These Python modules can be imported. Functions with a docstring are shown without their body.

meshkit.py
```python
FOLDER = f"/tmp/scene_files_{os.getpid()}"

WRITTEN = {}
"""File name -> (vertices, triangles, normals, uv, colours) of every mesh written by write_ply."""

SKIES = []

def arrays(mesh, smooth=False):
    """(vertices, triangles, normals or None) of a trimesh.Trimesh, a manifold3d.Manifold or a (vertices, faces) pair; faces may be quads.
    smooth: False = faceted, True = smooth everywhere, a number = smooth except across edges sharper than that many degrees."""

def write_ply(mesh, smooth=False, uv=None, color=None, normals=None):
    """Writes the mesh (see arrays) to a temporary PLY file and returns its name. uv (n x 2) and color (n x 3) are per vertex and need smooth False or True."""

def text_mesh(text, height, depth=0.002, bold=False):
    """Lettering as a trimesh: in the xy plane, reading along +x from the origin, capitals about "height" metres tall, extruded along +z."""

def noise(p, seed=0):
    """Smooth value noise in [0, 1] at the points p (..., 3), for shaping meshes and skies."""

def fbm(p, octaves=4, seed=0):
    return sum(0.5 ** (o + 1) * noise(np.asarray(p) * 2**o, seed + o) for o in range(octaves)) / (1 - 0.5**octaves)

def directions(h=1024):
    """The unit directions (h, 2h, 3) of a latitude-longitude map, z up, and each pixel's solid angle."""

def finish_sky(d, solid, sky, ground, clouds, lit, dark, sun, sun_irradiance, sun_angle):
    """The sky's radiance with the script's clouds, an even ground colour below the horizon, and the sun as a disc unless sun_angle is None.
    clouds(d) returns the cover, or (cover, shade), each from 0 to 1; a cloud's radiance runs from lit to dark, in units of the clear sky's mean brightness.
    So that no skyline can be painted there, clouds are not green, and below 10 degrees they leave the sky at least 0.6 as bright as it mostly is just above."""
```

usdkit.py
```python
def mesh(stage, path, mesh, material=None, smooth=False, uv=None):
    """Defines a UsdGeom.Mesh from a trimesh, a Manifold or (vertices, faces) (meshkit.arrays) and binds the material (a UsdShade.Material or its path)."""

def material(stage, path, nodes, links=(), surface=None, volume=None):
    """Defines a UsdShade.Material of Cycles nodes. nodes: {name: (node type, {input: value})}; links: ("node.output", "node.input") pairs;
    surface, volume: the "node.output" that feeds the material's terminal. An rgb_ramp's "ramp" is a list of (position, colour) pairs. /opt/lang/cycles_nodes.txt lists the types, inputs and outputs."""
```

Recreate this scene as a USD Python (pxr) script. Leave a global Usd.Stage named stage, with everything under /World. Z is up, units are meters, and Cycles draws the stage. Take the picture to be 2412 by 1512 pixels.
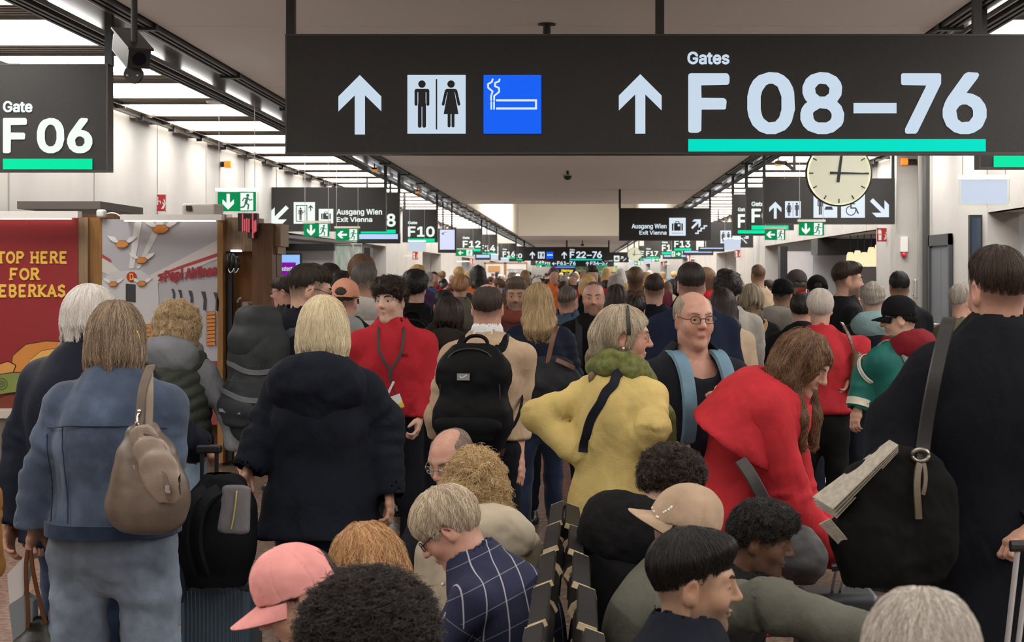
import math, random, glob, numpy as np, trimesh, usdkit, meshkit, manifold3d
from functools import lru_cache
from pxr import Usd, UsdGeom, UsdLux, UsdShade, Gf, Sdf, Vt
from shapely.geometry import Polygon, Point, LineString, box as sbox
from shapely import affinity, union_all
from scipy.spatial import cKDTree

# ------------------------------------------------------------------ camera, light, exposure
stage = Usd.Stage.CreateInMemory()
UsdGeom.SetStageUpAxis(stage, 'Z'); UsdGeom.SetStageMetersPerUnit(stage, 1.0)
UsdGeom.Xform.Define(stage, '/World'); UsdGeom.Scope.Define(stage, '/World/Looks')
FW, FH, FPX, VX, VY, EYE = 2412.0, 1512.0, 3770.0, 1370.0, 645.0, 1.73
cam = UsdGeom.Camera.Define(stage, '/World/camera')
cam.CreateHorizontalApertureAttr(36.0); cam.CreateVerticalApertureAttr(36.0 * FH / FW)
cam.CreateFocalLengthAttr(36.0 * FPX / FW)
cam.CreateHorizontalApertureOffsetAttr((FW / 2 - VX) / FW * 36.0)
cam.CreateVerticalApertureOffsetAttr((VY - FH / 2) / FW * 36.0)
cam.CreateClippingRangeAttr(Gf.Vec2f(0.1, 1000))
cam.CreateFStopAttr(11.0); cam.CreateFocusDistanceAttr(7.0)
cam.CreateExposureAttr(0.85)
cx = UsdGeom.Xformable(cam); cx.AddTranslateOp().Set(Gf.Vec3d(0, 0, EYE)); cx.AddRotateXOp().Set(90.0)
dome = UsdLux.DomeLight.Define(stage, '/World/dim_light'); dome.CreateIntensityAttr(0.05); dome.CreateColorAttr(Gf.Vec3f(1.0, .95, .9))
GLOW = 5.6      # radiance of the luminous side ceilings, the lamps of this hall

def at(px, py, d):
    return np.array([(px - VX) * d / FPX, d, EYE - (py - VY) * d / FPX])

# ------------------------------------------------------------------ naming, tagging
_used = {}
def numbered(parent, name):
    k = (parent, name); n = _used.get(k, 0); _used[k] = n + 1
    return f'{parent}/{name}' if n == 0 else f'{parent}/{name}_{n:03d}'
def path_of(p):
    return '/World' if p is None else (p if isinstance(p, str) else str(p.GetPath()))
def tag(o, label=None, cat=None, group=None, kind=None):
    p = o.GetPrim() if hasattr(o, 'GetPrim') else o
    for k, v in (('label', label), ('category', cat), ('group', group), ('kind', kind)):
        if v: p.SetCustomDataByKey(k, v)
    return p
def thing(name, label, cat, loc=(0, 0, 0), rz=0.0, group=None):
    x = UsdGeom.Xform.Define(stage, numbered('/World', name))
    x.AddTranslateOp().Set(Gf.Vec3d(*map(float, loc)))
    if rz: x.AddRotateZOp().Set(float(rz))
    return tag(x, label, cat, group)
def obj(name, mesh, m, parent=None, smooth=False, uv=None, col=None, label=None):
    p = numbered(path_of(parent), name)
    me = usdkit.mesh(stage, p, mesh, m, smooth=smooth, uv=uv)
    if col is not None:
        UsdGeom.PrimvarsAPI(me).CreatePrimvar('col', Sdf.ValueTypeNames.Color3fArray, 'vertex').Set(Vt.Vec3fArray.FromNumpy(np.asarray(col, np.float32)))
    if label: me.GetPrim().SetCustomDataByKey('label', label)
    return me.GetPrim()
def struct(name, mesh, m, parent=None, label=None):
    o = obj(name, mesh, m, parent)
    if parent is None: tag(o, kind='structure')
    if label: tag(o, label)
    return o

# ------------------------------------------------------------------ mesh helpers
def cat_(ms):
    return trimesh.util.concatenate([m for m in ms if m is not None])
def box(x0, x1, y0, y1, z0, z1):
    m = trimesh.creation.box([abs(x1 - x0), abs(y1 - y0), abs(z1 - z0)])
    m.apply_translation([(x0 + x1) / 2, (y0 + y1) / 2, (z0 + z1) / 2]); return m
def rbox(x0, x1, y0, y1, z0, z1, r=0.01):
    c = [manifold3d.Manifold.sphere(r, 12).translate((x, y, z)) for x in (x0 + r, x1 - r) for y in (y0 + r, y1 - r) for z in (z0 + r, z1 - r)]
    return tri(manifold3d.Manifold.batch_hull(c))
def tri(man):
    m = man.to_mesh(); return trimesh.Trimesh(np.array(m.vert_properties[:, :3]), np.array(m.tri_verts), process=False)
def rod(a, b, r, n=10):
    return trimesh.creation.cylinder(r, segment=[a, b], sections=n)
def bar(a, b, w, t):
    """a box beam along a->b, w wide across (horizontal), t thick"""
    a, b = np.asarray(a, float), np.asarray(b, float); u = b - a; L = np.linalg.norm(u); u /= L
    s = np.cross(u, [0, 0, 1.0]); s = np.array([1.0, 0, 0]) if np.linalg.norm(s) < 1e-6 else s / np.linalg.norm(s)
    n = np.cross(s, u); m = trimesh.creation.box([w, L, t]); T = np.eye(4); T[:3, 0], T[:3, 1], T[:3, 2], T[:3, 3] = s, u, n, (a + b) / 2
    m.apply_transform(T); return m
def ball(c, r, sub=2):
    m = trimesh.creation.icosphere(sub, 1.0); m.apply_scale(r); m.apply_translation(c); return m
def extrude(poly, depth):
    return cat_([trimesh.creation.extrude_polygon(g, depth, engine='earcut') for g in getattr(poly, 'geoms', [poly]) if g.area > 1e-9])
def facing(mesh, x, y, z):
    """a flat mesh drawn in xy, thickness along +z, stood up to face the camera (-y) with its origin at x, y, z"""
    m = mesh.copy(); v = m.vertices
    m.vertices = np.stack([v[:, 0] + x, y - v[:, 2], v[:, 1] + z], 1); return m
def spline(pts, n=24):
    p = np.asarray(pts, float); t = np.concatenate([[0], np.cumsum(np.linalg.norm(np.diff(p, axis=0), axis=1))])
    from scipy.interpolate import CubicSpline, make_interp_spline
    if len(p) < 3: return np.stack([np.interp(np.linspace(0, t[-1], n), t, p[:, i]) for i in range(3)], 1)
    return make_interp_spline(t, p, k=min(3, len(p) - 1))(np.linspace(0, t[-1], n)) if len(p) < 4 else CubicSpline(t, p)(np.linspace(0, t[-1], n))
def tube(pts, r, n=8, k=24, raw=False):
    p = np.asarray(pts, float) if raw else spline(pts, k); N = len(p)
    rr = np.interp(np.linspace(0, 1, N), np.linspace(0, 1, len(np.atleast_1d(r))), np.atleast_1d(r))
    t = np.gradient(p, axis=0); t /= np.linalg.norm(t, axis=1, keepdims=True) + 1e-12
    a = np.cross(t, [0.13, 0.27, 0.95]); a /= np.linalg.norm(a, axis=1, keepdims=True) + 1e-12; b = np.cross(t, a)
    ang = np.arange(n) * 2 * np.pi / n
    v = (p[:, None] + rr[:, None, None] * (np.cos(ang)[None, :, None] * a[:, None] + np.sin(ang)[None, :, None] * b[:, None])).reshape(-1, 3)
    f = []
    for i in range(N - 1):
        for j in range(n):
            q = (i * n + j, i * n + (j + 1) % n, (i + 1) * n + (j + 1) % n, (i + 1) * n + j); f += [(q[0], q[1], q[2]), (q[0], q[2], q[3])]
    v = np.vstack([v, p[:1], p[-1:]]); c0, c1 = len(v) - 2, len(v) - 1
    for j in range(n):
        f += [(c0, (j + 1) % n, j), (c1, (N - 1) * n + j, (N - 1) * n + (j + 1) % n)]
    return trimesh.Trimesh(v, np.array(f), process=False)
def ribbon(pts, nrm, w, t, k=24):
    """a strap of width w and thickness t along pts; nrm: outward normal at each control point"""
    p = spline(pts, k); nn = np.stack([np.interp(np.linspace(0, 1, k), np.linspace(0, 1, len(nrm)), np.asarray(nrm, float)[:, i]) for i in range(3)], 1)
    tg = np.gradient(p, axis=0); tg /= np.linalg.norm(tg, axis=1, keepdims=True)
    nn -= tg * (nn * tg).sum(1, keepdims=True); nn /= np.linalg.norm(nn, axis=1, keepdims=True) + 1e-9
    s = np.cross(tg, nn); w = np.interp(np.linspace(0, 1, k), np.linspace(0, 1, len(np.atleast_1d(w))), np.atleast_1d(w))[:, None]
    ring = [(-.5, 0), (-.42, 1), (.42, 1), (.5, 0)]
    v = np.stack([p + s * w * a + nn * t * b for a, b in ring], 1).reshape(-1, 3); f = []
    for i in range(k - 1):
        for j in range(4):
            q = (i * 4 + j, i * 4 + (j + 1) % 4, (i + 1) * 4 + (j + 1) % 4, (i + 1) * 4 + j); f += [(q[0], q[2], q[1]), (q[0], q[3], q[2])]
    f += [(0, 1, 2), (0, 2, 3), (k * 4 - 4, k * 4 - 2, k * 4 - 3), (k * 4 - 4, k * 4 - 1, k * 4 - 2)]
    m = trimesh.Trimesh(v, np.array(f), process=False)
    return m
def lathe(profile, n=24):
    return trimesh.creation.revolve(np.asarray(profile, float), sections=n)

# ------------------------------------------------------------------ lettering and pictograms (shapely, xy plane)
_fonts = {}
@lru_cache(None)
def text_poly(text, cap, bold=0, squeeze=1.0):
    from PIL import Image, ImageDraw, ImageFont
    f = ImageFont.truetype(glob.glob('/opt/blender-*/*/datafiles/fonts/Inter.woff2')[0], 110)
    x0, y0, x1, y1 = f.getbbox(text, anchor='ls', stroke_width=bold)
    im = Image.new('L', (x1 - x0 + 8, y1 - y0 + 8)); ImageDraw.Draw(im).text((4 - x0, 4 - y0), text, 255, f, anchor='ls', stroke_width=bold)
    on = np.pad(np.asarray(im) > 127, ((0, 0), (1, 1))).astype(np.int8); d = np.diff(on, axis=1)
    r, s = np.nonzero(d == 1); e = np.nonzero(d == -1)[1]
    from shapely import box as bx
    g = union_all(bx(s, -r - 1.0, e, -r * 1.0)).buffer(1.0).buffer(-1.0).simplify(0.9)
    k = cap / 80.0
    return affinity.affine_transform(g, [k * squeeze, 0, 0, k, (x0 - 4) * k * squeeze, (4 - y0) * k])
def place(p, x, y, ax='l'):
    b = p.bounds; w = b[2] - b[0]
    return affinity.translate(p, x - b[0] - {'l': 0, 'c': w / 2, 'r': w}[ax], y)
def arrow_poly(s, rot=0):
    """an arrow pointing up, s high, centred"""
    h, w, t = s / 2, s * .36, s * .085
    p = Polygon([(0, h), (w, h * .28), (w, -h * .22), (t, h * .32), (t, -h), (-t, -h), (-t, h * .32), (-w, -h * .22), (-w, h * .28)])
    return affinity.rotate(p, rot, origin=(0, 0))
def cap_line(pts, w):
    return LineString(pts).buffer(w / 2, quad_segs=4)
def man_poly(s):
    return union_all([Point(0, s * .41).buffer(s * .075), sbox(-s * .075, -s * .05, s * .075, s * .3), cap_line([(-.12 * s, .27 * s), (-.12 * s, 0)], .06 * s), cap_line([(.12 * s, .27 * s), (.12 * s, 0)], .06 * s),
        cap_line([(-.11 * s, .28 * s), (.11 * s, .28 * s)], .07 * s), cap_line([(-.045 * s, 0), (-.045 * s, -.44 * s)], .075 * s), cap_line([(.045 * s, 0), (.045 * s, -.44 * s)], .075 * s)])
def woman_poly(s):
    return union_all([Point(0, s * .41).buffer(s * .075), Polygon([(-.06 * s, .3 * s), (.06 * s, .3 * s), (.15 * s, -.2 * s), (-.15 * s, -.2 * s)]), cap_line([(-.08 * s, .28 * s), (.08 * s, .28 * s)], .07 * s),
        cap_line([(-.1 * s, .27 * s), (-.16 * s, 0)], .055 * s), cap_line([(.1 * s, .27 * s), (.16 * s, 0)], .055 * s), cap_line([(-.04 * s, -.2 * s), (-.04 * s, -.44 * s)], .06 * s), cap_line([(.04 * s, -.2 * s), (.04 * s, -.44 * s)], .06 * s)])
def runner_poly(s):
    """the running figure of an exit sign, about s high"""
    P = lambda *a: [(x * s, y * s) for x, y in a]
    return union_all([Point(.05 * s, .36 * s).buffer(.085 * s), cap_line(P((.02, .2), (-.06, -.05)), .15 * s), cap_line(P((.03, .22), (-.16, .2), (-.24, .06)), .06 * s), cap_line(P((.04, .22), (.16, .1), (.28, .13)), .06 * s),
        cap_line(P((-.06, -.05), (.1, -.16), (.06, -.38)), .08 * s), cap_line(P((-.06, -.05), (-.16, -.26), (-.32, -.3)), .08 * s)])

# ------------------------------------------------------------------ materials
_mats = {}
def mat(name, nodes, links, surface='p.BSDF', volume=None):
    if name not in _mats: _mats[name] = usdkit.material(stage, f'/World/Looks/{name}', nodes, links, surface, volume)
    return _mats[name]
def plain(name, c, rough=.5, metal=0., spec=.5, **kw):
    return mat(name, {'p': ('principled_bsdf', {'base_color': c, 'roughness': rough, 'metallic': metal, 'specular_ior_level': spec, **kw})}, [])
def glow(name, c, s, refl=1.0):
    return mat(name, {'p': ('principled_bsdf', {'base_color': [min(1, x) * refl for x in c], 'roughness': .6, 'specular_ior_level': .5 * refl, 'emission_color': c, 'emission_strength': s})}, [])
def noisy(name, c1, c2, scale=8, rough=.6, bump=0., stretch=(1, 1, 1), detail=3, metal=0., spec=.5, bscale=None, **kw):
    n = {'g': ('texture_coordinate', {}), 'm': ('mapping', {'scale': stretch}), 'n': ('noise_texture', {'scale': scale, 'detail': detail}),
         'r': ('rgb_ramp', {'ramp': [(.3, c1), (.7, c2)]}), 'p': ('principled_bsdf', {'roughness': rough, 'metallic': metal, 'specular_ior_level': spec, **kw})}
    l = [('g.object', 'm.vector'), ('m.vector', 'n.vector'), ('n.fac', 'r.fac'), ('r.color', 'p.base_color')]
    if bump:
        n['b'] = ('bump', {'strength': bump, 'distance': .004}); n['n2'] = ('noise_texture', {'scale': bscale or scale * 4, 'detail': 4})
        l += [('m.vector', 'n2.vector'), ('n2.fac', 'b.height'), ('b.normal', 'p.normal')]
    return mat(name, n, l)
def lin(c):
    return [((x / 255) / 12.92 if x / 255 <= .04045 else ((x / 255 + .055) / 1.055) ** 2.4) for x in c]
m_clear = mat('clear_plate', {'t': ('transparent_bsdf', {'color': (.93, .96, .95)}), 'g': ('glossy_bsdf', {'roughness': .05, 'color': (.9, .9, .9)}), 'f': ('fresnel', {'IOR': 1.45}), 'm': ('mix_closure', {})}, [('f.fac', 'm.fac'), ('t.BSDF', 'm.closure1'), ('g.BSDF', 'm.closure2')], 'm.closure')
# ------------------------------------------------------------------ the hall
CZ = 3.70; YB, YE = -8.0, 182.0
CL, CR = -3.35, 2.81            # edges of the grey middle ceiling
SL, SR = -4.12, 3.32            # outer edges of the dark service slots
LL, LR = -5.44, 5.04            # outer edges of the luminous side ceilings
WL, WR = -5.62, 5.22            # wall faces
m_ceil = mat('ceiling_grey', {'g': ('texture_coordinate', {}), 'v': ('voronoi_texture', {'scale': 38.0, 'randomness': 0.0}), 'r': ('rgb_ramp', {'ramp': [(.18, (.34, .33, .32)), (.3, (.90, .885, .865))]}),
    'p': ('principled_bsdf', {'roughness': .75, 'specular_ior_level': .2})}, [('g.object', 'v.vector'), ('v.distance', 'r.fac'), ('r.color', 'p.base_color')])
m_ceil_far = plain('ceiling_grey_far', (.83, .815, .79), .8, spec=.2)
m_black = plain('black_metal', (.012, .012, .013), .45)
m_slot = noisy('slot_steel', (.03, .03, .03), (.085, .08, .08), 3, .35, stretch=(1, .2, 1), metal=.5)
m_rail = plain('rail_alu', (.55, .54, .52), .35, .8)
m_wall = noisy('wall_plaster', (.43, .41, .382), (.465, .447, .42), 2.5, .55, .03, bscale=60, spec=.3)
m_wallgap = plain('wall_gap_dark', (.05, .048, .045), .7)
m_panel = glow('luminous_panel', (1.0, .965, .92), GLOW)
m_washer = glow('wall_washer', (1.0, .93, .84), 12.0)
m_grille = plain('grille_bronze', (.30, .26, .225), .38, .75)
m_floor = mat('floor_dark_stone', {'g': ('texture_coordinate', {}), 'b': ('brick_texture', {'scale': 1.0, 'brick_width': 1.2, 'row_height': .6, 'mortar_size': .004, 'color1': (.155, .108, .084), 'color2': (.195, .138, .108), 'mortar': (.05, .035, .028)}),
    'n': ('noise_texture', {'scale': 30, 'detail': 5}), 'x': ('mix', {'mix_type': 'multiply', 'fac': .35}), 'rr': ('map_range', {'from_min': .3, 'from_max': .7, 'to_min': .16, 'to_max': .3}), 'p': ('principled_bsdf', {})},
    [('g.object', 'b.vector'), ('g.object', 'n.vector'), ('b.color', 'x.color1'), ('n.fac', 'x.color2'), ('x.color', 'p.base_color'), ('n.fac', 'rr.value'), ('rr.result', 'p.roughness')])
fl = tag(UsdGeom.Xform.Define(stage, '/World/floor'), kind='structure')
for x0_, x1_, y0_, y1_ in ((-10, 10, YB, 1.8), (-10, 10, 12.6, YE), (-10, -6, 1.8, 12.6), (6, 10, 1.8, 12.6)): obj('slab', box(x0_, x1_, y0_, y1_, -.2, 0), m_floor, fl)
obj('screed', box(-6, 6, 1.8, 12.6, -.2, -.012), plain('joint_dark', (.03, .024, .02), .8), fl)
m_tile = [mat(f'floor_tile_{k}', {'g': ('texture_coordinate', {}), 'n': ('noise_texture', {'scale': 26, 'detail': 5}), 'r': ('rgb_ramp', {'ramp': [(.3, tuple(x * q for x in (.135, .094, .073))), (.7, tuple(x * q for x in (.19, .134, .105)))]}), 'rr': ('map_range', {'from_min': .3, 'from_max': .7, 'to_min': .16, 'to_max': .3}), 'p': ('principled_bsdf', {})},
    [('g.object', 'n.vector'), ('n.fac', 'r.fac'), ('r.color', 'p.base_color'), ('n.fac', 'rr.value'), ('rr.result', 'p.roughness')]) for k, q in enumerate((.92, 1.0, 1.08))]
rt_ = random.Random(3)
for j in range(18):
    xs_ = [-6] + [x for x in (-6 + (.6 if j % 2 else 0) + 1.2 * i for i in range(1 - j % 2, 11)) if -6 < x < 6] + [6]
    for x0_, x1_ in zip(xs_, xs_[1:]): obj('tile', box(x0_ + .002, x1_ - .002, 1.8 + .6 * j + .002, 2.4 + .6 * j - .002, -.012, rt_.uniform(-.0006, 0)), m_tile[rt_.randrange(3)], fl)

NW0, NW1 = -7.9, 8.6      # the light wells repeat along the hall; this one lies over the seats
# middle ceiling: boards 2.07 m long with open joints; a light well interrupts it far down
PER = 2.07; WELL0, WELL1 = 45.0, 83.0
ceil = tag(UsdGeom.Xform.Define(stage, '/World/ceiling'), kind='structure')
y = YB; k = 0
while y < YE:
    y1 = min(y + PER * 2, YE)
    if y1 > WELL0 > y: y1 = WELL0
    if WELL0 <= y < WELL1: y = WELL1; continue
    if y < NW1: y = NW1; continue
    if y < 60: obj('panel', box(CL, CR, y + .006, y1 - .006, CZ, CZ + .04), m_ceil, ceil)
    else: break
    y = y1
obj('far_panels', cat_([box(CL, CR, WELL1 + i * 4.14 + .01, min(YE, WELL1 + (i + 1) * 4.14 - .01), CZ, CZ + .04) for i in range(24) if WELL1 + i * 4.14 < YE - .1]), m_ceil_far, ceil)
obj('slab', box(-6.4, 6.4, NW1, WELL0, CZ + .75, CZ + .9), m_slot, ceil)
for x0_, x1_ in ((-6.4, CL), (CR, 6.4)): obj('slab', box(x0_, x1_, YB, NW1, CZ + .75, CZ + .9), m_slot, ceil)
obj('slab', box(-6.4, 6.4, WELL1, YE, CZ + .75, CZ + .9), m_slot, ceil)
m_well = plain('light_well_plaster', (.76, .73, .65), .7, spec=.2)
for wi, (WA, WB) in enumerate(((NW0, NW1), (WELL0, WELL1))):
  well = tag(UsdGeom.Xform.Define(stage, '/World/light_well' + ('', '_001')[1 - wi]), kind='structure')
  obj('far_face', box(CL, CR, WB - .1, WB, CZ, CZ + 2.6), m_well, well)
  obj('near_face', box(CL, CR, WA, WA + .1, CZ, CZ + 2.6), m_well, well)
  for s, x in ((-1, CL), (1, CR)): obj('side_face', box(x - .08, x + .08, WA, WB, CZ + .02, CZ + 2.6), m_well, well)
  obj('roof', box(CL, CR, WA, WB, CZ + 2.6, CZ + 2.7), m_well, well)
  obj('skylight', box(CL + 1, CR - 1, WA + 1.5 + 6 * wi, WB - 1.5 - 6 * wi, CZ + 2.56, CZ + 2.6), glow('skylight_glow' + ('_near', '_far')[wi], (1, .96, .90), (1.0, 4.5)[wi]), well)

def side(nm, a, b, c, w):
    """one side of the ceiling: dark slot a..b, luminous panels b..c, wall face at w"""
    s = 1 if w > 0 else -1; X = lambda p, q: (min(p, q), max(p, q))
    slot = tag(UsdGeom.Xform.Define(stage, f'/World/trim_slot_{nm}'), kind='structure')
    obj('channel', box(*X(a, b), YB, YE, CZ + .12, CZ + .16), m_slot, slot)
    w_ = abs(b - a)
    for q in (.02, .075, .13):
        obj('rail', box(*X(a + s * q, a + s * (q + .028)), YB, YE, CZ - .03, CZ + .05), m_black, slot)
        obj('rail', box(*X(b - s * q, b - s * (q + .028)), YB, YE, CZ - .03, CZ + .05), m_black, slot)
    for q in (.055, .11, .19):
        obj('track', box(*X(a + s * q, a + s * (q + .014)), YB, YE, CZ - .01, CZ + .03), m_rail, slot)
        obj('track', box(*X(b - s * q, b - s * (q + .014)), YB, YE, CZ - .01, CZ + .03), m_rail, slot)
    m_led = glow('slot_led', (.82, .9, 1.0), 1.6)
    for i in range(40):
        yy = 30 + i * 3.1
        if yy > YE - 4: break
        for q in (.19, w_ - .2): obj('light_bar', box(*X(a + s * q, a + s * (q + .03)), yy, yy + 1.5, CZ + .0, CZ + .03), m_led, slot)
    for i in range(60):
        yy = -6 + i * 3.1
        if 0 < yy < 120: obj('bracket', box(*X(a + s * .0, a + s * .2), yy, yy + .09, CZ - .05, CZ + .07), m_black, slot)
    lum = tag(UsdGeom.Xform.Define(stage, f'/World/ceiling_{nm}'), kind='structure')
    far_p, far_g = [], []
    n = int((YE - YB) / PER)
    for i in range(n):
        y0 = .69 + (i - 4) * PER           # grille starts here (13.8 m is one of them)
        y0 = 13.80 + (i - 10) * PER
        if y0 > YE - 2.2: break
        if y0 < YB: continue
        xs = X(b + s * .02, c)
        near = y0 < 78
        for q in range(2):
            pm = box(*X(b + s * .02, c - s * .10), y0 + .69 + q * .69 + .006, y0 + 1.38 + q * .69 - .006, CZ + .03, CZ + .07)
            if near: obj('panel', pm, m_panel, lum)
            else: far_p.append(pm)
        g = [box(*xs, y0, y0 + .012, CZ, CZ + .14), box(*xs, y0 + .678, y0 + .69, CZ, CZ + .14), box(*xs, y0, y0 + .69, CZ + .14, CZ + .16)]
        for q in range(5): g.append(box(*xs, y0 + .1 + q * .115, y0 + .125 + q * .115, CZ + .02, CZ + .10))
        if near: obj('grille', cat_(g), m_grille, lum)
        else: far_g += g[:3] + g[3::2]
        fins = cat_([box(*X(c - s * .10, w - s * .004), y0 + q_ - .008, y0 + q_ + .008, CZ - .03, CZ + .22) for q_ in (.80, 1.96)])
        if y0 < 70: obj('divider', cat_([fins, box(*X(c - s * .10, c - s * .085), y0 - .11, y0 + 1.96, CZ - .01, CZ + .12)]), m_grille, lum)
        tb = box(*X(c + s * .05, c + s * .11), y0 + .86, y0 + 1.90, CZ + .12, CZ + .16)
        if y0 < 70: obj('wall_washer', tb, m_washer, lum)
        else: far_p.append(tb)
    tag(obj('far_panel', cat_(far_p), m_panel, lum), kind='stuff'); tag(obj('far_grille', cat_(far_g), m_grille, lum), kind='stuff')
    obj('cable_track', box(*X(c, c + s * .05), YB, YE, CZ - .045, CZ + .06), plain('track_grey', (.12, .115, .11), .5, .5), lum)
    for i in range(46): obj('track_clip', box(*X(c - s * .02, c + s * .06), 12 + i * 1.55, 12.05 + i * 1.55, CZ - .075, CZ), m_black, lum)
side('left', CL, SL, LL, WL); side('right', CR, SR, LR, WR)

# side walls of separate boards 2.6 m wide with dark gaps; openings are 2.52 m high
LINT = 2.52
def wall(nm, w, openings, step, y_first):
    s = 1 if w > 0 else -1; X = lambda p, q: (min(p, q), max(p, q))
    wl = tag(UsdGeom.Xform.Define(stage, f'/World/wall_{nm}'), kind='structure')
    cuts = sorted({YB, YE, *[v for o in openings for v in o], *[y_first + i * step for i in range(-14, 60)]})
    cuts = [c for c in cuts if YB <= c <= YE]; far = []
    merged = [cuts[0]]
    for c in cuts[1:]:
        if c - merged[-1] > .5 or any(abs(c - v) < 1e-6 for o in openings for v in o): merged.append(c)
    for y0, y1 in zip(merged, merged[1:]):
        if y1 - y0 < .08: continue
        op = any(o[0] - 1e-3 <= y0 and y1 <= o[1] + 1e-3 for o in openings)
        m = box(*X(w, w + s * .14), y0 + .025, y1 - .025, LINT if op else 0, CZ + .7)
        if y0 < 95: obj('panel', m, m_wall, wl)
        else: far.append(m)
        if op: obj('panel', box(*X(w + s * .02, w + s * .5), y0, y1, LINT - .0, LINT + .06), m_wall, wl)
    if far: tag(obj('far_panels', cat_(far), m_wall, wl), kind='stuff')
    for o in openings:
        for yy in o: obj('jamb', box(*X(w - s * .004, w + s * .4), yy - .03, yy + .03, 0, LINT + .06), m_wall, wl)
    solid = []; e = YB
    for o in openings: solid.append((e, o[0])); e = o[1]
    solid.append((e, YE))
    obj('backing', cat_([box(*X(w + s * .10, w + s * .22), a, b, 0, CZ + .75) for a, b in solid] + [box(*X(w + s * .10, w + s * .22), o[0], o[1], LINT + .05, CZ + .75) for o in openings]), m_wallgap, wl)
    room = tag(UsdGeom.Xform.Define(stage, f'/World/room_{nm}'), kind='structure')
    for a, b in openings:
        D = 3.6
        obj('back_wall', box(*X(w + s * D, w + s * (D + .1)), a - .5, b + .5, 0, 3.2), m_wall, room)
        obj('end_wall', box(*X(w + s * .14, w + s * D), b, b + .12, 0, 3.2), plain('room_white', (.62, .62, .63), .6), room)
        obj('end_wall', box(*X(w + s * .14, w + s * D), a - .12, a, 0, 3.2), m_wall, room)
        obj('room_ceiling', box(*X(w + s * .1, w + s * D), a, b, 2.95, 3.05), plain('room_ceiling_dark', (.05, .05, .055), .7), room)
        nl = max(1, int((b - a) / 4.5))
        for i in range(nl):
            yy = a + (i + .5) * (b - a) / nl
            obj('ceiling_lamp', box(*X(w + s * 1.2, w + s * 1.5), yy - .8, yy + .8, 2.90, 2.95), glow('room_lamp', (1.0, .97, .93), 9.0), room)
OPL = [(29.5, 46.0), (56.5, 64.0), (75.0, 84.0), (98, 106), (122, 130)]
OPR = [(11.0, 20.6), (28.3, 45.6), (54.0, 62.0), (74.0, 83.0), (98, 106), (122, 130)]
wall('left', WL, OPL, 2.75, 23.95); wall('right', WR, OPR, 2.75, 23.85)
struct('wall_back', box(-6.5, 6.5, YB - .1, YB, 0, 4.6), m_wall)
# ------------------------------------------------------------------ hanging signs, drawn on their own faces (u = picture column, v = picture row at the sign's distance)
def lit(name, rgb, k=1.0):
    """a backlit colour that shows as rgb at this exposure"""
    return glow(name, lin(rgb), k * .95 / 2 ** cam.GetExposureAttr().Get(), .12)
m_sign = noisy('sign_anthracite', (.021, .019, .018), (.027, .025, .023), 40, .5, spec=.35)
m_signedge = plain('sign_edge', (.05, .048, .046), .4, .4)
L_WHITE = lit('lit_white', (200, 217, 234), 1.0); L_WHITE2 = lit('lit_white_green', (232, 244, 236), 1.05); L_BOX = lit('lit_box', (218, 230, 242))
L_GREEN = lit('lit_green', (0, 222, 196)); L_GREEN2 = lit('lit_green_bar', (0, 226, 160)); L_BLUE = lit('lit_blue', (24, 98, 246)); L_EXIT = lit('lit_exit_green', (8, 146, 84), .8)
L_SCREEN = lit('lit_screen', (176, 198, 246), 1.15); L_LAV = lit('lit_lavender', (214, 220, 246)); m_ink = plain('ink_dark', (.012, .014, .02), .6)
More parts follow.
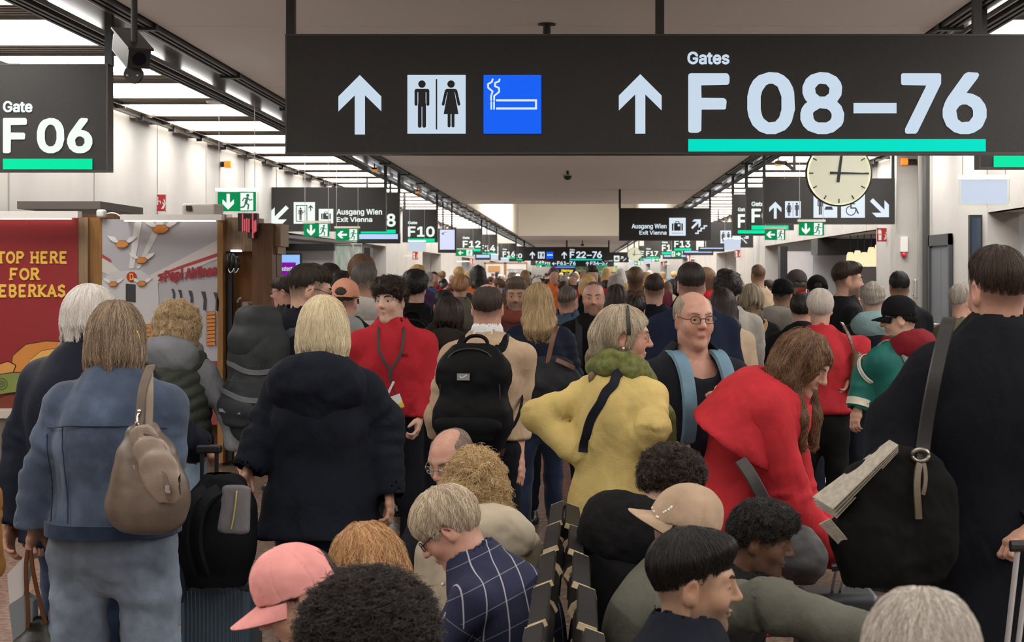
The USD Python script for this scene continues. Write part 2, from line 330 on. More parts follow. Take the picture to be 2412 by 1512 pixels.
def glyph(text, u0, u1, v0, v1, bold=4):
    p = text_poly(text, 1.0, bold); b = p.bounds
    p = affinity.translate(p, -b[0], -b[1]); return affinity.scale(p, (u1 - u0) / (b[2] - b[0]), (v1 - v0) / (b[3] - b[1]), origin=(0, 0)), u0, v1
class Face:
    """a flat drawing on a vertical face at depth d; shapes are given in picture columns and rows measured on that face"""
    def __init__(s, root, d): s.r, s.d, s.k, s.ox = root, d, d / FPX, None
    def put(s, name, poly, u, v, m, lift=.004, th=.006):
        """poly in picture units, y up, its origin at column u, row v"""
        p = affinity.scale(poly, s.k, s.k, origin=(0, 0)); c = at(u, v, s.d)
        b = extrude(p, th); b = facing(b, c[0], c[1] - lift + th * 0, c[2]); b.vertices -= s.ox; return obj(name, b, m, s.r)
    def text(s, t, u0, u1, v0, v1, m, bold=4, lift=.004): bold = max(1, bold - 1); return s.put('lettering', *glyph(t, u0, u1, v0, v1, bold), m, lift)
    def rect(s, name, u0, u1, v0, v1, m, lift=.004): return s.put(name, sbox(0, 0, u1 - u0, v1 - v0), u0, v1, m, lift)
    def arrow(s, u, v, size, rot, m): return s.put('arrow', arrow_poly(size, rot), u, v, m)
    def toilets(s, u0, u1, v0, v1, m, swap=False):
        w = u1 - u0; bx = s.rect('pictogram_field', u0, u1, v0, v1, m); f = (woman_poly, man_poly) if swap else (man_poly, woman_poly); q = v1 - v0
        p = union_all([affinity.translate(f[0](q * .84), -w * .25, 0), affinity.translate(f[1](q * .84), w * .25, 0), sbox(-w * .012, -q * .43, w * .012, q * .43)])
        s.put('pictogram', p, (u0 + u1) / 2, (v0 + v1) / 2, m_ink, .0075, .003)
    def suitcase(s, u0, u1, v0, v1, m):
        s.rect('pictogram_field', u0, u1, v0, v1, m); w = u1 - u0; q = v1 - v0
        p = union_all([sbox(-.2 * w, -.22 * q, .2 * w, .2 * q), sbox(-.33 * w, -.22 * q, -.24 * w, .18 * q), sbox(.24 * w, -.22 * q, .33 * w, .18 * q), sbox(-.12 * w, .2 * q, .12 * w, .3 * q).difference(sbox(-.08 * w, .2 * q, .08 * w, .26 * q)),
            *[Point((-.3 + .1 * i) * w, -.36 * q).buffer(.025 * w) for i in range(7)]]).difference(sbox(.02 * w, .02 * q, .14 * w, .14 * q))
        s.put('pictogram', p, (u0 + u1) / 2, (v0 + v1) / 2, m_ink, .0075, .003)
    def stairs(s, u0, u1, v0, v1, m, down=False):
        w, q = u1 - u0, v1 - v0; st = [(0, 0)]
        for i in range(4): st += [((i + .0) * w / 4, (i + 1) * q / 4 - q * .05), ((i + 1) * w / 4, (i + 1) * q / 4 - q * .05)]
        p = LineString(st[1:]).buffer(q * .07, cap_style=2, join_style=2)
        if down: p = affinity.scale(p, -1, 1, origin=(w / 2, 0))
        s.put('stairs_pictogram', p, u0, v1, m)
def sign(label, u0, u1, v0, v1, d, draw, hangers=(), depth=.14, group=None, cat='sign', top=None, w=.055, name='hanging_sign'):
    a, b = at(u0, v1, d), at(u1, v0, d); c = np.array([(a[0] + b[0]) / 2, d, a[2]])
    t = thing(name, label, cat, c, 0, group)
    W, Hh = b[0] - a[0], b[2] - a[2]
    obj('cabinet', cat_([box(-W / 2 + .006, W / 2 - .006, 0, depth, .006, Hh - .006)]), m_sign, t)
    e = .012
    obj('edge_frame', cat_([box(-W / 2, W / 2, -.003, depth + .003, 0, e), box(-W / 2, W / 2, -.003, depth + .003, Hh - e, Hh), box(-W / 2, -W / 2 + e, -.003, depth + .003, e, Hh - e), box(W / 2 - e, W / 2, -.003, depth + .003, e, Hh - e)]), m_signedge, t)
    for h in hangers:
        x = at(h, v0, d)[0] - c[0]; ct = (top or CZ + (.12 if not CL < x + c[0] < CR else .01)) - c[2]
        obj('hanger', box(x - w / 2, x + w / 2, depth / 2 - .03, depth / 2 + .03, Hh - .01, ct), m_black, t)
    f = Face(t, d); f.ox = c; draw(f); return t

def d_front(f):
    f.arrow(848, 247, 140, 0, L_WHITE); f.toilets(960, 1097, 177, 315, L_WHITE)
    f.rect('smoking_field', 1139, 1275, 177, 315, L_BLUE)
    s = 136 / 415.
    cig = union_all([sbox(90, -190, 385, -175), sbox(90, -248, 385, -233), sbox(370, -248, 385, -175), sbox(50, -248, 62, -190), sbox(70, -248, 82, -190)])
    smoke = union_all([LineString([(55, -180), (55, -150), (66, -118), (34, -92), (32, -66), (60, -50), (66, -32)]).buffer(6.5), LineString([(77, -180), (77, -150), (112, -122), (112, -94), (82, -80), (84, -56), (112, -46), (116, -32)]).buffer(6.5)])
    f.put('smoking_pictogram', affinity.scale(union_all([cig, smoke]), s, s, origin=(0, 0)), 1139, 177, L_BOX, .008, .003)
    f.arrow(1508, 245, 140, 0, L_WHITE); f.text('Gates', 1619, 1718, 122, 152, L_WHITE, 5)
    for t, a, b, c, d in (('F', 1621, 1718, 173, 313), ('0', 1760, 1872, 170, 316), ('8', 1885, 1988, 170, 316), ('7', 2122, 2216, 173, 315), ('6', 2220, 2323, 170, 316)): f.text(t, a, b, c, d, L_WHITE, 5)
    f.rect('lettering', 2010, 2111, 243, 267, L_WHITE); f.rect('green_bar', 1621, 2321, 328, 357, L_GREEN)
sign('wide black overhead sign reading Gates F 08–76 with toilet and smoking pictograms', 672, 2500, 80, 363, 10.26, d_front, (681, 1555, 2307))
def d_f06(f):
    f.text('Gate', 8, 77, 238, 265, L_WHITE2, 5)
    for t, a, b in (('F', 8, 64), ('0', 88, 152), ('6', 159, 218)): f.text(t, a, b, 278, 361, L_WHITE2, 5)
    f.rect('green_bar', 8, 218, 374, 399, L_GREEN2)
sign('black gate sign reading Gate F 06 hanging over the food stall', -230, 254, 150, 404, 12.05, d_f06, (251, -225))
def gate(text, u0, u1, v0, v1, d, hang, gt, ft, bar_, label, g='Gate', m=L_WHITE2, **kw):
    def draw(f):
        if gt: f.text(g, *gt, m, 5)
        f.text(text, *ft, m, 5); f.rect('green_bar', *bar_, L_GREEN2)
    return sign(label, u0, u1, v0, v1, d, draw, hang, **kw)
def d_exitl(f):
    f.arrow(657, 507, 56, 135, L_WHITE2); f.rect('pictogram_field', 692, 742, 476, 527, L_WHITE2)
    p = union_all([sbox(-12, -20, 16, 18).difference(sbox(-10.5, -18.5, 14.5, 16.5)), affinity.translate(man_poly(32), -3, -2), arrow_poly(14).buffer(.2)]); 
    p = union_all([sbox(-20, -20, 7, 19).difference(sbox(-18.2, -18.2, 5.2, 17.2)), affinity.translate(man_poly(31), -9, -2), affinity.translate(arrow_poly(14), 15, 12), *[Point(3, -2 + 4 * i).buffer(.7) for i in range(4)], cap_line([(-7, 6), (-3, 1), (1, 5)], 1.6)])
    f.put('lift_pictogram', p, 717, 502, m_ink, .0075, .003)
    f.suitcase(751, 785, 492, 526, L_WHITE2); f.text('Ausgang Wien', 793, 900, 492, 509, L_WHITE2, 4); f.text('Exit Vienna', 793, 877, 511, 523, L_WHITE2, 4)
sign('black sign reading Ausgang Wien Exit Vienna beside a lift pictogram', 626, 909, 441, 545, 29.0, d_exitl, (907, 632))
gate('F08', 800, 941, 453, 551, 31.0, (939,), None, (864, 932, 503, 534), (850, 932, 541, 550), 'black gate sign ending in an 8 behind the lift sign')
gate('F10', 948, 1031, 493, 571, 39.7, (1029, 952), (961, 983, 521, 528), (961, 1024, 533, 558), (961, 1024, 562, 570), 'black gate sign reading Gate F 10, right of the lift sign')
gate('F12', 1075, 1136, 538, 600, 61.5, (1134,), (1090, 1106, 557, 563), (1090, 1132, 567, 583), (1090, 1132, 586, 592), 'black gate sign right of the lavender screen, reading Gate F 12')
gate('F14', 1125, 1171, 553, 605, 72.0, (1169,), None, (1129, 1167, 577, 592), (1129, 1167, 595, 599), 'black gate sign reading F 14 behind the F 12 one')
gate('F16', 1174, 1217, 573, 613, 90.0, (1215,), (1184, 1194, 585, 589), (1184, 1213, 592, 605), (1184, 1213, 606, 609), 'small black gate sign above the menu board, reading Gate F 16')
gate('F20', 1196, 1236, 580, 616, 100.0, (1234,), None, (1200, 1230, 597, 608), (1203, 1230, 610, 613), 'small black gate sign reading 20 beside the far wide sign')
gate('F26', 1250, 1284, 606, 625, 136.0, (1283,), None, (1262, 1282, 612, 620), (1262, 1284, 621, 623), 'tiny far gate sign reading 26 under the F 22–76 sign')
gate('F32', 1274, 1298, 606, 628, 158.0, (1297,), None, (1284, 1296, 617, 623), (1284, 1297, 625, 627), 'tiniest far gate sign, reading 32')
def d_f22(f):
    f.arrow(1254, 601, 17, 0, L_BOX); f.toilets(1267, 1283, 593, 609, L_BOX); f.rect('smoking_field', 1287, 1303, 593, 609, L_BLUE); f.rect('smoking_pictogram', 1289, 1302, 599, 602, L_BOX, .02)
    f.arrow(1329, 601, 17, 0, L_BOX); f.text('Gates', 1342, 1354, 586, 590, L_BOX, 5)
    for t, a, b in (('F', 1342, 1353), ('2', 1357, 1368), ('2', 1369, 1380), ('–', 1382, 1394), ('7', 1395, 1406), ('6', 1406, 1418)): f.text(t, a, b, *((592, 608) if t != '–' else (600, 602.5)), L_BOX, 5)
    f.rect('green_bar', 1342, 1418, 610, 613, L_GREEN)
sign('far wide black overhead sign reading Gates F 22–76', 1233, 1436, 581.5, 614, 94.0, d_f22, (1235, 1335, 1434), w=.09)
def d_f61(f):
    f.arrow(1305, 621, 10, 90, L_BOX); f.text('F61–76', 1312, 1356, 615.5, 624, L_BOX, 5); f.rect('green_bar', 1312, 1356, 625.5, 626.8, L_GREEN)
    f.arrow(1383.5, 621, 10, 0, L_BOX); f.text('F34–37', 1390, 1432, 616, 624, L_BOX, 5); f.rect('green_bar', 1390, 1432, 625.5, 626.8, L_GREEN)
sign('farthest overhead sign reading F 61–76 and F 34–37', 1298, 1446, 613, 628, 168.0, d_f61, (1300, 1440), w=.1)
def d_exit2(f):
    f.suitcase(1446, 1459, 602, 616, L_WHITE2); f.arrow(1465, 607, 9, -45, L_WHITE2); f.stairs(1467, 1476, 608, 616, L_WHITE2); f.text('Exit Vienna', 1424, 1443, 612, 615.5, L_WHITE2, 3)
sign('small far exit sign with suitcase pictogram left of the small clock', 1420, 1481, 594, 618, 104.0, d_exit2, (1479,))
gate('F', 1504, 1520, 579, 614, 92.0, (1505,), (1508, 1517, 590, 594), (1508, 1516, 596, 607), (1508, 1519, 609, 612), 'narrow far gate sign showing only F beside the small clock')
gate('F17', 1517, 1556, 567, 609, 78.0, (1519, 1553), (1522, 1533, 584, 588), (1522, 1550, 591, 603), (1522, 1552, 605, 608), 'small black gate sign right of the small clock, reading Gate F 17')
gate('F15', 1555, 1606, 560, 601, 66.0, (1556,), (1559, 1573, 568, 573), (1559, 1592, 576, 592), (1559, 1598, 594, 599), 'small black gate sign half hidden by a right-arrow exit sign')
gate('F13', 1583, 1640, 545, 591, 53.0, (1585,), None, (1588, 1626, 566, 583), (1588, 1628, 585, 590), 'black gate sign under the exit sign with stairs')
def d_exitr(f):
    f.text('Ausgang Wien', 1488, 1570, 527, 541, L_BOX, 4); f.text('Exit Vienna', 1506, 1570, 543, 553, L_BOX, 4); f.suitcase(1576, 1615, 513, 555, L_BOX)
    f.arrow(1640, 527, 30, -45, L_BOX); f.stairs(1637, 1666, 531, 554, L_BOX)
sign('black sign reading Ausgang Wien Exit Vienna with a stairs pictogram', 1458, 1675, 490, 567, 37.2, d_exitr, (1460, 1673), w=.05)
def d_wc2(f):
    f.toilets(1697, 1722, 543, 573, L_BOX, True); f.rect('pictogram_field', 1725, 1745, 553, 573, L_BOX); f.arrow(1757, 556, 18, -135, L_BOX); f.stairs(1746, 1760, 561, 575, L_BOX, True)
sign('black toilet and stairs sign partly behind a blank lit plate', 1664, 1774, 523, 583, 46.8, d_wc2, (1771,))
gate('F09', 1725, 1808, 457, 555, 32.2, (1727,), (1738, 1760, 489, 498), (1738, 1800, 504, 537), (1738, 1806, 542, 550), 'black gate sign cut off by the nearer Gate F sign')
gate('F07', 1757, 1870, 441, 542, 28.2, (1759,), (1770, 1800, 475, 486), (1770, 1846, 491, 525), (1770, 1857, 531, 541), 'black gate sign reading Gate F behind the clock sign')
def d_wc1(f):
    f.arrow(1826, 495, 40, 0, L_BOX); f.toilets(1849, 1886, 474, 513, L_BOX, True)
    f.rect('pictogram_field', 1916, 1972, 457, 513, L_BOX); f.put('changing_pictogram', union_all([affinity.translate(man_poly(44), -12, 0), sbox(-2, -9, 18, -6), cap_line([(2, -4), (14, -4)], 5)]), 1944, 485, m_ink, .0075, .003)
    f.rect('pictogram_field', 1981, 2037, 457, 513, L_BOX)
    wh = union_all([Point(0, 0).buffer(12).difference(Point(0, 0).buffer(9.8)).difference(sbox(-2, 2, 14, 14)), cap_line([(0, 24), (0, 6), (11, 6), (17, -6)], 3.4), Point(0, 28).buffer(4), cap_line([(0, 16), (9, 16)], 2.6)])
    f.put('wheelchair_pictogram', wh, 2004, 496, m_ink, .0075, .003); f.arrow(2073, 491, 58, -135, L_BOX)
sign('black toilet, baby changing and wheelchair sign behind the clock', 1798, 2108, 420, 528, 24.8, d_wc1, (1801, 2105), w=.045)
def d_f05(f): f.rect('green_bar', 2340, 2600, 367, 394, L_GREEN2)
sign('black gate sign with green bar half hidden behind the wide sign', 2306, 2640, 210, 397, 11.7, d_f05, (2320,))

# lit screens hanging below the gate signs
def screen(label, u0, u1, v0, v1, d, m, mark=None, name='gate_display', hang=True):
    a, b = at(u0, v1, d), at(u1, v0, d); c = np.array([(a[0] + b[0]) / 2, d, a[2]]); W, H = b[0] - a[0], b[2] - a[2]
    t = thing(name, label, 'display', c)
    obj('casing', cat_([box(-W / 2 - .05, W / 2 + .05, .002, .09, -.09, H + .03)]), m_black, t); obj('screen', box(-W / 2, W / 2, -.004, .004, 0, H), m, t)
    if hang:
        for x in (-W * .3, W * .3): obj('hanger', box(x - .02, x + .02, .03, .07, H + .02, CZ + .05 - c[2]), m_black, t)
    if mark: f = Face(t, d); f.ox = c; mark(f)
    return t
screen('long pale blue screen below the gate sign ending in 8', 846, 937, 551, 563, 33.5, L_SCREEN)
screen('lavender flight screen right of the Gate F 10 sign', 1036, 1071, 541, 588, 45.0, L_LAV, lambda f: f.put('chevron_mark', Polygon([(0, 0), (9, 3), (13, 3), (4, 0), (7, -4), (3, -4)]), 1040, 549, plain('mark_purple', (.2, .05, .2))))
screen('pale blue screen strip above the menu board', 1122, 1153, 600, 607, 66, L_SCREEN)
screen('blue screen strip beneath the F 15 sign', 1564, 1615, 599, 605, 68, L_SCREEN); screen('blue screen strip left of the blank lit plate', 1612, 1677, 591, 595, 56, L_SCREEN)
screen('thin blue screen strip below the toilet and stairs sign', 1649, 1703, 583.5, 586, 50, L_SCREEN)

# emergency exit plates: clear plate, lamp rail, green field, white arrow and running figure
m_wire = plain('steel_wire', (.35, .34, .33), .4, .8); m_railw = plain('rail_beige', (.55, .49, .44), .5); L_TUBE = lit('lit_tube', (240, 245, 255), 1.3)
def exit_plate(label, u0, u1, v0, v1, d, rot, flip=False, two=False, blank=False, small=False):
    a, b = at(u0, v1, d), at(u1, v0, d); c = np.array([(a[0] + b[0]) / 2, d, a[2]]); W, H = b[0] - a[0], b[2] - a[2]
    t = thing('exit_sign', label, 'exit sign', c); w, q = u1 - u0, v1 - v0
    obj('lamp_rail', box(-W / 2, W / 2, -.03, .03, H - .035, H), L_TUBE if rot == 'tube' or blank else m_railw, t)
    obj('clear_plate', box(-W / 2, W / 2, .004, .012, 0, H - .03), m_clear, t)
    for x in (-W * .42, W * .42): obj('wire', rod([x, 0, H], [x, 0, CZ + .03 - c[2]], .004, 6), m_wire, t)
    f = Face(t, d); f.ox = c; top, bot, l, r = v0 + q * .16, v1 - q * .06, u0 + w * .05, u1 - w * .05
    if blank: f.rect('plate_field', l, r, top, bot, lit('lit_blank', (196, 208, 226))); return t
    f.rect('green_field', l, r, top, bot, L_EXIT, .004); qq = bot - top
    wx0, wx1 = (r - w * .36, r - w * .06) if not flip else (l + w * .06, l + w * .36)
    f.rect('white_field', wx0, wx1, top + qq * .04, bot - qq * .04, L_WHITE2, .006)
    if not small: f.put('running_figure', runner_poly(qq * .95), (wx0 + wx1) / 2, (top + bot) / 2 + qq * .02, plain('exit_ink', (.005, .16, .085)), .0095, .003)
    ac = l + w * .25 if not flip else r - w * .25
    f.put('arrow', arrow_poly(qq * .78, rot if not isinstance(rot, str) else 180).buffer(qq * .02), ac, (top + bot) / 2, L_WHITE2, .0095, .003)
    return t
exit_plate('green exit sign with down arrow hanging above the food stall', 508, 608, 443, 501, 18.0, 'tube')
exit_plate('green exit sign with down arrow in front of the lift sign', 713, 779, 520, 560, 26.0, 180)
exit_plate('green exit sign with left arrow below Exit Vienna', 788, 848, 533, 569, 28.4, 90)
exit_plate('green exit sign with down arrow below the big clock', 1878, 1944, 517, 557, 24.0, 180)
exit_plate('green exit sign with left arrow under the Gate F signs right of centre', 1799, 1852, 535, 567, 27.0, 90)
exit_plate('green exit sign with left arrow beneath the F 12 sign', 1071, 1118, 585, 604, 57, 90)
exit_plate('green exit sign with right arrow beneath the F 15 sign', 1579, 1606, 589, 606, 58, -90, True)
exit_plate('smaller green exit sign with right arrow next to a small blank plate', 1534, 1553, 604, 617, 84, -90, True, small=True)
exit_plate('tiny green exit sign below the small clock', 1494, 1509, 614, 625, 100, 90, small=True)
exit_plate('tiny green exit sign left of the F 22–76 sign', 1219, 1234, 614, 625, 110, 180, small=True)
exit_plate('tiny green exit sign below the gate sign reading 26', 1263, 1277, 622, 630, 150, 90, small=True)
exit_plate('large blank lit plate on wires near the right wall', 2258, 2378, 412, 484, 14.2, 0, blank=True)
exit_plate('blank lit plate beneath the Gate F 10 sign', 961, 1003, 566, 592, 38, 0, blank=True)
exit_plate('blank lit plate in front of the toilet and stairs sign', 1704, 1746, 560, 590, 38.5, 0, blank=True)
exit_plate('small blank lit plate above the menu board', 1150, 1174, 598, 613, 70, 0, blank=True)
exit_plate('small blank lit plate above the salad board', 1179, 1200, 607, 619, 88, 0, blank=True)
exit_plate('small blank lit plate beside a right-arrow exit sign', 1516, 1535, 607, 620, 82, 0, blank=True)
exit_plate('tiny blank lit plate left of the tiny exit sign near the small clock', 1480, 1495, 614, 625, 112, 0, blank=True)

# clocks
def clock(label, u, v, d, R, hour, minute):
    c = at(u, v, d); t = thing('clock', label, 'clock', (c[0], d, c[2] - R)); Z = R
    up = lambda m: (m.apply_transform(trimesh.transformations.rotation_matrix(math.pi / 2, [1, 0, 0])), m.apply_translation([0, 0, Z]), m)[2]
    obj('case', up(lathe([(0, -.09), (R * .9, -.09), (R, -.05), (R, .012), (R * .965, .016), (R * .955, .004), (R * .955, -.02), (0, -.02)], 56)), m_black, t, smooth=35)
    obj('dial', up(lathe([(0, -.012), (0, -.006), (R * .95, -.006), (R * .95, -.012)], 56)), mat('dial', {'g': ('texture_coordinate', {}), 'l': ('vector_math', {'math_type': 'length'}), 'p': ('principled_bsdf', {'base_color': (.2, .19, .15), 'roughness': .5, 'emission_color': lin((206, 203, 176)), 'emission_strength': .8 / 2 ** cam.GetExposureAttr().Get()})}, []), t)
    obj('ring_lamp', up(lathe([(R * .90, -.006), (R * .955, -.006), (R * .955, .004), (R * .945, .004)], 72)), lit('lit_ring', (250, 246, 205), 1.25), t)
    for i in range(12):
        a = math.radians(i * 30); s_, c_ = math.sin(a), math.cos(a)
        obj('tick', bar([s_ * R * .77, -.008, Z + c_ * R * .77], [s_ * R * .9, -.008, Z + c_ * R * .9], .006, R * .035) if i % 6 else box(-R * .018, R * .018, -.011, -.005, Z + c_ * R * .9 - (0 if c_ < 0 else R * .13), Z + c_ * R * .9 + (R * .13 if c_ < 0 else 0)), m_ink, t)
    def hand(a, L, w0, w1, y):
        p = Polygon([(-w0, -R * .28), (w0, -R * .28), (w1, L), (-w1, L)]); p = affinity.rotate(p, -a, origin=(0, 0))
        m = facing(extrude(p, .004), 0, y, Z); return m
    obj('hour_hand', hand((hour % 12) * 30 + minute * .5, R * .62, R * .05, R * .038, -.016), m_ink, t); obj('minute_hand', hand(minute * 6, R * .9, R * .042, R * .02, -.022), m_ink, t)
    obj('hanger', box(-.025, .025, -.02 + .05, .03 + .05, Z + R * .9, CZ + .1 - (c[2] - R)), m_black, t)
    return t
clock('big round clock with black rim under the wide sign', 1976, 408, 19.0, .395, 12, 15.2)
clock('small far round clock left of the F 17 sign', 1494, 599, 88.0, .375, 12, 15.2)

# beacons, wall plates, cameras, detectors
m_orange = glow('beacon_orange', (1.0, .30, .03), .30); m_red = plain('fire_red', (.36, .018, .02), .4); m_gwhite = plain('gloss_white', (.72, .71, .69), .4)
def beacon(label, u, v, d, r=.055, sx=-1, wallx=None):
    c = at(u, v, d); t = thing('beacon', label, 'warning light', (c[0], d, c[2]))
    w = abs(wallx - c[0]) if wallx is not None else .12
    obj('base', rod([sx * min(w, .5), 0, 0], [sx * .05, 0, 0], r * .8, 12), m_black, t); obj('lens', rod([sx * .05, 0, 0], [-sx * .05, 0, 0], r, 14), m_orange, t)
beacon('orange beacon on the left wall edge', 537, 387, 24.9, wallx=-5.61); beacon('orange beacon on the right wall column', 2130, 381, 24.86, sx=1, wallx=5.2)
for u, v, d, l in ((882, 399, 30, 'small orange light in the left slot above the lift sign'), (983, 451, 38, 'small orange light in the left slot past the F 10 sign'), (1833, 385, 26, 'small orange light on the bracket arm left of the clock'), (1717, 449, 40, 'small orange light in the right slot')):
    c = at(u, v, d); t = thing('slot_light', l, 'warning light', tuple(c)); obj('housing', rbox(-.05, .05, -.05, .05, 0, .035, .008), m_black, t); obj('lens', rbox(-.045, .045, -.05, .05, -.045, .0, .01), m_orange, t); obj('stem', box(-.01, .01, -.01, .01, .03, CZ + .1 - c[2] if c[2] < CZ else .05), m_black, t)
def fire_plate(label, u0, u1, v0, v1, d, kind):
    a, b = at(u0, v1, d), at(u1, v0, d); c = np.array([(a[0] + b[0]) / 2, d, a[2]]); W, H = b[0] - a[0], b[2] - a[2]; s = -1 if c[0] < 0 else 1
    t = thing('fire_sign', label, 'safety sign', c); obj('plate', box(-W / 2, W / 2, 0, .012, 0, H), m_red, t); obj('border', cat_([box(-W / 2, W / 2, -.003, .014, 0, H * .03), box(-W / 2, W / 2, -.003, .014, H * .97, H), box(-W / 2, -W / 2 + W * .04, -.003, .014, 0, H), box(W / 2 - W * .04, W / 2, -.003, .014, 0, H)]), m_gwhite, t)
    wx = WL if s < 0 else WR
    obj('bracket', box(min(s * W * .3, wx - c[0]), max(s * W * .3, wx - c[0]), .012, .03, H * .4, H * .6), m_gwhite, t)
    f = Face(t, d); f.ox = c; w, q = u1 - u0, v1 - v0; uc, vc = (u0 + u1) / 2, (v0 + v1) / 2
    fl = union_all([cap_line([(w * .2, -q * .32), (w * .34, -q * .1), (w * .26, q * .02)], w * .06), cap_line([(w * .3, -q * .3), (w * .42, -q * .02), (w * .34, q * .18)], w * .06)])
    if kind == 'hose': body = union_all([sbox(-w * .4, -q * .12, -w * .05, q * .36).difference(union_all([sbox(-w * .36, q * (.0 + .08 * i), -w * .09, q * (.03 + .08 * i)) for i in range(4)])), cap_line([(-w * .05, q * .1), (w * .1, q * .1), (w * .1, -q * .02)], w * .05), cap_line([(-w * .36, -q * .14), (-w * .36, -q * .28), (-w * .1, -q * .28)], w * .045)])
    else: body = union_all([sbox(-w * .3, -q * .38, -w * .05, q * .22), Point(-w * .175, q * .24).buffer(w * .12), cap_line([(-w * .17, q * .36), (-w * .34, q * .3), (-w * .36, q * .1)], w * .05)]).difference(sbox(-w * .25, -q * .02, -w * .1, q * .06))
    f.put('pictogram', union_all([body, fl]), uc, vc, m_gwhite, .004, .003)
fire_plate('red fire hose sign on the left wall above the stall', 357, 392, 457, 499, 21.2, 'hose'); fire_plate('red fire extinguisher sign at the opening with pendant lamps', 2064, 2091, 536, 570, 27.4, 'ext')
fire_plate('small red fire sign at the second right opening', 1731, 1744, 588, 607, 52.5, 'ext'); fire_plate('small red fire sign on the left wall beneath the blank plate', 971, 985, 592, 612, 50.5, 'ext')
fire_plate('tiny red fire sign on the far left wall', 1107, 1116, 608, 623, 72, 'ext'); fire_plate('small red fire sign midway along the right wall', 1619, 1627, 599, 618, 74, 'ext'); fire_plate('tiny red fire sign furthest along the right wall', 1561, 1567, 616, 627, 95, 'ext')

def cctv():
    d = 9.6; c = at(310, 112, d); t = thing('security_camera', 'black box security camera hanging from the left slot beside Gate F 06', 'security camera', tuple(c))
    P = lambda u, v, dd=0: at(u, v, d + dd) - c
    a, b = P(292, 95, .25), P(328, 138, -.1); 
    obj('housing', bar(a, b, .13, .12), plain('cctv_black', (.025, .025, .027), .35), t); ax = (b - a) / np.linalg.norm(b - a)
    obj('hood', bar(a - ax * .02 + [0, 0, .068], b + ax * .05 + [0, 0, .068], .15, .012), plain('cctv_black', (.025, .025, .027), .35), t)
    obj('side_plate', bar(a + [-.068, 0, -.01], b + [-.068, 0, -.01], .006, .10), plain('cctv_grey', (.30, .31, .33), .35, .3), t); obj('lens', rod(b, b + ax * .012, .04, 16), plain('lens_glass', (.01, .01, .015), .05), t)
    obj('arm', cat_([rod(P(318, 165), P(318, 130), .022), rod(P(316, 100), [P(316, 100)[0], P(316, 100)[1], CZ + .05 - c[2]], .02)]), m_black, t)
    k = P(315, 175); disc = rod(k + [0, -.02, 0], k + [0, .02, 0], .055, 20); obj('joint', disc, m_black, t)
    for s in (-1, 1): obj('bolt', ball(k + np.array([s * .03, -.024, -.01]), .008, 1), m_rail, t)
    obj('clamp', box(-.10 + P(305, 40)[0], .08 + P(305, 40)[0], -.08, .08, CZ - .1 - c[2], CZ - .0 - c[2]), m_black, t)
cctv()
def dome_cam(label, u, v, d, r=.07):
    c = at(u, v, d); t = thing('dome_camera', label, 'security camera', (c[0], d, c[2]))
    obj('stem', rod([0, 0, 0], [0, 0, CZ - c[2] + .01], r * .3, 10), m_black, t); obj('collar', lathe([(0, 0), (r * 1.25, 0), (r * 1.2, .02), (0, .03)], 20), m_rail, t); s = trimesh.creation.icosphere(2, r); s.apply_translation([0, 0, -.0]); obj('dome', s.slice_plane([0, 0, 0], [0, 0, -1], cap=True), plain('dome_black', (.015, .015, .017), .1), t, smooth=30)
dome_cam('black dome camera on the grey ceiling above the light well', 1337, 414, 30.6, .085); dome_cam('small dome camera on the ceiling above the F 22–76 sign', 1372, 575, 95.0, .12)
c = at(1288, 58, 12.6); t = thing('sprinkler_stem', 'black ceiling stem behind the top edge of the wide sign', 'ceiling fitting', tuple(c)); obj('pipe', rod([0, 0, -.16], [0, 0, CZ - c[2]], .03), m_black, t); obj('flange', rod([0, 0, CZ - c[2] - .012], [0, 0, CZ - c[2]], .07, 18), m_black, t)
c = at(512, 243, 18.3); t = thing('smoke_detector', 'white disc detector on the left luminous ceiling', 'smoke detector', (c[0], c[1], c[2])); obj('disc', lathe([(0, 0), (.12, 0), (.13, .02), (.11, .05), (0, .05)], 28), m_gwhite, t, smooth=40); obj('mount', rod([0, 0, .05], [0, 0, CZ + .04 - c[2]], .06, 16), m_gwhite, t)
c = at(1850, 385, 25.2); t = thing('bracket_arm', 'black metal arm under the right luminous ceiling left of the clock', 'bracket', tuple(c))
obj('arm', cat_([box(.12, .16, -.03, .03, -.14, CZ + .05 - c[2]), bar([-.14, 0, .02], [.02, 0, .0], .05, .06), bar([.0, 0, .0], [.14, 0, -.1], .05, .05)]), m_black, t); obj('cable', tube([[-.1, -.02, .05], [.05, -.03, .06], [.1, -.03, .12], [.11, -.02, .3]], .008), plain('cable_orange', (.5, .12, .03)), t)
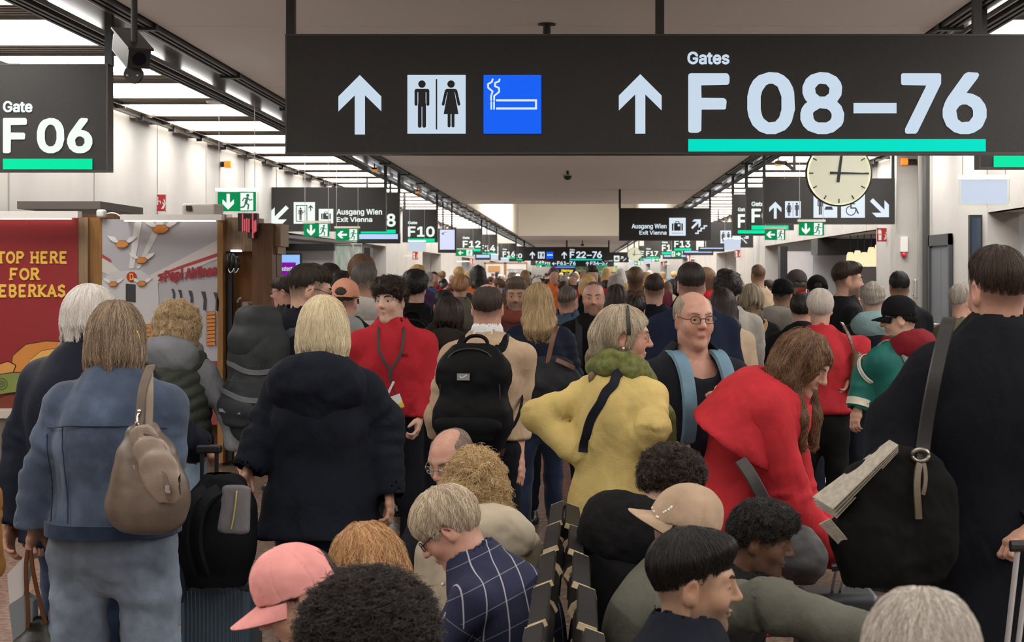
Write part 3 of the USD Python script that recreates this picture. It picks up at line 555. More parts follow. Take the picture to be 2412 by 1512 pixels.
# ------------------------------------------------------------------ the food stall on the left, its posters, and what stands in the openings
KD = 14.4
def pbox(u0, u1, v0, v1, d0, d1):
    a, b = at(u0, v1, d0), at(u1, v0, d0); return box(a[0], b[0], d0, d1, a[2], b[2])
def wood(nm, c, sc=6): return noisy(nm, S_(*[x * .86 for x in c]), S_(*[min(255, x * 1.08) for x in c]), sc, .45, .05, stretch=(7, 7, .5), spec=.3)
S_ = lambda r, g, b, k=1.0: tuple(x * k for x in lin((r, g, b)))
w_oak, w_dark, w_pale, w_warm = wood('wood_oak', (150, 108, 62)), wood('wood_dark', (100, 68, 46)), wood('wood_pale', (150, 124, 98)), wood('wood_warm', (176, 118, 68))
m_bar = plain('lamp_bar_white', (.78, .76, .73), .4)
st = thing('food_stall', 'wooden food stall with red and cartoon posters along the left wall', 'kiosk', (0, 0, 0))
for nm, u0, u1, v0, v1, d0, d1, m in (('upright', 185, 207, 512, 1090, KD - .02, KD + .12, w_pale), ('upright', 207, 241, 512, 1090, KD + .02, KD + .3, w_oak), ('upright', 512, 525, 516, 1090, KD - .02, KD + .14, w_oak), ('upright', 525, 556, 516, 1090, KD + .3, KD + .5, w_pale),
    ('fascia', 525, 600, 512, 592, KD + .08, KD + .5, w_pale), ('door', 553, 594, 592, 1090, KD + .32, KD + .5, w_warm), ('upright', 594, 641, 526, 1090, KD + .0, KD + .45, w_dark), ('upright', 641, 661, 527, 580, KD + .1, KD + .5, w_pale), ('upright', 640, 655, 580, 598, KD + .12, KD + .5, w_pale), ('upright', 641, 652, 598, 1090, KD + .2, KD + .45, w_dark),
    ('counter_base', -30, 190, 985, 1095, KD - .25, KD + .4, plain('counter_grey', S_(128, 118, 108), .6)), ('counter_ledge', -52, 196, 968, 985, KD - .3, KD + .2, plain('counter_white', S_(206, 196, 184), .45)), ('back_board', -30, 530, 505, 1090, KD + .3, KD + .36, w_dark), ('roof_board', 40, 236, 474, 492, KD + .9, KD + 2.4, plain('stall_roof', S_(98, 90, 84), .6)), ('side_board', 520, 528, 520, 1090, KD + .14, KD + .5, w_oak)):
    obj(nm, pbox(u0, u1, v0, v1, d0, d1), m, st)
for u0, u1, v0, v1 in ((-52, 183, 497, 513), (283, 522, 505, 518)):
    obj('lamp_bar', pbox(u0, u1, v0, v1, KD - .22, KD - .1), m_bar, st); a = at(u0 + 12, v1 - 8, KD - .1); b = at(u1 - 12, v1 - 8, KD - .1)
    obj('lamp_tube', rod([a[0], KD - .13, a[2] - .035], [b[0], KD - .13, b[2] - .035], .012, 8), lit('lit_warm_tube', (255, 236, 214), 2.2), st)
    for x in (a[0], b[0]): obj('bracket', box(x - .015, x + .015, KD - .12, KD + .05, a[2] - .01, a[2] + .02), m_rail, st)
def pp(pts, u0, v0): return Polygon([(x - u0, v0 - y) for x, y in pts])
def smoothed(pts, u0, v0, r=3): return pp(pts, u0, v0).buffer(r, quad_segs=4).buffer(-2 * r, quad_segs=4).buffer(r, quad_segs=4)
def slab_text(F, t, u0, u1, v0, v1, m, lift=.004):
    """slab-serif capitals drawn from bars, fitted into a rectangle"""
    G = dict(S=[[(.85, .80), (.55, .95), (.2, .8), (.25, .6), (.75, .42), (.8, .2), (.5, .05), (.12, .2)]], T=[[(.05, .93), (.95, .93)], [(.5, .93), (.5, .05)]], O=[[(.5 + .4 * math.cos(a), .5 + .43 * math.sin(a)) for a in np.linspace(0, 6.28, 20)]], P=[[(.2, .05), (.2, .95), (.65, .95), (.85, .74), (.65, .5), (.2, .5)]],
        H=[[(.18, .05), (.18, .95)], [(.82, .05), (.82, .95)], [(.18, .5), (.82, .5)]], E=[[(.85, .94), (.2, .94), (.2, .06), (.85, .06)], [(.2, .5), (.7, .5)]], R=[[(.2, .05), (.2, .95), (.65, .95), (.82, .75), (.65, .52), (.2, .52)], [(.5, .5), (.85, .05)]], F=[[(.85, .94), (.2, .94), (.2, .05)], [(.2, .5), (.7, .5)]],
        L=[[(.2, .95), (.2, .06), (.85, .06)]], B=[[(.2, .05), (.2, .95), (.62, .95), (.78, .74), (.62, .52), (.2, .52)], [(.62, .52), (.84, .28), (.64, .05), (.2, .05)]], K=[[(.2, .05), (.2, .95)], [(.82, .95), (.25, .45), (.85, .05)]], A=[[(.1, .05), (.5, .95), (.9, .05)], [(.25, .32), (.75, .32)]])
    feet = dict(T=[(.5, .05)], H=[(.18, .05), (.18, .95), (.82, .05), (.82, .95)], P=[(.2, .05)], R=[(.2, .05), (.85, .05)], F=[(.2, .05)], A=[(.1, .05), (.9, .05)], K=[(.2, .05), (.2, .95), (.82, .95), (.85, .05)], L=[(.2, .95)], S=[], O=[], E=[], B=[])
    adv = sum(.55 if c == ' ' else 1.06 for c in t); x = 0; parts = []
    for c in t:
        if c == ' ': x += .55; continue
        g = union_all([LineString(l).buffer(.115, cap_style=2, join_style=1) for l in G[c]] + [sbox(fx - .19, fy - .07, fx + .19, fy + .07) for fx, fy in feet[c]]); parts.append(affinity.translate(g, x, 0)); x += 1.06
    p = affinity.scale(union_all(parts), (u1 - u0) / adv, v1 - v0, origin=(0, 0)); F.put('lettering', p, u0, v1, m, lift)
# red poster
po = thing('poster', 'red poster with yellow slab lettering reading STOP HERE FOR LEBERKAS', 'poster', tuple(at(60, 970, KD - .01))); c0 = at(60, 970, KD - .01)
F = Face(po, KD - .01); F.ox = c0; m_pr, m_py = plain('poster_red', S_(150, 36, 42), .55), plain('poster_yellow', S_(246, 200, 84), .55)
mk = lambda n, rgb: plain('print_' + n, S_(*rgb), .6)
F.rect('sheet', -55, 184, 514, 970, m_pr, -.004); slab_text(F, 'STOP HERE', -30, 162, 593, 620, m_py); slab_text(F, 'FOR', 22, 96, 632, 659, m_py); slab_text(F, 'LEBERKAS', -26, 158, 671, 699, m_py)
ink = mk('outline', (70, 30, 20))
def drawn(F, pts, m, lift=.004, out=2.0, r=4, name='print'):
    u0, v0 = pts[0]; p = smoothed(pts, u0, v0, r); F.put('outline', p.buffer(out), u0, v0, ink, lift, .003); F.put(name, p, u0, v0, m, lift + .004, .003)
drawn(F, [(-40, 955), (20, 930), (150, 925), (190, 950), (190, 969), (-40, 969)], mk('sausage', (120, 52, 34)), name='sausage_print'); drawn(F, [(26, 880), (32, 838), (62, 812), (110, 804), (150, 806), (186, 830), (186, 915), (120, 925), (60, 905)], mk('bun', (214, 140, 62)), .006, name='bun_print')
drawn(F, [(70, 850), (100, 826), (150, 818), (176, 828), (120, 842), (88, 872)], mk('bun_light', (236, 180, 96)), .014, 1.2, 3, 'bun_highlight'); drawn(F, [(-10, 862), (20, 852), (38, 860), (28, 886), (-10, 884)], mk('bun_small', (222, 158, 84)), .010, name='bun_print')
drawn(F, [(-60, 900), (-8, 884), (30, 878), (54, 878), (58, 905), (40, 922), (0, 928), (-60, 935)], mk('gherkin', (128, 142, 74)), .016, name='gherkin_print')
for r in (14, 8, 3): F.put('gherkin_ring', Point(0, 0).buffer(r).difference(Point(0, 0).buffer(r - 2)), 6, 904, mk('gherkin_dark', (78, 92, 44)), .024, .002)
# cabin poster: an aeroplane cabin with winged bread rolls
po = thing('poster', 'grey cartoon poster of an aeroplane cabin reading Pepi Airlines', 'poster', tuple(at(376, 1000, KD - .01))); c0 = at(376, 1000, KD - .01); F = Face(po, KD - .01); F.ox = c0
F.rect('sheet', 241, 512, 516, 1000, mk('grey', (176, 174, 180.9)), -.004)
def poly(pts, m, lift, name='print'): F.put(name, pp(pts, *pts[0]), *pts[0], m, lift, .002)
poly([(318, 516), (336, 516), (316, 632), (304, 632)], mk('beam', (214, 212, 212)), .004); poly([(372, 516), (392, 516), (330, 632), (322, 632)], mk('beam', (214, 212, 212)), .004); poly([(512, 566), (512, 610), (372, 668), (350, 650)], mk('bin', (206, 202, 198)), .004); poly([(241, 600), (241, 640), (276, 656), (284, 640)], mk('bin', (206, 202, 198)), .004)
poly([(512, 596), (512, 604), (420, 634), (372, 652), (372, 648), (420, 628)], mk('stripe', (182, 62, 66)), .008); poly([(241, 598), (241, 606), (262, 618), (262, 612)], mk('stripe', (182, 62, 66)), .008)
poly([(241, 660), (262, 640), (330, 636), (372, 660), (376, 760), (241, 780)], mk('bulkhead', (196, 194, 196)), .006); poly([(297, 668), (320, 670), (320, 712), (297, 710)], mk('doorway', (52, 50, 56)), .010, 'doorway')
for x, y, k in ((404, 680, .8), (420, 682, .9), (444, 684, 1.05), (474, 686, 1.2), (503, 688, 1.2)): poly([(x, y), (x + 8 * k, y + 1), (x + 11 * k, y + 18 * k), (x + 10 * k, y + 38 * k), (x + 4 * k, y + 36 * k), (x + 5 * k, y + 16 * k)], mk('window', (60, 60, 66)), .008, 'window_print')
F.put('emblem', Point(0, 0).buffer(12), 311, 652, mk('emblem_red', (176, 36, 40)), .012, .002); F.text('D', 307, 316, 644, 660, mk('emblem_yellow', (240, 190, 60)), 4, .016)
p, _, _ = glyph('»Pepi Airlines', 372, 508, 638, 672, 6); p = affinity.skew(affinity.rotate(p, 7, origin=(0, 0)), 10, origin=(0, 0)); F.put('lettering', p, 373, 672, mk('lettering_red', (158, 44, 56)), .012, .003)
for x, y, k in ((380, 538, 1.0), (289, 574, .8), (335, 612, .7), (268, 668, .55), (335, 667, .55)):
    drawn(F, [(x - 20 * k, y + 4 * k), (x - 8 * k, y - 8 * k), (x + 10 * k, y - 8 * k), (x + 20 * k, y + 2 * k), (x + 8 * k, y + 11 * k), (x - 10 * k, y + 11 * k)], mk('roll', (206, 132, 66)), .016, .9, 1.5, 'roll_print')
    for s in (-1, 1): poly([(x + s * 10 * k, y - 4 * k), (x + s * 22 * k, y - 20 * k), (x + s * 44 * k, y - 24 * k), (x + s * 36 * k, y - 12 * k), (x + s * 22 * k, y - 3 * k)], mk('wing', (224, 222, 222)), .014, 'wing_print')
for i in range(9): drawn(F, [(488, 735 + i * 9), (506, 733 + i * 9), (509, 740 + i * 9), (488, 742 + i * 9)], mk('roll', (206, 132, 66)), .012, .8, 1.2, 'roll_print')
for i in range(5): drawn(F, [(332, 765 + i * 10), (356, 763 + i * 10), (360, 771 + i * 10), (332, 773 + i * 10)], mk('roll', (206, 132, 66)), .012, .8, 1.2, 'roll_print')
poly([(241, 860), (512, 850), (512, 1000), (241, 1000)], mk('counter', (150, 60, 58)), .008)
# small fittings of the stall
def small(name, label, cat, u, v, d): c = at(u, v, d); t = thing(name, label, cat, tuple(c)); return t, (lambda m: m.apply_translation(-c))
t, o_ = small('switch_box', 'white plastic box on top of the stall above the cabin poster', 'electrical box', 470, 505, KD + .5); obj('case', o_(rbox(*[f for a in zip(at(428, 503, KD + .5), at(524, 479, KD + .8)) for f in a][:2], KD + .5, KD + .85, at(470, 516, KD + .5)[2], at(470, 479, KD + .5)[2], .02)), plain('box_beige', S_(196, 188, 180.9), .5), t); obj('latch', o_(pbox(438, 450, 484, 496, KD + .48, KD + .51)), m_black, t); obj('display', o_(pbox(526, 545, 505, 516, KD + .45, KD + .49)), m_bar, t)
t, o_ = small('motion_sensor', 'small white sensor between the two posters', 'sensor', 242, 513, KD - .02); obj('body', o_(rbox(at(232, 0, KD)[0], at(251, 0, KD)[0], KD - .08, KD + .02, at(0, 513, KD)[2], at(0, 494, KD)[2], .02)), m_bar, t, smooth=30); obj('cable', o_(tube([at(251, 504, KD), at(268, 502, KD - .02), at(284, 510, KD - .05)], .006)), m_bar, t)
t, o_ = small('led_sign', 'black LED sign with red glowing strokes at the top of the stall', 'sign', 582, 556, KD - .12); obj('case', o_(cat_([pbox(560, 606, 502, 545, KD - .1, KD - .02), pbox(583, 600, 540, 561, KD - .1, KD - .02)])), m_black, t); mr = lit('lit_led_red', (214, 92, 100), .9)
for i, (x, a, b) in enumerate(((571, 504, 545), (576, 516, 544), (581, 514, 546), (586, 515, 547), (595, 502, 561), (599, 520, 548), (602, 518, 545))): obj('led_stroke', o_(pbox(x - 1.4, x + 1.4, a, b, KD - .112, KD - .10)), mr, t)
t, o_ = small('utensil_rail', 'black pole with hanging serving tongs beside the cabin poster', 'utensil rack', 541, 930, KD - .05); obj('pole', o_(pbox(534, 546, 628, 1085, KD + .1, KD + .16)), m_black, t)
for i, (x, y) in enumerate(((536, 598), (546, 600), (556, 606))): obj('tongs', o_(cat_([tube([at(x, y, KD), at(x + 3, y + 14, KD - .02), at(x - 3, y + 34, KD)], [.02, .03, .014], 6, 10)])), m_black, t, smooth=True)
obj('hook', o_(cat_([tube([at(538, 632, KD), at(544, 642, KD - .03), at(552, 632, KD - .03)], .007, 6, 10), tube([at(551, 632, KD), at(556, 642, KD - .03), at(562, 632, KD - .03)], .007, 6, 10)])), m_rail, t, smooth=True); obj('spot_lamp', o_(pbox(543, 564, 588, 593, KD - .02, KD + .1)), lit('lit_spot', (250, 246, 255), 1.6), t)
t, o_ = small('soap_dispenser', 'clear plastic dispenser fixed to the stall’s wooden door', 'dispenser', 568, 746, KD + .2); obj('tank', o_(rbox(at(558, 0, KD)[0], at(578, 0, KD)[0], KD + .18, KD + .32, at(0, 746, KD)[2], at(0, 710, KD)[2], .02)), plain('dispenser_grey', S_(172, 160, 152), .2), t, smooth=30); obj('spout', o_(tube([at(560, 712, KD + .2), at(562, 705, KD + .18), at(568, 702, KD + .16)], .01, 6, 8)), m_bar, t)
# left opening: screen, white partitions, green glass panel, dark bulkhead
def scr(label, u0, u1, v0, v1, d):
    t = thing('shop_display', label, 'display', tuple(at((u0 + u1) / 2, v1, d))); c = at((u0 + u1) / 2, v1, d); f = Face(t, d); f.ox = c
    m = pbox(u0 - 4, u1 + 4, v0 - 4, v1 + 4, d + .01, d + .1); m.apply_translation(-c); obj('casing', m, m_black, t); f.rect('screen', u0, u1, v0, v1, lit('lit_sky', (150, 190, 250)), 0.); return t, f
t, f = scr('lit shop screen with a purple panel reading fastest', 644, 706, 600, 690, 30.4); f.rect('purple_panel', 644, 697, 618, 690, lit('lit_purple', (124, 22, 150)), .008); f.text('fastest', 658, 689, 627, 638, L_BOX, 2, .014); f.text('y', 655, 660, 646, 654, L_BOX, 2, .014)
pp_ = lambda nm, lb, ct, bx, m: (lambda t: obj('panel', bx, m, t))(thing(nm, lb, ct, (0, 0, 0)))
m_part = plain('partition_white', S_(196, 192, 194), .5)
pp_('partition', 'white partition wall behind the lit shop screen', 'partition', pbox(640, 786, 588, 854, 31.0, 31.1), m_part); pp_('shop_fascia', 'black shop fascia band above the white partition on the left', 'fascia', pbox(640, 787, 574, 590, 30.8, 30.95), m_black)
pp_('shop_canopy', 'grey sloping canopy over the left shop front', 'canopy', bar(at(640, 556, 29.9), at(800, 572, 35), .5, .06), plain('canopy_grey', S_(92, 88, 90), .5))
gt = thing('glass_screen', 'pale green printed glass panel in the left opening', 'glass panel', (0, 0, 0)); obj('pane', pbox(787, 852, 574, 825, 36, 36.05), noisy('glass_green', S_(150, 172, 158), S_(206, 214, 206), 3, .25, stretch=(4, 4, 1)), gt); obj('post', pbox(830, 834, 574, 825, 35.95, 36.0), m_rail, gt); obj('top_rail', pbox(787, 852, 572, 576, 35.94, 36.06), m_rail, gt)
pp_('shop_column', 'black column at the far end of the left opening', 'column', pbox(858, 872, 583, 807, 40.0, 40.5), m_black)
t = thing('salad_board', 'white framed board reading Fresh Made Salads by the left wall', 'board', tuple(at(1218, 690, 78))); c = at(1218, 690, 78); f = Face(t, 78); f.ox = c; f.rect('panel', 1193, 1240, 621, 728, m_part, 0); f.rect('frame', 1189, 1193, 618, 728, w_oak, .02); f.rect('frame', 1240, 1242, 618, 728, w_oak, .02); f.rect('frame', 1189, 1242, 618, 621, w_oak, .02); mi = plain('board_ink', S_(90, 86, 84), .6); f.text('FRESH MADE', 1195, 1233, 633.5, 637, mi, 1, .04); f.text('SALADS', 1198, 1234, 639, 645, mi, 2, .04); f.rect('rule', 1196, 1236, 649, 650, mi, .04)
t = thing('menu_board', 'white framed board with a brown panel left of the salad board', 'board', tuple(at(1166, 690, 78))); c = at(1166, 690, 78); f = Face(t, 78); f.ox = c; f.rect('panel', 1144, 1187, 621, 728, m_part, 0); f.rect('brown_panel', 1150, 1178, 626, 640, plain('cork', S_(176, 132, 84), .8), .03); f.rect('frame', 1140, 1144, 618, 728, w_oak, .02); f.rect('frame', 1187, 1189, 618, 728, w_oak, .02); f.rect('frame', 1140, 1189, 618, 621, w_oak, .02)
# right opening: partitions and pendant lamps
pp_('partition', 'tall white partition in the opening right of centre', 'partition', pbox(1856, 1914, 592, 815, 38, 38.1), m_part); pp_('partition', 'grey partition behind the pendant lamps', 'partition', pbox(1914, 2080, 588, 823, 36.4, 36.5), plain('partition_grey', S_(168, 168, 172), .5)); pp_('shop_ceiling', 'black ceiling recess above the pendant lamps', 'ceiling', pbox(1926, 2082, 562, 600, 35.2, 36.2), m_black); pp_('shop_column', 'black column at the far end of the right opening', 'column', pbox(1838, 1856, 580, 805, 40.5, 41), m_black)
for i, (u, v0, v1) in enumerate(((2003, 594, 625), (2020, 590, 624), (2036, 594, 628), (2052, 582, 628), (2068, 576, 628))):
    d = 33.0 - i * .45; c = at(u, v1, d); hgt = at(u, v0, d)[2] - c[2]; t = thing('pendant_lamp', f'glowing fabric pendant lamp, {("leftmost", "second from the left", "middle one", "second from the right", "rightmost")[i]} in the row of five', 'lamp', tuple(c)); r = 10.5 * d / FPX
    obj('shade', lathe([(r * .55, hgt), (r * .8, hgt * .8), (r, hgt * .25), (r * .9, 0), (r * .82, 0), (r * .9, hgt * .25), (r * .7, hgt * .8), (r * .5, hgt)], 22), lit('lit_shade', (255, 226, 180.9), 1.15), t, smooth=40); obj('cord', rod([0, 0, hgt], [0, 0, 2.95 - c[2]], .01, 6), m_black, t)
# right wall: door with card reader, framed panels, column trims, handrail dispenser
t = thing('door_1', 'grey double door in the right wall', 'door', (0, 0, 0)); tag(t, kind='structure'); x = WR - .012; md = plain('door_grey', S_(98, 102, 108), .45)
for y0, y1 in ((22.55, 23.1), (23.12, 23.75)): obj('leaf', box(x - .02, x, y0, y1, 0.02, 2.12), md, t)
obj('frame', cat_([box(x - .05, x, 22.47, 22.54, 0, 2.3), box(x - .05, x, 23.76, 23.83, 0, 2.3), box(x - .05, x, 22.47, 23.83, 2.14, 2.3)]), plain('door_frame', S_(70, 72, 76), .4, .4), t); obj('handle', tube([[x - .03, 23.18, 1.0], [x - .08, 23.18, 1.0], [x - .08, 23.3, 1.0]], .012), m_rail, t)
t = thing('wall_dispenser', 'slim steel dispenser on the right wall beside the grey door', 'dispenser', (WR, 24.6, 1.35)); obj('case', rbox(-.12, 0, -.06, .06, 0, .3, .02), m_rail, t); obj('slot', box(-.122, -.1, -.03, .03, .03, .06), m_black, t)
t = thing('wall_frame', 'dark narrow display frame projecting from the right wall', 'display', (WR, 20.9, 0)); obj('frame', box(-.16, 0, -.05, .05, 1.1, 2.5), m_black, t); obj('pane', box(-.14, -.02, -.06, -.05, 1.15, 2.46), plain('pane_blue', S_(60, 72, 88), .12), t)
col = tag(UsdGeom.Xform.Define(stage, '/World/trim_1'), kind='structure')
obj('column', box(4.9, WR, 24.9, 25.4, 0, CZ + .3), m_wall, col); obj('gap', box(WR - .06, WR + .02, 24.0, 24.22, 0, CZ + .3), m_wallgap, col); obj('steel_trim', box(WR - .1, WR, 24.3, 24.36, 0, CZ + .2), m_rail, col)
t = thing('alarm_button', 'red alarm beacon on the right column', 'alarm', tuple(at(2130, 603, 24.84))); obj('base', rbox(-.06, .06, 0, .12, .06, .3, .01), m_bar, t); obj('lens', ball((0, .02, .02), .045, 2), plain('alarm_red', (.6, .03, .04), .3), t, smooth=True)
# the far end of the hall
t = thing('neon_sign', 'yellow neon script sign in the dark far bar', 'sign', tuple(at(1337, 640, 176))); c = at(1337, 640, 176); f = Face(t, 176); f.ox = c; m = pbox(1300, 1356, 628, 682, 176.2, 176.3); m.apply_translation(-c); obj('dark_front', m, m_black, t)
p, _, _ = glyph('Ottakringer', 1322, 1350, 635, 642.5, 2); f.put('lettering', affinity.skew(p, 14, origin=(0, 0)), 1321, 641.5, lit('lit_neon', (255, 236, 40), 1.4), .03, .03); f.rect('purple_tube', 1298, 1354, 628.6, 631, lit('lit_violet', (120, 110, 255), 1.2), .05)
t = thing('mural', 'green and orange photo mural on the far end wall', 'mural', tuple(at(1404, 650, 180.9))); c = at(1404, 650, 180.9); m = pbox(1357, 1454, 626, 641, 180.9, 181.0); m.apply_translation(-c)
obj('print', m, mat('mural_print', {'g': ('texture_coordinate', {}), 'n': ('noise_texture', {'scale': .9, 'detail': 4, 'distortion': 1.0}), 'r': ('rgb_ramp', {'ramp': [(.3, S_(34, 96, 66)), (.45, S_(96, 160, 110)), (.58, S_(190, 190, 140)), (.7, S_(214, 140, 96))]}), 'p': ('principled_bsdf', {'roughness': .6})}, [('g.object', 'n.vector'), ('n.fac', 'r.fac'), ('r.color', 'p.base_color')]), t)
f = Face(t, 180.9); f.ox = c; f.rect('frame', 1357, 1454, 640.6, 641.6, m_black, .05)
pp_('end_bar', 'dark bar front below the far mural', 'counter', pbox(1357, 1440, 642, 681.5, 177, 177.6), m_black)
struct('wall_front', box(-6.5, 6.5, YE - 1, YE - .8, 0, 4.6), m_wall)
# ------------------------------------------------------------------ body builder: signed-distance shapes, polygonised with surface nets
V3 = lambda *a: np.array(a, float)
def unit(v): v = np.asarray(v, float); return v / (np.linalg.norm(v) + 1e-12)
def rotm(rx=0, ry=0, rz=0):
    rx, ry, rz = np.radians([rx, ry, rz]); cx_, sx, cy, sy, cz, sz = np.cos(rx), np.sin(rx), np.cos(ry), np.sin(ry), np.cos(rz), np.sin(rz)
    return np.array([[cz, -sz, 0], [sz, cz, 0], [0, 0, 1]]) @ np.array([[1, 0, 0], [0, cx_, -sx], [0, sx, cx_]]) @ np.array([[cy, 0, sy], [0, 1, 0], [-sy, 0, cy]])
class Field:
    def __init__(s, lo, hi, h):
        s.lo = np.asarray(lo, float) - 2 * h; s.h = h; s.n = np.maximum(4, np.ceil((np.asarray(hi) + 2 * h - s.lo) / h).astype(int) + 1)
        s.v = np.full(s.n, 9.0, np.float32); s.ax = [(s.lo[i] + h * np.arange(s.n[i])).astype(np.float32) for i in range(3)]
    def win(s, lo, hi, m):
        a = np.clip(np.floor((np.asarray(lo) - m - s.lo) / s.h).astype(int), 0, s.n); b = np.clip(np.ceil((np.asarray(hi) + m - s.lo) / s.h).astype(int) + 1, 0, s.n)
        if (b <= a).any(): return None
        sl = tuple(slice(i, j) for i, j in zip(a, b)); return sl, s.ax[0][sl[0]][:, None, None], s.ax[1][sl[1]][None, :, None], s.ax[2][sl[2]][None, None, :]
    def mix(s, sl, d, k, op='+'):
        a = s.v[sl]
        if op == '+':
            if k > 0: q = np.maximum(k - np.abs(a - d), 0); s.v[sl] = np.minimum(a, d) - q * q / (4 * k)
            else: s.v[sl] = np.minimum(a, d)
        else:
            if k > 0: q = np.maximum(k - np.abs(a + d), 0); s.v[sl] = np.maximum(a, -d) + q * q / (4 * k)
            else: s.v[sl] = np.maximum(a, -d)
    def cone(s, a, b, ra, rb, k=.02, op='+', flat=None):
        a, b = np.asarray(a, float), np.asarray(b, float); r = max(ra, rb); m = k + 3 * s.h
        w = s.win(np.minimum(a, b) - r, np.maximum(a, b) + r, m)
        if w is None: return
        sl, X, Y, Z = w; u = b - a; L2 = max(u @ u, 1e-9)
        x, y, z = X - a[0], Y - a[1], Z - a[2]; t = np.clip((x * u[0] + y * u[1] + z * u[2]) / L2, 0, 1)
        x, y, z = x - t * u[0], y - t * u[1], z - t * u[2]; q = x * x + y * y + z * z
        if flat is not None:
            f, c = flat; dd = x * f[0] + y * f[1] + z * f[2]; q = q + dd * dd * (c * c - 1)
        s.mix(sl, np.sqrt(q) - (ra + t * (rb - ra)), k, op)
    def chain(s, pts, rs, k=.02, op='+', flat=None):
        for i in range(len(pts) - 1): s.cone(pts[i], pts[i + 1], rs[i], rs[i + 1], k, op, flat)
    def ell(s, c, r, R=None, k=.02, op='+'):
        c, r = np.asarray(c, float), np.asarray(r, float); R = np.eye(3) if R is None else R
        e = np.sqrt(((R * r[None, :]) ** 2).sum(1)); w = s.win(c - e, c + e, k + 3 * s.h)
        if w is None: return
        sl, X, Y, Z = w; x, y, z = X - c[0], Y - c[1], Z - c[2]
        q = [(x * R[0, i] + y * R[1, i] + z * R[2, i]) for i in range(3)]
        k0 = np.sqrt(sum((q[i] / r[i]) ** 2 for i in range(3))); k1 = np.sqrt(sum((q[i] / r[i] ** 2) ** 2 for i in range(3))) + 1e-9
        s.mix(sl, k0 * (k0 - 1) / k1, k, op)
    def loft(s, P, W, D, right, k=.03, p=2.3, op='+'):
        """a trunk through the points P with half widths W (along right) and half depths D"""
        P = np.asarray(P, float); right = unit(right)
        for i in range(len(P) - 1):
            a, b = P[i], P[i + 1]; u = b - a; L = np.linalg.norm(u); u = u / L; rt = unit(right - u * (right @ u)); fw = np.cross(u, rt); r = max(W[i], W[i + 1], D[i], D[i + 1])
            w = s.win(np.minimum(a, b) - r, np.maximum(a, b) + r, k + 3 * s.h)
            if w is None: continue
            sl, X, Y, Z = w; x, y, z = X - a[0], Y - a[1], Z - a[2]
            t0 = x * u[0] + y * u[1] + z * u[2]; t = np.clip(t0 / L, 0, 1); ex = t0 - t * L
            ww, dd = W[i] + t * (W[i + 1] - W[i]), D[i] + t * (D[i + 1] - D[i]); t2 = t * t * (3 - 2 * t); ww = ww * .5 + .5 * (W[i] + t2 * (W[i + 1] - W[i])); dd = dd * .5 + .5 * (D[i] + t2 * (D[i + 1] - D[i]))
            m = np.minimum(ww, dd); q = (np.abs((x * rt[0] + y * rt[1] + z * rt[2]) / ww) ** p + np.abs((x * fw[0] + y * fw[1] + z * fw[2]) / dd) ** p + np.abs(ex / m) ** p) ** (1 / p)
            s.mix(sl, (q - 1) * m, k, op)
    def below(s, n, c, k=0.):
        """keep only points with n.p < c"""
        s.v = np.maximum(s.v, (s.ax[0][:, None, None] * n[0] + s.ax[1][None, :, None] * n[1] + s.ax[2][None, None, :] * n[2] - c).astype(np.float32))
    def mesh(s):
        v = s.v; ins = v < 0
        if not ins.any(): return np.zeros((0, 3)), np.zeros((0, 4), int)
        n = s.n; cnt = np.zeros(n - 1, np.uint8)
        for i, j, k in np.ndindex(2, 2, 2): cnt += ins[i:n[0] - 1 + i, j:n[1] - 1 + j, k:n[2] - 1 + k]
        act = (cnt > 0) & (cnt < 8); cells = np.argwhere(act); idx = np.full(n - 1, -1, np.int32); idx[act] = np.arange(len(cells))
        acc = np.zeros((len(cells), 3)); num = np.zeros(len(cells)); co = [np.array(c) for c in np.ndindex(2, 2, 2)]
        val = {tuple(c): v[cells[:, 0] + c[0], cells[:, 1] + c[1], cells[:, 2] + c[2]] for c in co}
        for c in co:
            for ax in range(3):
                if c[ax] == 0:
                    e = c.copy(); e[ax] = 1; a, b = val[tuple(c)], val[tuple(e)]; x = (a < 0) != (b < 0); t = np.clip(a[x] / (a[x] - b[x]), .02, .98)
                    p = np.repeat(c[None].astype(float), x.sum(), 0); p[:, ax] = t; acc[x] += p; num[x] += 1
        P = s.lo + s.h * (cells + acc / num[:, None]); F = []
        for ax in range(3):
            o1, o2 = [(1, 2), (2, 0), (0, 1)][ax]; sl0 = [slice(1, n[i] - 1) for i in range(3)]; sl0[ax] = slice(0, n[ax] - 1); sl1 = list(sl0); sl1[ax] = slice(1, n[ax])
            A, B = ins[tuple(sl0)], ins[tuple(sl1)]; ed = np.argwhere(A != B); off = np.array([s_.start for s_ in sl0]); fl = A[tuple(ed.T)]; ed = ed + off
            g = []
            for d1, d2 in ((-1, -1), (0, -1), (0, 0), (-1, 0)):
                c = ed.copy(); c[:, o1] += d1; c[:, o2] += d2; g.append(idx[tuple(c.T)])
            q = np.stack(g, 1); q[~fl] = q[~fl][:, ::-1]; F.append(q)
        return P, np.vstack(F)
def normals(v, f):
    t = np.vstack([f[:, [0, 1, 2]], f[:, [0, 2, 3]]]); n = np.zeros_like(v); c = np.cross(v[t[:, 1]] - v[t[:, 0]], v[t[:, 2]] - v[t[:, 0]])
    for k in range(3): np.add.at(n, t[:, k], c)
    return n / (np.linalg.norm(n, axis=1, keepdims=True) + 1e-12)
def smooth_q(v, f, it=1, lam=.5):
    e = np.vstack([f[:, [0, 1]], f[:, [1, 2]], f[:, [2, 3]], f[:, [3, 0]]])
    for _ in range(it):
        s = np.zeros_like(v); c = np.zeros(len(v))
        for a, b in ((0, 1), (1, 0)): np.add.at(s, e[:, a], v[e[:, b]]); np.add.at(c, e[:, a], 1)
        v = v + lam * (s / np.maximum(c, 1)[:, None] - v)
    return v
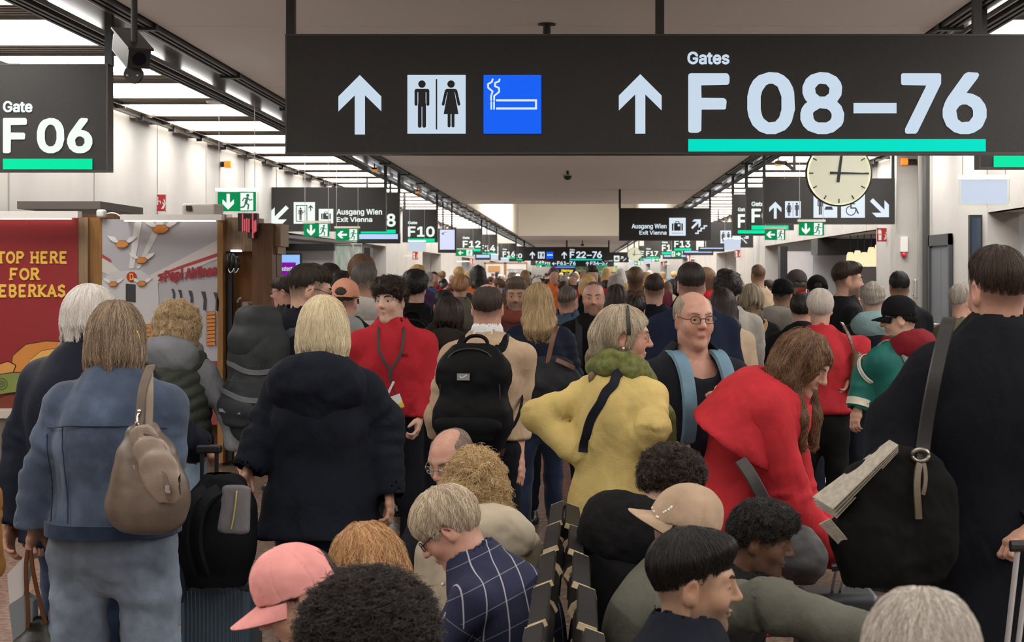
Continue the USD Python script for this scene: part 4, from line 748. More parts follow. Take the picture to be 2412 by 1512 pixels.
def keep_big(v, f, frac=.02):
    """drops stray crumbs of a polygonised field"""
    if len(f) == 0: return v, f
    from scipy.sparse import coo_matrix; from scipy.sparse.csgraph import connected_components
    e = np.vstack([f[:, [0, 1]], f[:, [1, 2]], f[:, [2, 3]]]); nc, lb = connected_components(coo_matrix((np.ones(len(e)), (e[:, 0], e[:, 1])), shape=(len(v), len(v))), directed=False)
    if nc == 1: return v, f
    ct = np.bincount(lb); ok = ct[lb] >= frac * len(v); mp = np.cumsum(ok) - 1; return v[ok], mp[f[ok[f[:, 0]]]]
NS = meshkit.noise
def fbm(p, o=3, seed=0): return meshkit.fbm(p, o, seed)

# ------------------------------------------------------------------ materials of people
_clothn = {}
def cloth(c, kind='wool'):
    """c: linear base colour"""
    key = (tuple(round(x, 4) for x in c), kind)
    if key in _clothn: return _clothn[key]
    if max(c) < .075 and kind != 'denim': c = tuple(x * (.5 + .5 * max(c) / .075) for x in c)
    nm = f'cloth_{kind}_{len(_clothn)}'; d = lambda k: tuple(min(1, x * k) for x in c)
    if kind == 'denim':
        m = mat(nm, {'g': ('texture_coordinate', {}), 'n': ('noise_texture', {'scale': 5, 'detail': 4}), 'w': ('noise_texture', {'scale': 260, 'detail': 2}), 'r': ('rgb_ramp', {'ramp': [(.28, d(.55)), (.5, d(1)), (.72, d(1.9))]}),
            'x': ('mix', {'mix_type': 'multiply', 'fac': .45}), 'mf': ('mapping', {'scale': (9., 9., 6.)}), 'nf': ('noise_texture', {'scale': 1.0, 'detail': 2, 'distortion': .5}), 'bf': ('bump', {'strength': .55, 'distance': .026}), 'b': ('bump', {'strength': .25, 'distance': .002}), 'p': ('principled_bsdf', {'roughness': .85, 'specular_ior_level': .15, 'sheen_weight': .15})},
            [('g.object', 'n.vector'), ('g.object', 'w.vector'), ('n.fac', 'r.fac'), ('r.color', 'x.color1'), ('w.color', 'x.color2'), ('x.color', 'p.base_color'), ('g.object', 'mf.vector'), ('mf.vector', 'nf.vector'), ('nf.fac', 'bf.height'), ('bf.normal', 'b.normal'), ('w.fac', 'b.height'), ('b.normal', 'p.normal')])
    elif kind == 'leather': m = noisy(nm, d(.8), d(1.2), 14, .38, .12, bscale=180, spec=.5)
    elif kind == 'nylon': m = noisy(nm, d(.85), d(1.15), 10, .62, .12, bscale=90, spec=.28 if max(c) > .05 else .1)
    elif kind == 'plaid':
        m = mat(nm, {'u': ('uvmap', {'attribute': 'st'}), 's': ('separate_xyz', {}), 'g': ('texture_coordinate', {}), 'w': ('noise_texture', {'scale': 200, 'detail': 2}), 'b': ('bump', {'strength': .2, 'distance': .003}), 'p': ('principled_bsdf', {'roughness': .82, 'specular_ior_level': .2}),
            'fx': ('math', {'math_type': 'pingpong', 'value2': .030}), 'lx': ('math', {'math_type': 'less_than', 'value2': .0018}), 'fz': ('math', {'math_type': 'pingpong', 'value2': .034}), 'lz': ('math', {'math_type': 'less_than', 'value2': .0011}), 'hz': ('math', {'math_type': 'multiply', 'value2': .45}),
            'mx': ('math', {'math_type': 'maximum'}), 'm': ('mix', {'color1': c, 'color2': (.36, .36, .40)})},
            [('u.UV', 's.vector'), ('s.x', 'fx.value1'), ('fx.value', 'lx.value1'), ('s.y', 'fz.value1'), ('fz.value', 'lz.value1'), ('lz.value', 'hz.value1'), ('lx.value', 'mx.value1'), ('hz.value', 'mx.value2'), ('mx.value', 'm.fac'), ('m.color', 'p.base_color'), ('g.object', 'w.vector'), ('w.fac', 'b.height'), ('b.normal', 'p.normal')])
    else:
        sc, bp = {'wool': (150, .35), 'knit': (110, .5), 'cotton': (220, .2), 'fleece': (90, .5)}.get(kind, (150, .3))
        m = mat(nm, {'g': ('texture_coordinate', {}), 'n': ('noise_texture', {'scale': 9, 'detail': 3}), 'mf': ('mapping', {'scale': (9., 9., 6.)}), 'nf': ('noise_texture', {'scale': 1.0, 'detail': 2, 'distortion': .5}), 'bf': ('bump', {'strength': .55, 'distance': .026}), 'w': ('noise_texture', {'scale': sc, 'detail': 3}), 'r': ('rgb_ramp', {'ramp': [(.3, d(.86)), (.7, d(1.14))]}), 'b': ('bump', {'strength': bp, 'distance': .003}),
            'p': ('principled_bsdf', {'roughness': .88, 'specular_ior_level': .15, 'sheen_weight': .05, 'sheen_tint': d(1.5)})}, [('g.object', 'n.vector'), ('g.object', 'w.vector'), ('n.fac', 'r.fac'), ('r.color', 'p.base_color'), ('g.object', 'mf.vector'), ('mf.vector', 'nf.vector'), ('nf.fac', 'bf.height'), ('bf.normal', 'b.normal'), ('w.fac', 'b.height'), ('b.normal', 'p.normal')])
    _clothn[key] = m; return m
m_skin = mat('skin', {'a': ('attribute', {'attribute': 'col'}), 'g': ('texture_coordinate', {}), 'n': ('noise_texture', {'scale': 45, 'detail': 4}), 'r': ('rgb_ramp', {'ramp': [(.3, (.86, .82, .80)), (.7, (1, 1, 1))]}), 'x': ('mix', {'mix_type': 'multiply', 'fac': 1.0}),
    'n2': ('noise_texture', {'scale': 260, 'detail': 3}), 'b': ('bump', {'strength': .16, 'distance': .0012}), 'p': ('principled_bsdf', {'roughness': .46, 'specular_ior_level': .38, 'sheen_weight': .06})},
    [('a.color', 'x.color1'), ('g.object', 'n.vector'), ('n.fac', 'r.fac'), ('r.color', 'x.color2'), ('x.color', 'p.base_color'), ('g.object', 'n2.vector'), ('n2.fac', 'b.height'), ('b.normal', 'p.normal')])
m_eye = plain('eye_white', (.62, .58, .55), .2); m_iris = plain('iris_dark', (.035, .022, .015), .15)
_hairn = {}
def hairmat(c, c2=None, strand=False):
    if max(c) < .08: c = tuple(x * .62 for x in c); c2 = tuple(x * .62 for x in c2) if c2 else None
    c2 = c2 or tuple(min(1, x * 1.9 + .004) for x in c); key = (tuple(c), tuple(c2), strand)
    if key in _hairn: return _hairn[key]
    nm = f'hair_{len(_hairn)}'
    if strand:
        m = mat(nm, {'a': ('attribute', {'attribute': 'col'}), 'p': ('principled_bsdf', {'roughness': .42, 'specular_ior_level': .45})}, [('a.color', 'p.base_color')])
    else:
        m = mat(nm, {'u': ('uvmap', {'attribute': 'st'}), 'mp': ('mapping', {'scale': (46., 2.2, 1.)}), 'n': ('noise_texture', {'scale': 1.0, 'detail': 5, 'roughness': .65}), 'r': ('rgb_ramp', {'ramp': [(.3, tuple(x * .62 for x in c)), (.5, c), (.72, c2)]}),
            'b': ('bump', {'strength': .7, 'distance': .006}), 'p': ('principled_bsdf', {'roughness': .5, 'specular_ior_level': .35})},
            [('u.UV', 'mp.vector'), ('mp.vector', 'n.vector'), ('n.fac', 'r.fac'), ('r.color', 'p.base_color'), ('n.fac', 'b.height'), ('b.normal', 'p.normal')])
    _hairn[key] = m; return m

# ------------------------------------------------------------------ head, hand (built once per kind, in their own frames)
def head_field(h, sex, fat=1.0, ears=True):
    F = Field((-.1, -.13, -.2), (.1, .14, .14), h); j = 1.0 if sex == 'm' else .92; k = .02
    F.ell((0, -.012, .032), (.0745, .0965, .089), k=0); F.ell((0, .02, .012), (.066, .077, .082), k=.03)
    F.ell((0, .03, -.045), (.057 * fat, .062, .066), k=.03); F.cone((-.04 * j * fat, .012, -.075), (0, .068, -.102), .021, .019, .03); F.cone((.04 * j * fat, .012, -.075), (0, .068, -.102), .021, .019, .03)
    F.ell((0, .068, -.099), (.022 * j, .018, .017), k=.02)
    for s in (-1, 1):
        F.ell((s * .038, .062, -.028), (.022 * fat, .022, .024), k=.025); F.cone((s * .012, .091, .034), (s * .045, .075, .034), .010, .008, .016)
        F.ell((s * .032, .098, .010), (.017, .016, .011), k=.012, op='-')
        F.ell((s * .031, .080, .011), (.0135, .0125, .0115), k=.002)
        F.cone((s * .017, .0905, .013), (s * .045, .083, .012), .0035, .003, .004); F.cone((s * .018, .0885, .003), (s * .044, .082, .005), .003, .003, .004)
        if ears:
            R = rotm(0, 0, -s * 22) @ rotm(-12, 0, 0); c = V3(s * .076, -.012, -.002)
            F.ell(c, (.008, .019, .032), R, .006); F.ell(c + V3(s * .006, .003, .003), (.005, .011, .020), R, .004, '-'); F.ell(c + V3(s * .0, .004, -.027), (.006, .009, .010), R, .006)
    F.cone((0, .098, .018), (0, .117, -.020), .0085, .0115, .014); F.ell((0, .116, -.023), (.013, .012, .0105), k=.008)
    for s in (-1, 1): F.ell((s * .0125, .105, -.027), (.0075, .010, .0075), k=.006); F.ell((s * .007, .113, -.034), (.0042, .006, .003), k=.002, op='-')
    F.ell((0, .094, -.058), (.021, .011, .0055), k=.006); F.ell((0, .091, -.068), (.019, .011, .0065), k=.006); F.cone((-.021, .088, -.0625), (.021, .088, -.0625), .0016, .0016, .003, '-')
    F.ell((0, .100, -.0628), (.016, .006, .0012), k=.002, op='-')
    return F
_heads = {}
def head_mesh(h, sex, fat=1.0):
    key = (round(h, 4), sex, fat)
    if key not in _heads: v, f = head_field(h, sex, fat).mesh(); _heads[key] = keep_big(v, f)
    return _heads[key]
def head_colors(v, tone, beard=0, beardc=(.05, .04, .035), lips=None, scalp=None, sk=.75, ring=False):
    tone = np.array(tone); c = np.repeat(tone[None], len(v), 0); x, y, z = v.T; dark = tone.mean() < .12
    def blend(w, col): nonlocal c; c = c + np.clip(w, 0, 1)[:, None] * (np.array(col) - c)
    bl = lambda cx_, cy, cz, r: np.exp(-(((np.abs(x) - cx_) ** 2 + (y - cy) ** 2 + (z - cz) ** 2) / r ** 2))
    blend(.4 * bl(.04, .07, -.03, .025) + .45 * bl(0, .118, -.02, .014) + .4 * bl(.08, -.01, 0, .03), tone * np.array([1.12, .78, .72]))
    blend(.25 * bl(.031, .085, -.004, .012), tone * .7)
    lip = np.exp(-((x / .019) ** 2 + ((z + .063) / .009) ** 2) ** 2) * (y > .075); blend(.75 * lip, lips if lips is not None else tone * np.array([.80, .46, .44]))
    blend(.8 * np.exp(-((x / .02) ** 2 + ((z + .0628) / .0014) ** 2)) * (y > .08), tone * .3)
    if beard: b = (1 / (1 + np.exp((z + .045 + .0 * x) / .006))) * (y > -.01) * (z > -.14) + np.exp(-((x / .024) ** 2 + ((z + .044) / .008) ** 2)) * (y > .07); blend(beard * np.clip(b, 0, 1) * (1 - .9 * lip), beardc)
    if scalp is not None:
        sgm = lambda t: 1 / (1 + np.exp(-t)); line = np.where(y > .0, .006 + .9 * np.clip(y - .035, 0, 1), -.052 + .5 * (y + .09)); w = sgm((z - line) / .012) * sgm((.062 - y - np.clip(.06 - z, 0, 1) * .35) / .006) * (np.hypot((y + .012) / .02, (z + .004) / .034) > 1.05)
        if ring: w = w * sgm((.072 - .5 * np.clip(y, 0, 1) - z) / .012)
        blend(sk * w, scalp)
    return np.clip(c, .002, 1)
def hand_field(h, curl=25., spread=4., grip=0.):
    """right hand, wrist at the origin, fingers towards -z, palm facing -x (towards the thigh), thumb forward (+y)"""
    F = Field((-.09, -.07, -.20), (.05, .09, .03), h)
    F.loft([(0, 0, .02), (0, 0, -.02), (0, .002, -.055), (0, .002, -.088)], (.019, .017, .0155, .013), (.027, .031, .040, .040), (1, 0, 0), .012)
    F.ell((-.010, .024, -.04), (.014, .016, .026), k=.012)
    L = [(.030, .036, .022, .018), (.012, .041, .026, .019), (-.008, .038, .024, .018), (-.027, .030, .018, .016)]
    for q, (y, a, b, c) in enumerate(L):
        p = V3(0, y, -.088); ang = curl * (.65 + .12 * q) + grip * 55; tot = np.radians(ang * .5); yaw = np.radians((1.5 - q) * spread)
        pts = [V3(0, y * .96, -.06), p]
        for ln in (a, b, c):
            p = p + ln * V3(-np.sin(tot), np.sin(yaw) * np.cos(tot), -np.cos(tot)); pts.append(p); tot += np.radians(ang * (.95 + grip * .25))
        F.chain(pts, (.009, .0098, .0086, .0078, .0066), .003)
        for i in (1, 2): F.ell(pts[i] + V3(.002, 0, 0), (.0098 - .001 * i,) * 3, k=.004)
    g = grip; F.chain([(-.006, .022, -.022), (-.018 - .01 * g, .044 - .006 * g, -.045), (-.026 - .022 * g, .056 - .016 * g, -.072), (-.032 - .035 * g, .058 - .024 * g, -.096 + .008 * g)], (.014, .0125, .0105, .0082), .006)
    return F
_hands = {}
def hand_mesh(h, curl, grip):
    key = (round(h, 4), curl, grip)
    if key not in _hands: v, f = hand_field(h, curl, 4., grip).mesh(); _hands[key] = keep_big(v, f)
    return _hands[key]
def frame(zdir, yhint):
    """columns x, y, z of a frame whose -z runs along zdir's opposite: returns R with R@(0,0,-1) = zdir"""
    z = -unit(zdir); y = unit(np.asarray(yhint) - z * (np.asarray(yhint) @ z)); return np.stack([np.cross(y, z), y, z], 1)
# ------------------------------------------------------------------ people
SK = dict(fair=(.56, .34, .255), pink=(.55, .30, .23), tan=(.42, .25, .17), olive=(.45, .28, .19), brown=(.115, .058, .036), pale=(.62, .41, .33))
def quad_uv(v, c):
    """u runs round the crown, v along the fall of the hair"""
    p = v - c; return np.stack([np.arctan2(p[:, 0], -p[:, 1]) / (2 * np.pi) * (.6 + .4 * np.clip(np.hypot(p[:, 0], p[:, 1]) / .07, 0, 1)), p[:, 2] * 4 + np.hypot(p[:, 0], p[:, 1]) * 2], 1)
def hair_field(kind, h, L, down, o, sex='m'):
    big = kind in ('bob', 'long', 'curlybob', 'wavy'); dn = unit(down)
    lo, hi = V3(-.16, -.2, -.2), V3(.16, .16, .22)
    if kind in ('long', 'wavy'): e = dn * (L + .1); lo, hi = np.minimum(lo, e + V3(-.16, -.12, -.05)), np.maximum(hi, e + V3(.16, .12, .05))
    if kind == 'curlybob': lo = lo - V3(.02, .02, .08)
    F = Field(lo, hi, h); t = o.get('t', {'buzz': .0045, 'ring': .006, 'short': .011, 'crop': .009, 'quiff': .011, 'afro': .05, 'curlytop': .022, 'updo': .013}.get(kind, .015))
    C, R = V3(0, -.013, .033), V3(.0745, .0965, .089)
    if kind in ('buzz', 'crop', 'short', 'quiff', 'ring'):
        e_ = {'buzz': (.5, .55), 'ring': (.25, .8), 'crop': (.55, .55), 'short': (.35, .75), 'quiff': (.55, .55)}[kind]; F.ell(C + V3(0, -.25 * t, e_[0] * t * 1.6), R + t * e_[1], k=0)
    else: F.ell(C, R + t, k=0); F.ell((0, .018, .02), (.066 + t * .8, .077 + t * .7, .08 + t), k=.02)
    face = lambda: (F.ell((0, .102, -.052), (.068, .07, o.get('fh', .108 if sex == 'm' else .096)), k=.012, op='-'), F.ell((0, .135, -.005), (.066, .062, .062), k=.012, op='-'))
    def nape(z0, sl, n=.0): F.below((0, sl, -1), -(z0 - sl * .09 * -1) if False else -(z0 + sl * .09) + 0 * n)
    def ears(w=.022):
        for s in (-1, 1): F.ell((s * .085, -.008, -.008), (.026, w, .034), k=.008, op='-')
    if kind in ('buzz', 'short', 'crop', 'quiff', 'curlytop', 'ring', 'updo'):
        if kind in ('short', 'quiff'): F.ell((0, .012, .062), (.064 + t, .084 + t, .062 + t), k=.02)
        if kind == 'quiff': F.ell((0, .045, .104), (.058, .052, .032), k=.03)
        if kind == 'crop': F.ell((0, .02, .07), (.07, .085, .066), k=.02)
        if kind == 'curlytop': F.ell((0, .02, .085), (.088, .1, .06), k=.03)
        face(); ears(); z0, sl = o.get('nape', {'quiff': -.012, 'crop': -.012, 'buzz': -.04}.get(kind, -.062)), {'quiff': .30, 'crop': .28}.get(kind, .42)
        if kind != 'updo': F.below((0, sl, -1), -(z0 + sl * .09))
        else: F.below((0, .25, -1), .085); F.ell((0, -.105, -.0), (.05, .04, .05), k=.03); F.ell((0, .125, -.01), (.11, .105, .08), k=.015, op='-')
        if kind == 'ring': F.ell((0, o.get('ry', .035), .150), (.074, .115, .098), k=.01, op='-'); F.ell((0, .1, .06), (.09, .085, .085), k=.01, op='-')
        if kind == 'crop' or o.get('fade'): F.ell((0, -.09, -.085), (.075, .03, .04), k=.02, op='-')
    elif kind == 'afro':
        F.ell((0, -.015, .05), (.085 + t * .8, .1 + t * .75, .088 + t * .8), k=.02); face(); F.ell((0, .12, -.02), (.085, .07, .085), k=.015, op='-'); F.below((0, .3, -1), .075)
    else:
        w = o.get('w', .0); b = -L if kind in ('bob', 'curlybob') else -.13
        F.loft([(0, -.012, .075), (0, -.014, .03), (0, -.02, -.04), (0, -.024, b)], (.06, .084 + w, .096 + w, .106 + w), (.07, .104 + w, .104 + w, .090 + w * .6), (1, 0, 0), .03, 2.1)
        F.ell((0, .125, -.05), (.072, .085, .13), k=.012, op='-'); F.ell((0, .12, -.10), (.085, .10, .10), k=.012, op='-')
        if kind in ('long', 'wavy'):
            s0 = V3(*o.get('s0', (0, -.055, -.05))); q = V3(*o.get('sway', (0, -.10, 0)))
            F.loft([s0, s0 + dn * L * .35 + q * .6, s0 + dn * L * .75 + q, s0 + dn * L + q], (.095, .10, .085, .05), (.05, .042, .034, .016), o.get('lr', (1, 0, 0)), .04, 2.1)
            if o.get('front'):
                for s in o['front']: F.chain([(s * .072, .02, .0), V3(s * .085, .02, -.06), V3(s * .08, .03, -.02) + dn * L * .5, V3(s * .07, .03, 0) + dn * L * .85], (.02, .028, .032, .012), .02)
        else: F.below((0, o.get('tilt', 0.05), -1), L)
    for c_, r_ in o.get('extra', ()): F.ell(c_, r_, k=.02)
    for c_, r_ in o.get('cut', ()): F.ell(c_, r_, k=.01, op='-')
    return F
def make_hair(prim, J, hr, s):
    kind = hr['kind']; c = hr['c']; hs, Rh, Hc = J['hs'], J['Rh'], J['Hc']; h = hr.get('h', float(np.clip(4.0 / s, .0056, .022))); rs = np.random.default_rng(int(abs(J['seed'])) + 5)
    down = Rh.T @ V3(0, 0, -1); L = hr.get('L', .13) if 'L' in hr else .13
    v, f = hair_field(kind, h, L / hs if kind in ('long', 'wavy') else L, down, hr, J['o']['sex']).mesh(); v, f = keep_big(v, f)
    if len(v) == 0: return
    if kind in ('crop', 'short', 'quiff', 'buzz', 'curlytop') and not hr.get('notaper'):
        C_, R_ = V3(0, -.013, .033), V3(.0745, .0965, .089); k0 = np.linalg.norm((v - C_) / R_, axis=1); z0, sl = hr.get('nape', {'quiff': -.012, 'crop': -.012, 'buzz': -.04}.get(kind, -.062)), {'quiff': .30, 'crop': .28}.get(kind, .42)
        sm_ = lambda x: np.clip(x, 0, 1) ** 2 * (3 - 2 * np.clip(x, 0, 1)); ts = .10 + .90 * sm_((v[:, 2] - (z0 + sl * (v[:, 1] + .09))) / (.075 if kind in ('crop', 'quiff', 'buzz') else .05)); kn = np.where(k0 > 1, 1 + (k0 - 1) * ts, k0); v = C_ + (v - C_) * (kn / np.maximum(k0, 1e-6))[:, None]
    n = normals(v, f); cu = hr.get('curl', {'afro': 1., 'curlytop': .8, 'curlybob': .8, 'wavy': .25}.get(kind, 0.)); sd = J['seed']
    crown = V3(*hr.get('crown', (0, -.03, .1)))
    if cu > 0: v = v + n * ((fbm(v * (36 if kind == 'curlybob' else 55) + sd, 2) - .5) * (.055 if kind == 'curlybob' else .034) * cu + (fbm(v * 120 + sd, 2) - .5) * .012 * cu)[:, None]
    if cu < .9:
        uv = quad_uv(v, crown); am = hr.get('clump', .007 if kind in ('bob', 'long', 'wavy', 'curlybob') else .003 if kind not in ('buzz', 'ring') else .001)
        st = np.stack([uv[:, 0] * 38, uv[:, 1] * .9, 0 * uv[:, 0] + sd], 1); v = v + n * ((NS(st) - .5) * 2 * am + (NS(st * [2.3, 1.5, 1]) - .5) * am)[:, None]
        if hr.get('wave'): v = v + n * (np.sin(v[:, 2] * 110 + NS(v * 18) * 6) * hr['wave'])[:, None]
    if kind in ('bob', 'curlybob'):
        low = np.clip((-L + .035 - v[:, 2]) / .03, 0, 1); az_ = np.arctan2(v[:, 0], -v[:, 1]); rg = (NS(np.stack([az_ * 9, 0 * az_, 0 * az_ + sd], 1)) - .5) * .085 + (NS(np.stack([az_ * 26, 0 * az_ + 3, 0 * az_ + sd], 1)) - .5) * .03; v = v + np.stack([v[:, 0] * low * -.10, v[:, 1] * low * -.06, low * rg], 1)
    uv = quad_uv(v, crown); n = normals(v, f); P = Hc + (v * hs) @ Rh.T
    hp = obj('hair', (P, f), hairmat(c, hr.get('c2')), prim, smooth=True, uv=uv)
    N = int(hr.get('strands', 0))
    if not N: return
    W = P; Nn = n @ Rh.T; kd = cKDTree(W); up = Rh @ V3(0, 0, 1); cr = Hc + Rh @ (crown * hs); st = hr.get('step', .012); K = 7
    ok_ = np.arange(len(W)) if kind not in ('crop', 'quiff', 'short', 'buzz') else np.nonzero(((W - Hc) @ Rh)[:, 2] / hs > (.03 if kind in ('crop', 'quiff') else -.01))[0]; ids = rs.choice(ok_, N); p = W[ids] + Nn[ids] * .001; pts = [p.copy()]; g = V3(*hr.get('flow', (0, 0, -1)))
    off = rs.uniform(.0, .006, N)[:, None] * hr.get('lift', 1.); ph = rs.uniform(0, 6.28, N)
    for k in range(K - 1):
        _, i = kd.query(p); nn = Nn[i]; rad = p - cr; rad = rad - up * (rad @ up)[:, None]; rad /= np.linalg.norm(rad, axis=1, keepdims=True) + .02
        d = g * .75 + rad * .9 * np.clip(((p - Hc) @ up) / (.09 * hs), 0, 1)[:, None] + rs.normal(0, .18 + .7 * cu, (N, 3)); d = d - nn * (d * nn).sum(1, keepdims=True); d /= np.linalg.norm(d, axis=1, keepdims=True) + 1e-9
        q = p + d * st; _, i = kd.query(q); nn = Nn[i]; free = (((nn @ g) > .45) & ((((W[i] - Hc) @ Rh)[:, 1] / hs < -.005) if kind in ('bob', 'curlybob', 'long', 'wavy') else np.zeros(N, bool)))[:, None]; tgt = np.where(free, q + g * st * .4, W[i] + (q - W[i]) - nn * ((q - W[i]) * nn).sum(1, keepdims=True)); nn = np.where(free, 0, nn)
        p = tgt + nn * (off * (.3 + .7 * k / K) + (cu * .012 * (k / K) if cu else 0)); pts.append(p + (rs.normal(0, .0025, (N, 3)) * cu) + cu * .006 * np.stack([np.sin(ph + k * 1.5), np.cos(ph * 1.3 + k * 1.5), 0 * ph], 1))
    pts = np.stack(pts, 1).astype(np.float32)
    if kind in ('buzz', 'ring', 'crop') and not hr.get('fall'): pts = pts[:, :4]
    cv = UsdGeom.BasisCurves.Define(stage, numbered(path_of(hp), 'strands')); cv.CreateTypeAttr('linear'); cv.CreatePointsAttr(Vt.Vec3fArray.FromNumpy(pts.reshape(-1, 3))); cv.CreateCurveVertexCountsAttr(Vt.IntArray.FromNumpy(np.full(N, pts.shape[1], np.int32)))
    wd = np.tile(np.linspace(1, .35, pts.shape[1]), N) * hr.get('sw', .0016); cv.CreateWidthsAttr(Vt.FloatArray.FromNumpy(wd.astype(np.float32))); cv.SetWidthsInterpolation('vertex')
    q_ = .62 if max(c) < .08 else 1.; a, b = np.array(c) * q_, np.array(hr.get('c2') or tuple(min(1, x * 1.9 + .004) for x in c)) * q_; mixf = rs.uniform(0, 1, N)[:, None] ** 1.3; col = (a * (.7 + .3 * rs.uniform(0, 1, (N, 1)))) * (1 - mixf) + b * mixf
    UsdGeom.PrimvarsAPI(cv).CreatePrimvar('col', Sdf.ValueTypeNames.Color3fArray, 'vertex').Set(Vt.Vec3fArray.FromNumpy(np.repeat(col, pts.shape[1], 0).astype(np.float32)))
    UsdShade.MaterialBindingAPI.Apply(cv.GetPrim()).Bind(hairmat(c, None, True)); cv.GetPrim().SetCustomDataByKey('kind', 'stuff')

def skeleton(H, o):
    """joints in the person's own frame: x right, y forward, z up"""
    f_ = o.get('sex', 'm') == 'f'; J = {}; sit = o.get('sit', False); Ln, Sl = o.get('lean', 2.), o.get('side', 0.); tw = o.get('twist', 0.)
    dr = lambda a, b=0.: rotm(-a, b, 0) @ V3(0, 0, 1)
    J['P'] = P = V3(0, 0, o.get('seat', .45) + .055 * H if sit else .53 * H * o.get('squat', 1.)); J['C'] = C = P + .16 * H * dr(Ln * .6, Sl * .6); J['N'] = N = C + .155 * H * dr(Ln * o.get('hunch', 1.25), Sl)
    yaw = rotm(0, 0, -tw); rt = yaw @ V3(1, 0, 0); J['rt'] = rt; fw = yaw @ V3(0, 1, 0); J['fw'] = fw; dn = dr(Ln * 1.1, Sl); J['up'] = dn
    sw = (.087 if f_ else .100) * H * o.get('sw', 1.); sh = o.get('shrug', 0.)
    for k, q in (('R', 1), ('L', -1)): J['S' + k] = N - dn * (.056 - sh) * H + (rt - dn * (rt @ dn)) * sw * q + fw * o.get('round', .01)
    hp_, hy, hroll = o.get('hp', 4.), o.get('hy', 0.), o.get('hr', 0.); J['Rh'] = Rh = rotm(0, 0, -hy) @ rotm(-hp_, 0, 0) @ rotm(0, hroll, 0)
    J['hs'] = hs = o.get('hs', 1.) * .1345 * H / .24 * (1.0 if H > 1.5 else 1.05); nk = dr((Ln + hp_) * .5, Sl * .6); nk = rotm(0, 0, -hy * .3) @ nk
    J['Hc'] = Hc = N + nk * .052 * H + Rh @ (V3(0, .012, .062) * hs); J['top'] = Hc + Rh @ (V3(0, -.01, .123 + o.get('hair_h', .012)) * hs)
    for k, q in (('R', 1), ('L', -1)):
        S = J['S' + k]; E = S + .172 * H * unit(V3(q * o.get('abd', .20), -.06, -1)); J['E' + k] = E; J['W' + k] = E + .148 * H * unit(V3(q * .02, .17, -1))
        hx = .052 * H * o.get('hipw', 1.)
        if sit: J['H' + k] = P + V3(q * hx, 0, -.02); J['K' + k] = P + V3(q * (.07 * H + o.get('knees', 0)), .245 * H, .01); J['A' + k] = V3(q * .065 * H, .245 * H + o.get('shin', .0), .075)
        else:
            st = math.radians(o.get('stride', 0.)) * q * -1; st = st if o.get('lead', 'R') == 'R' else -st
            J['H' + k] = P + V3(q * hx, 0, -.01); a = -st; J['K' + k] = J['H' + k] + .245 * H * V3(q * .03, math.sin(a) * 1.0 + .02, -math.cos(a)); b = a * .8 - abs(st) * .35 * (1 if a < 0 else .2); J['A' + k] = J['K' + k] + .236 * H * V3(q * .01, math.sin(b), -math.cos(b)); J['A' + k][2] = max(J['A' + k][2], .07) if abs(st) > .01 else .07
    return J

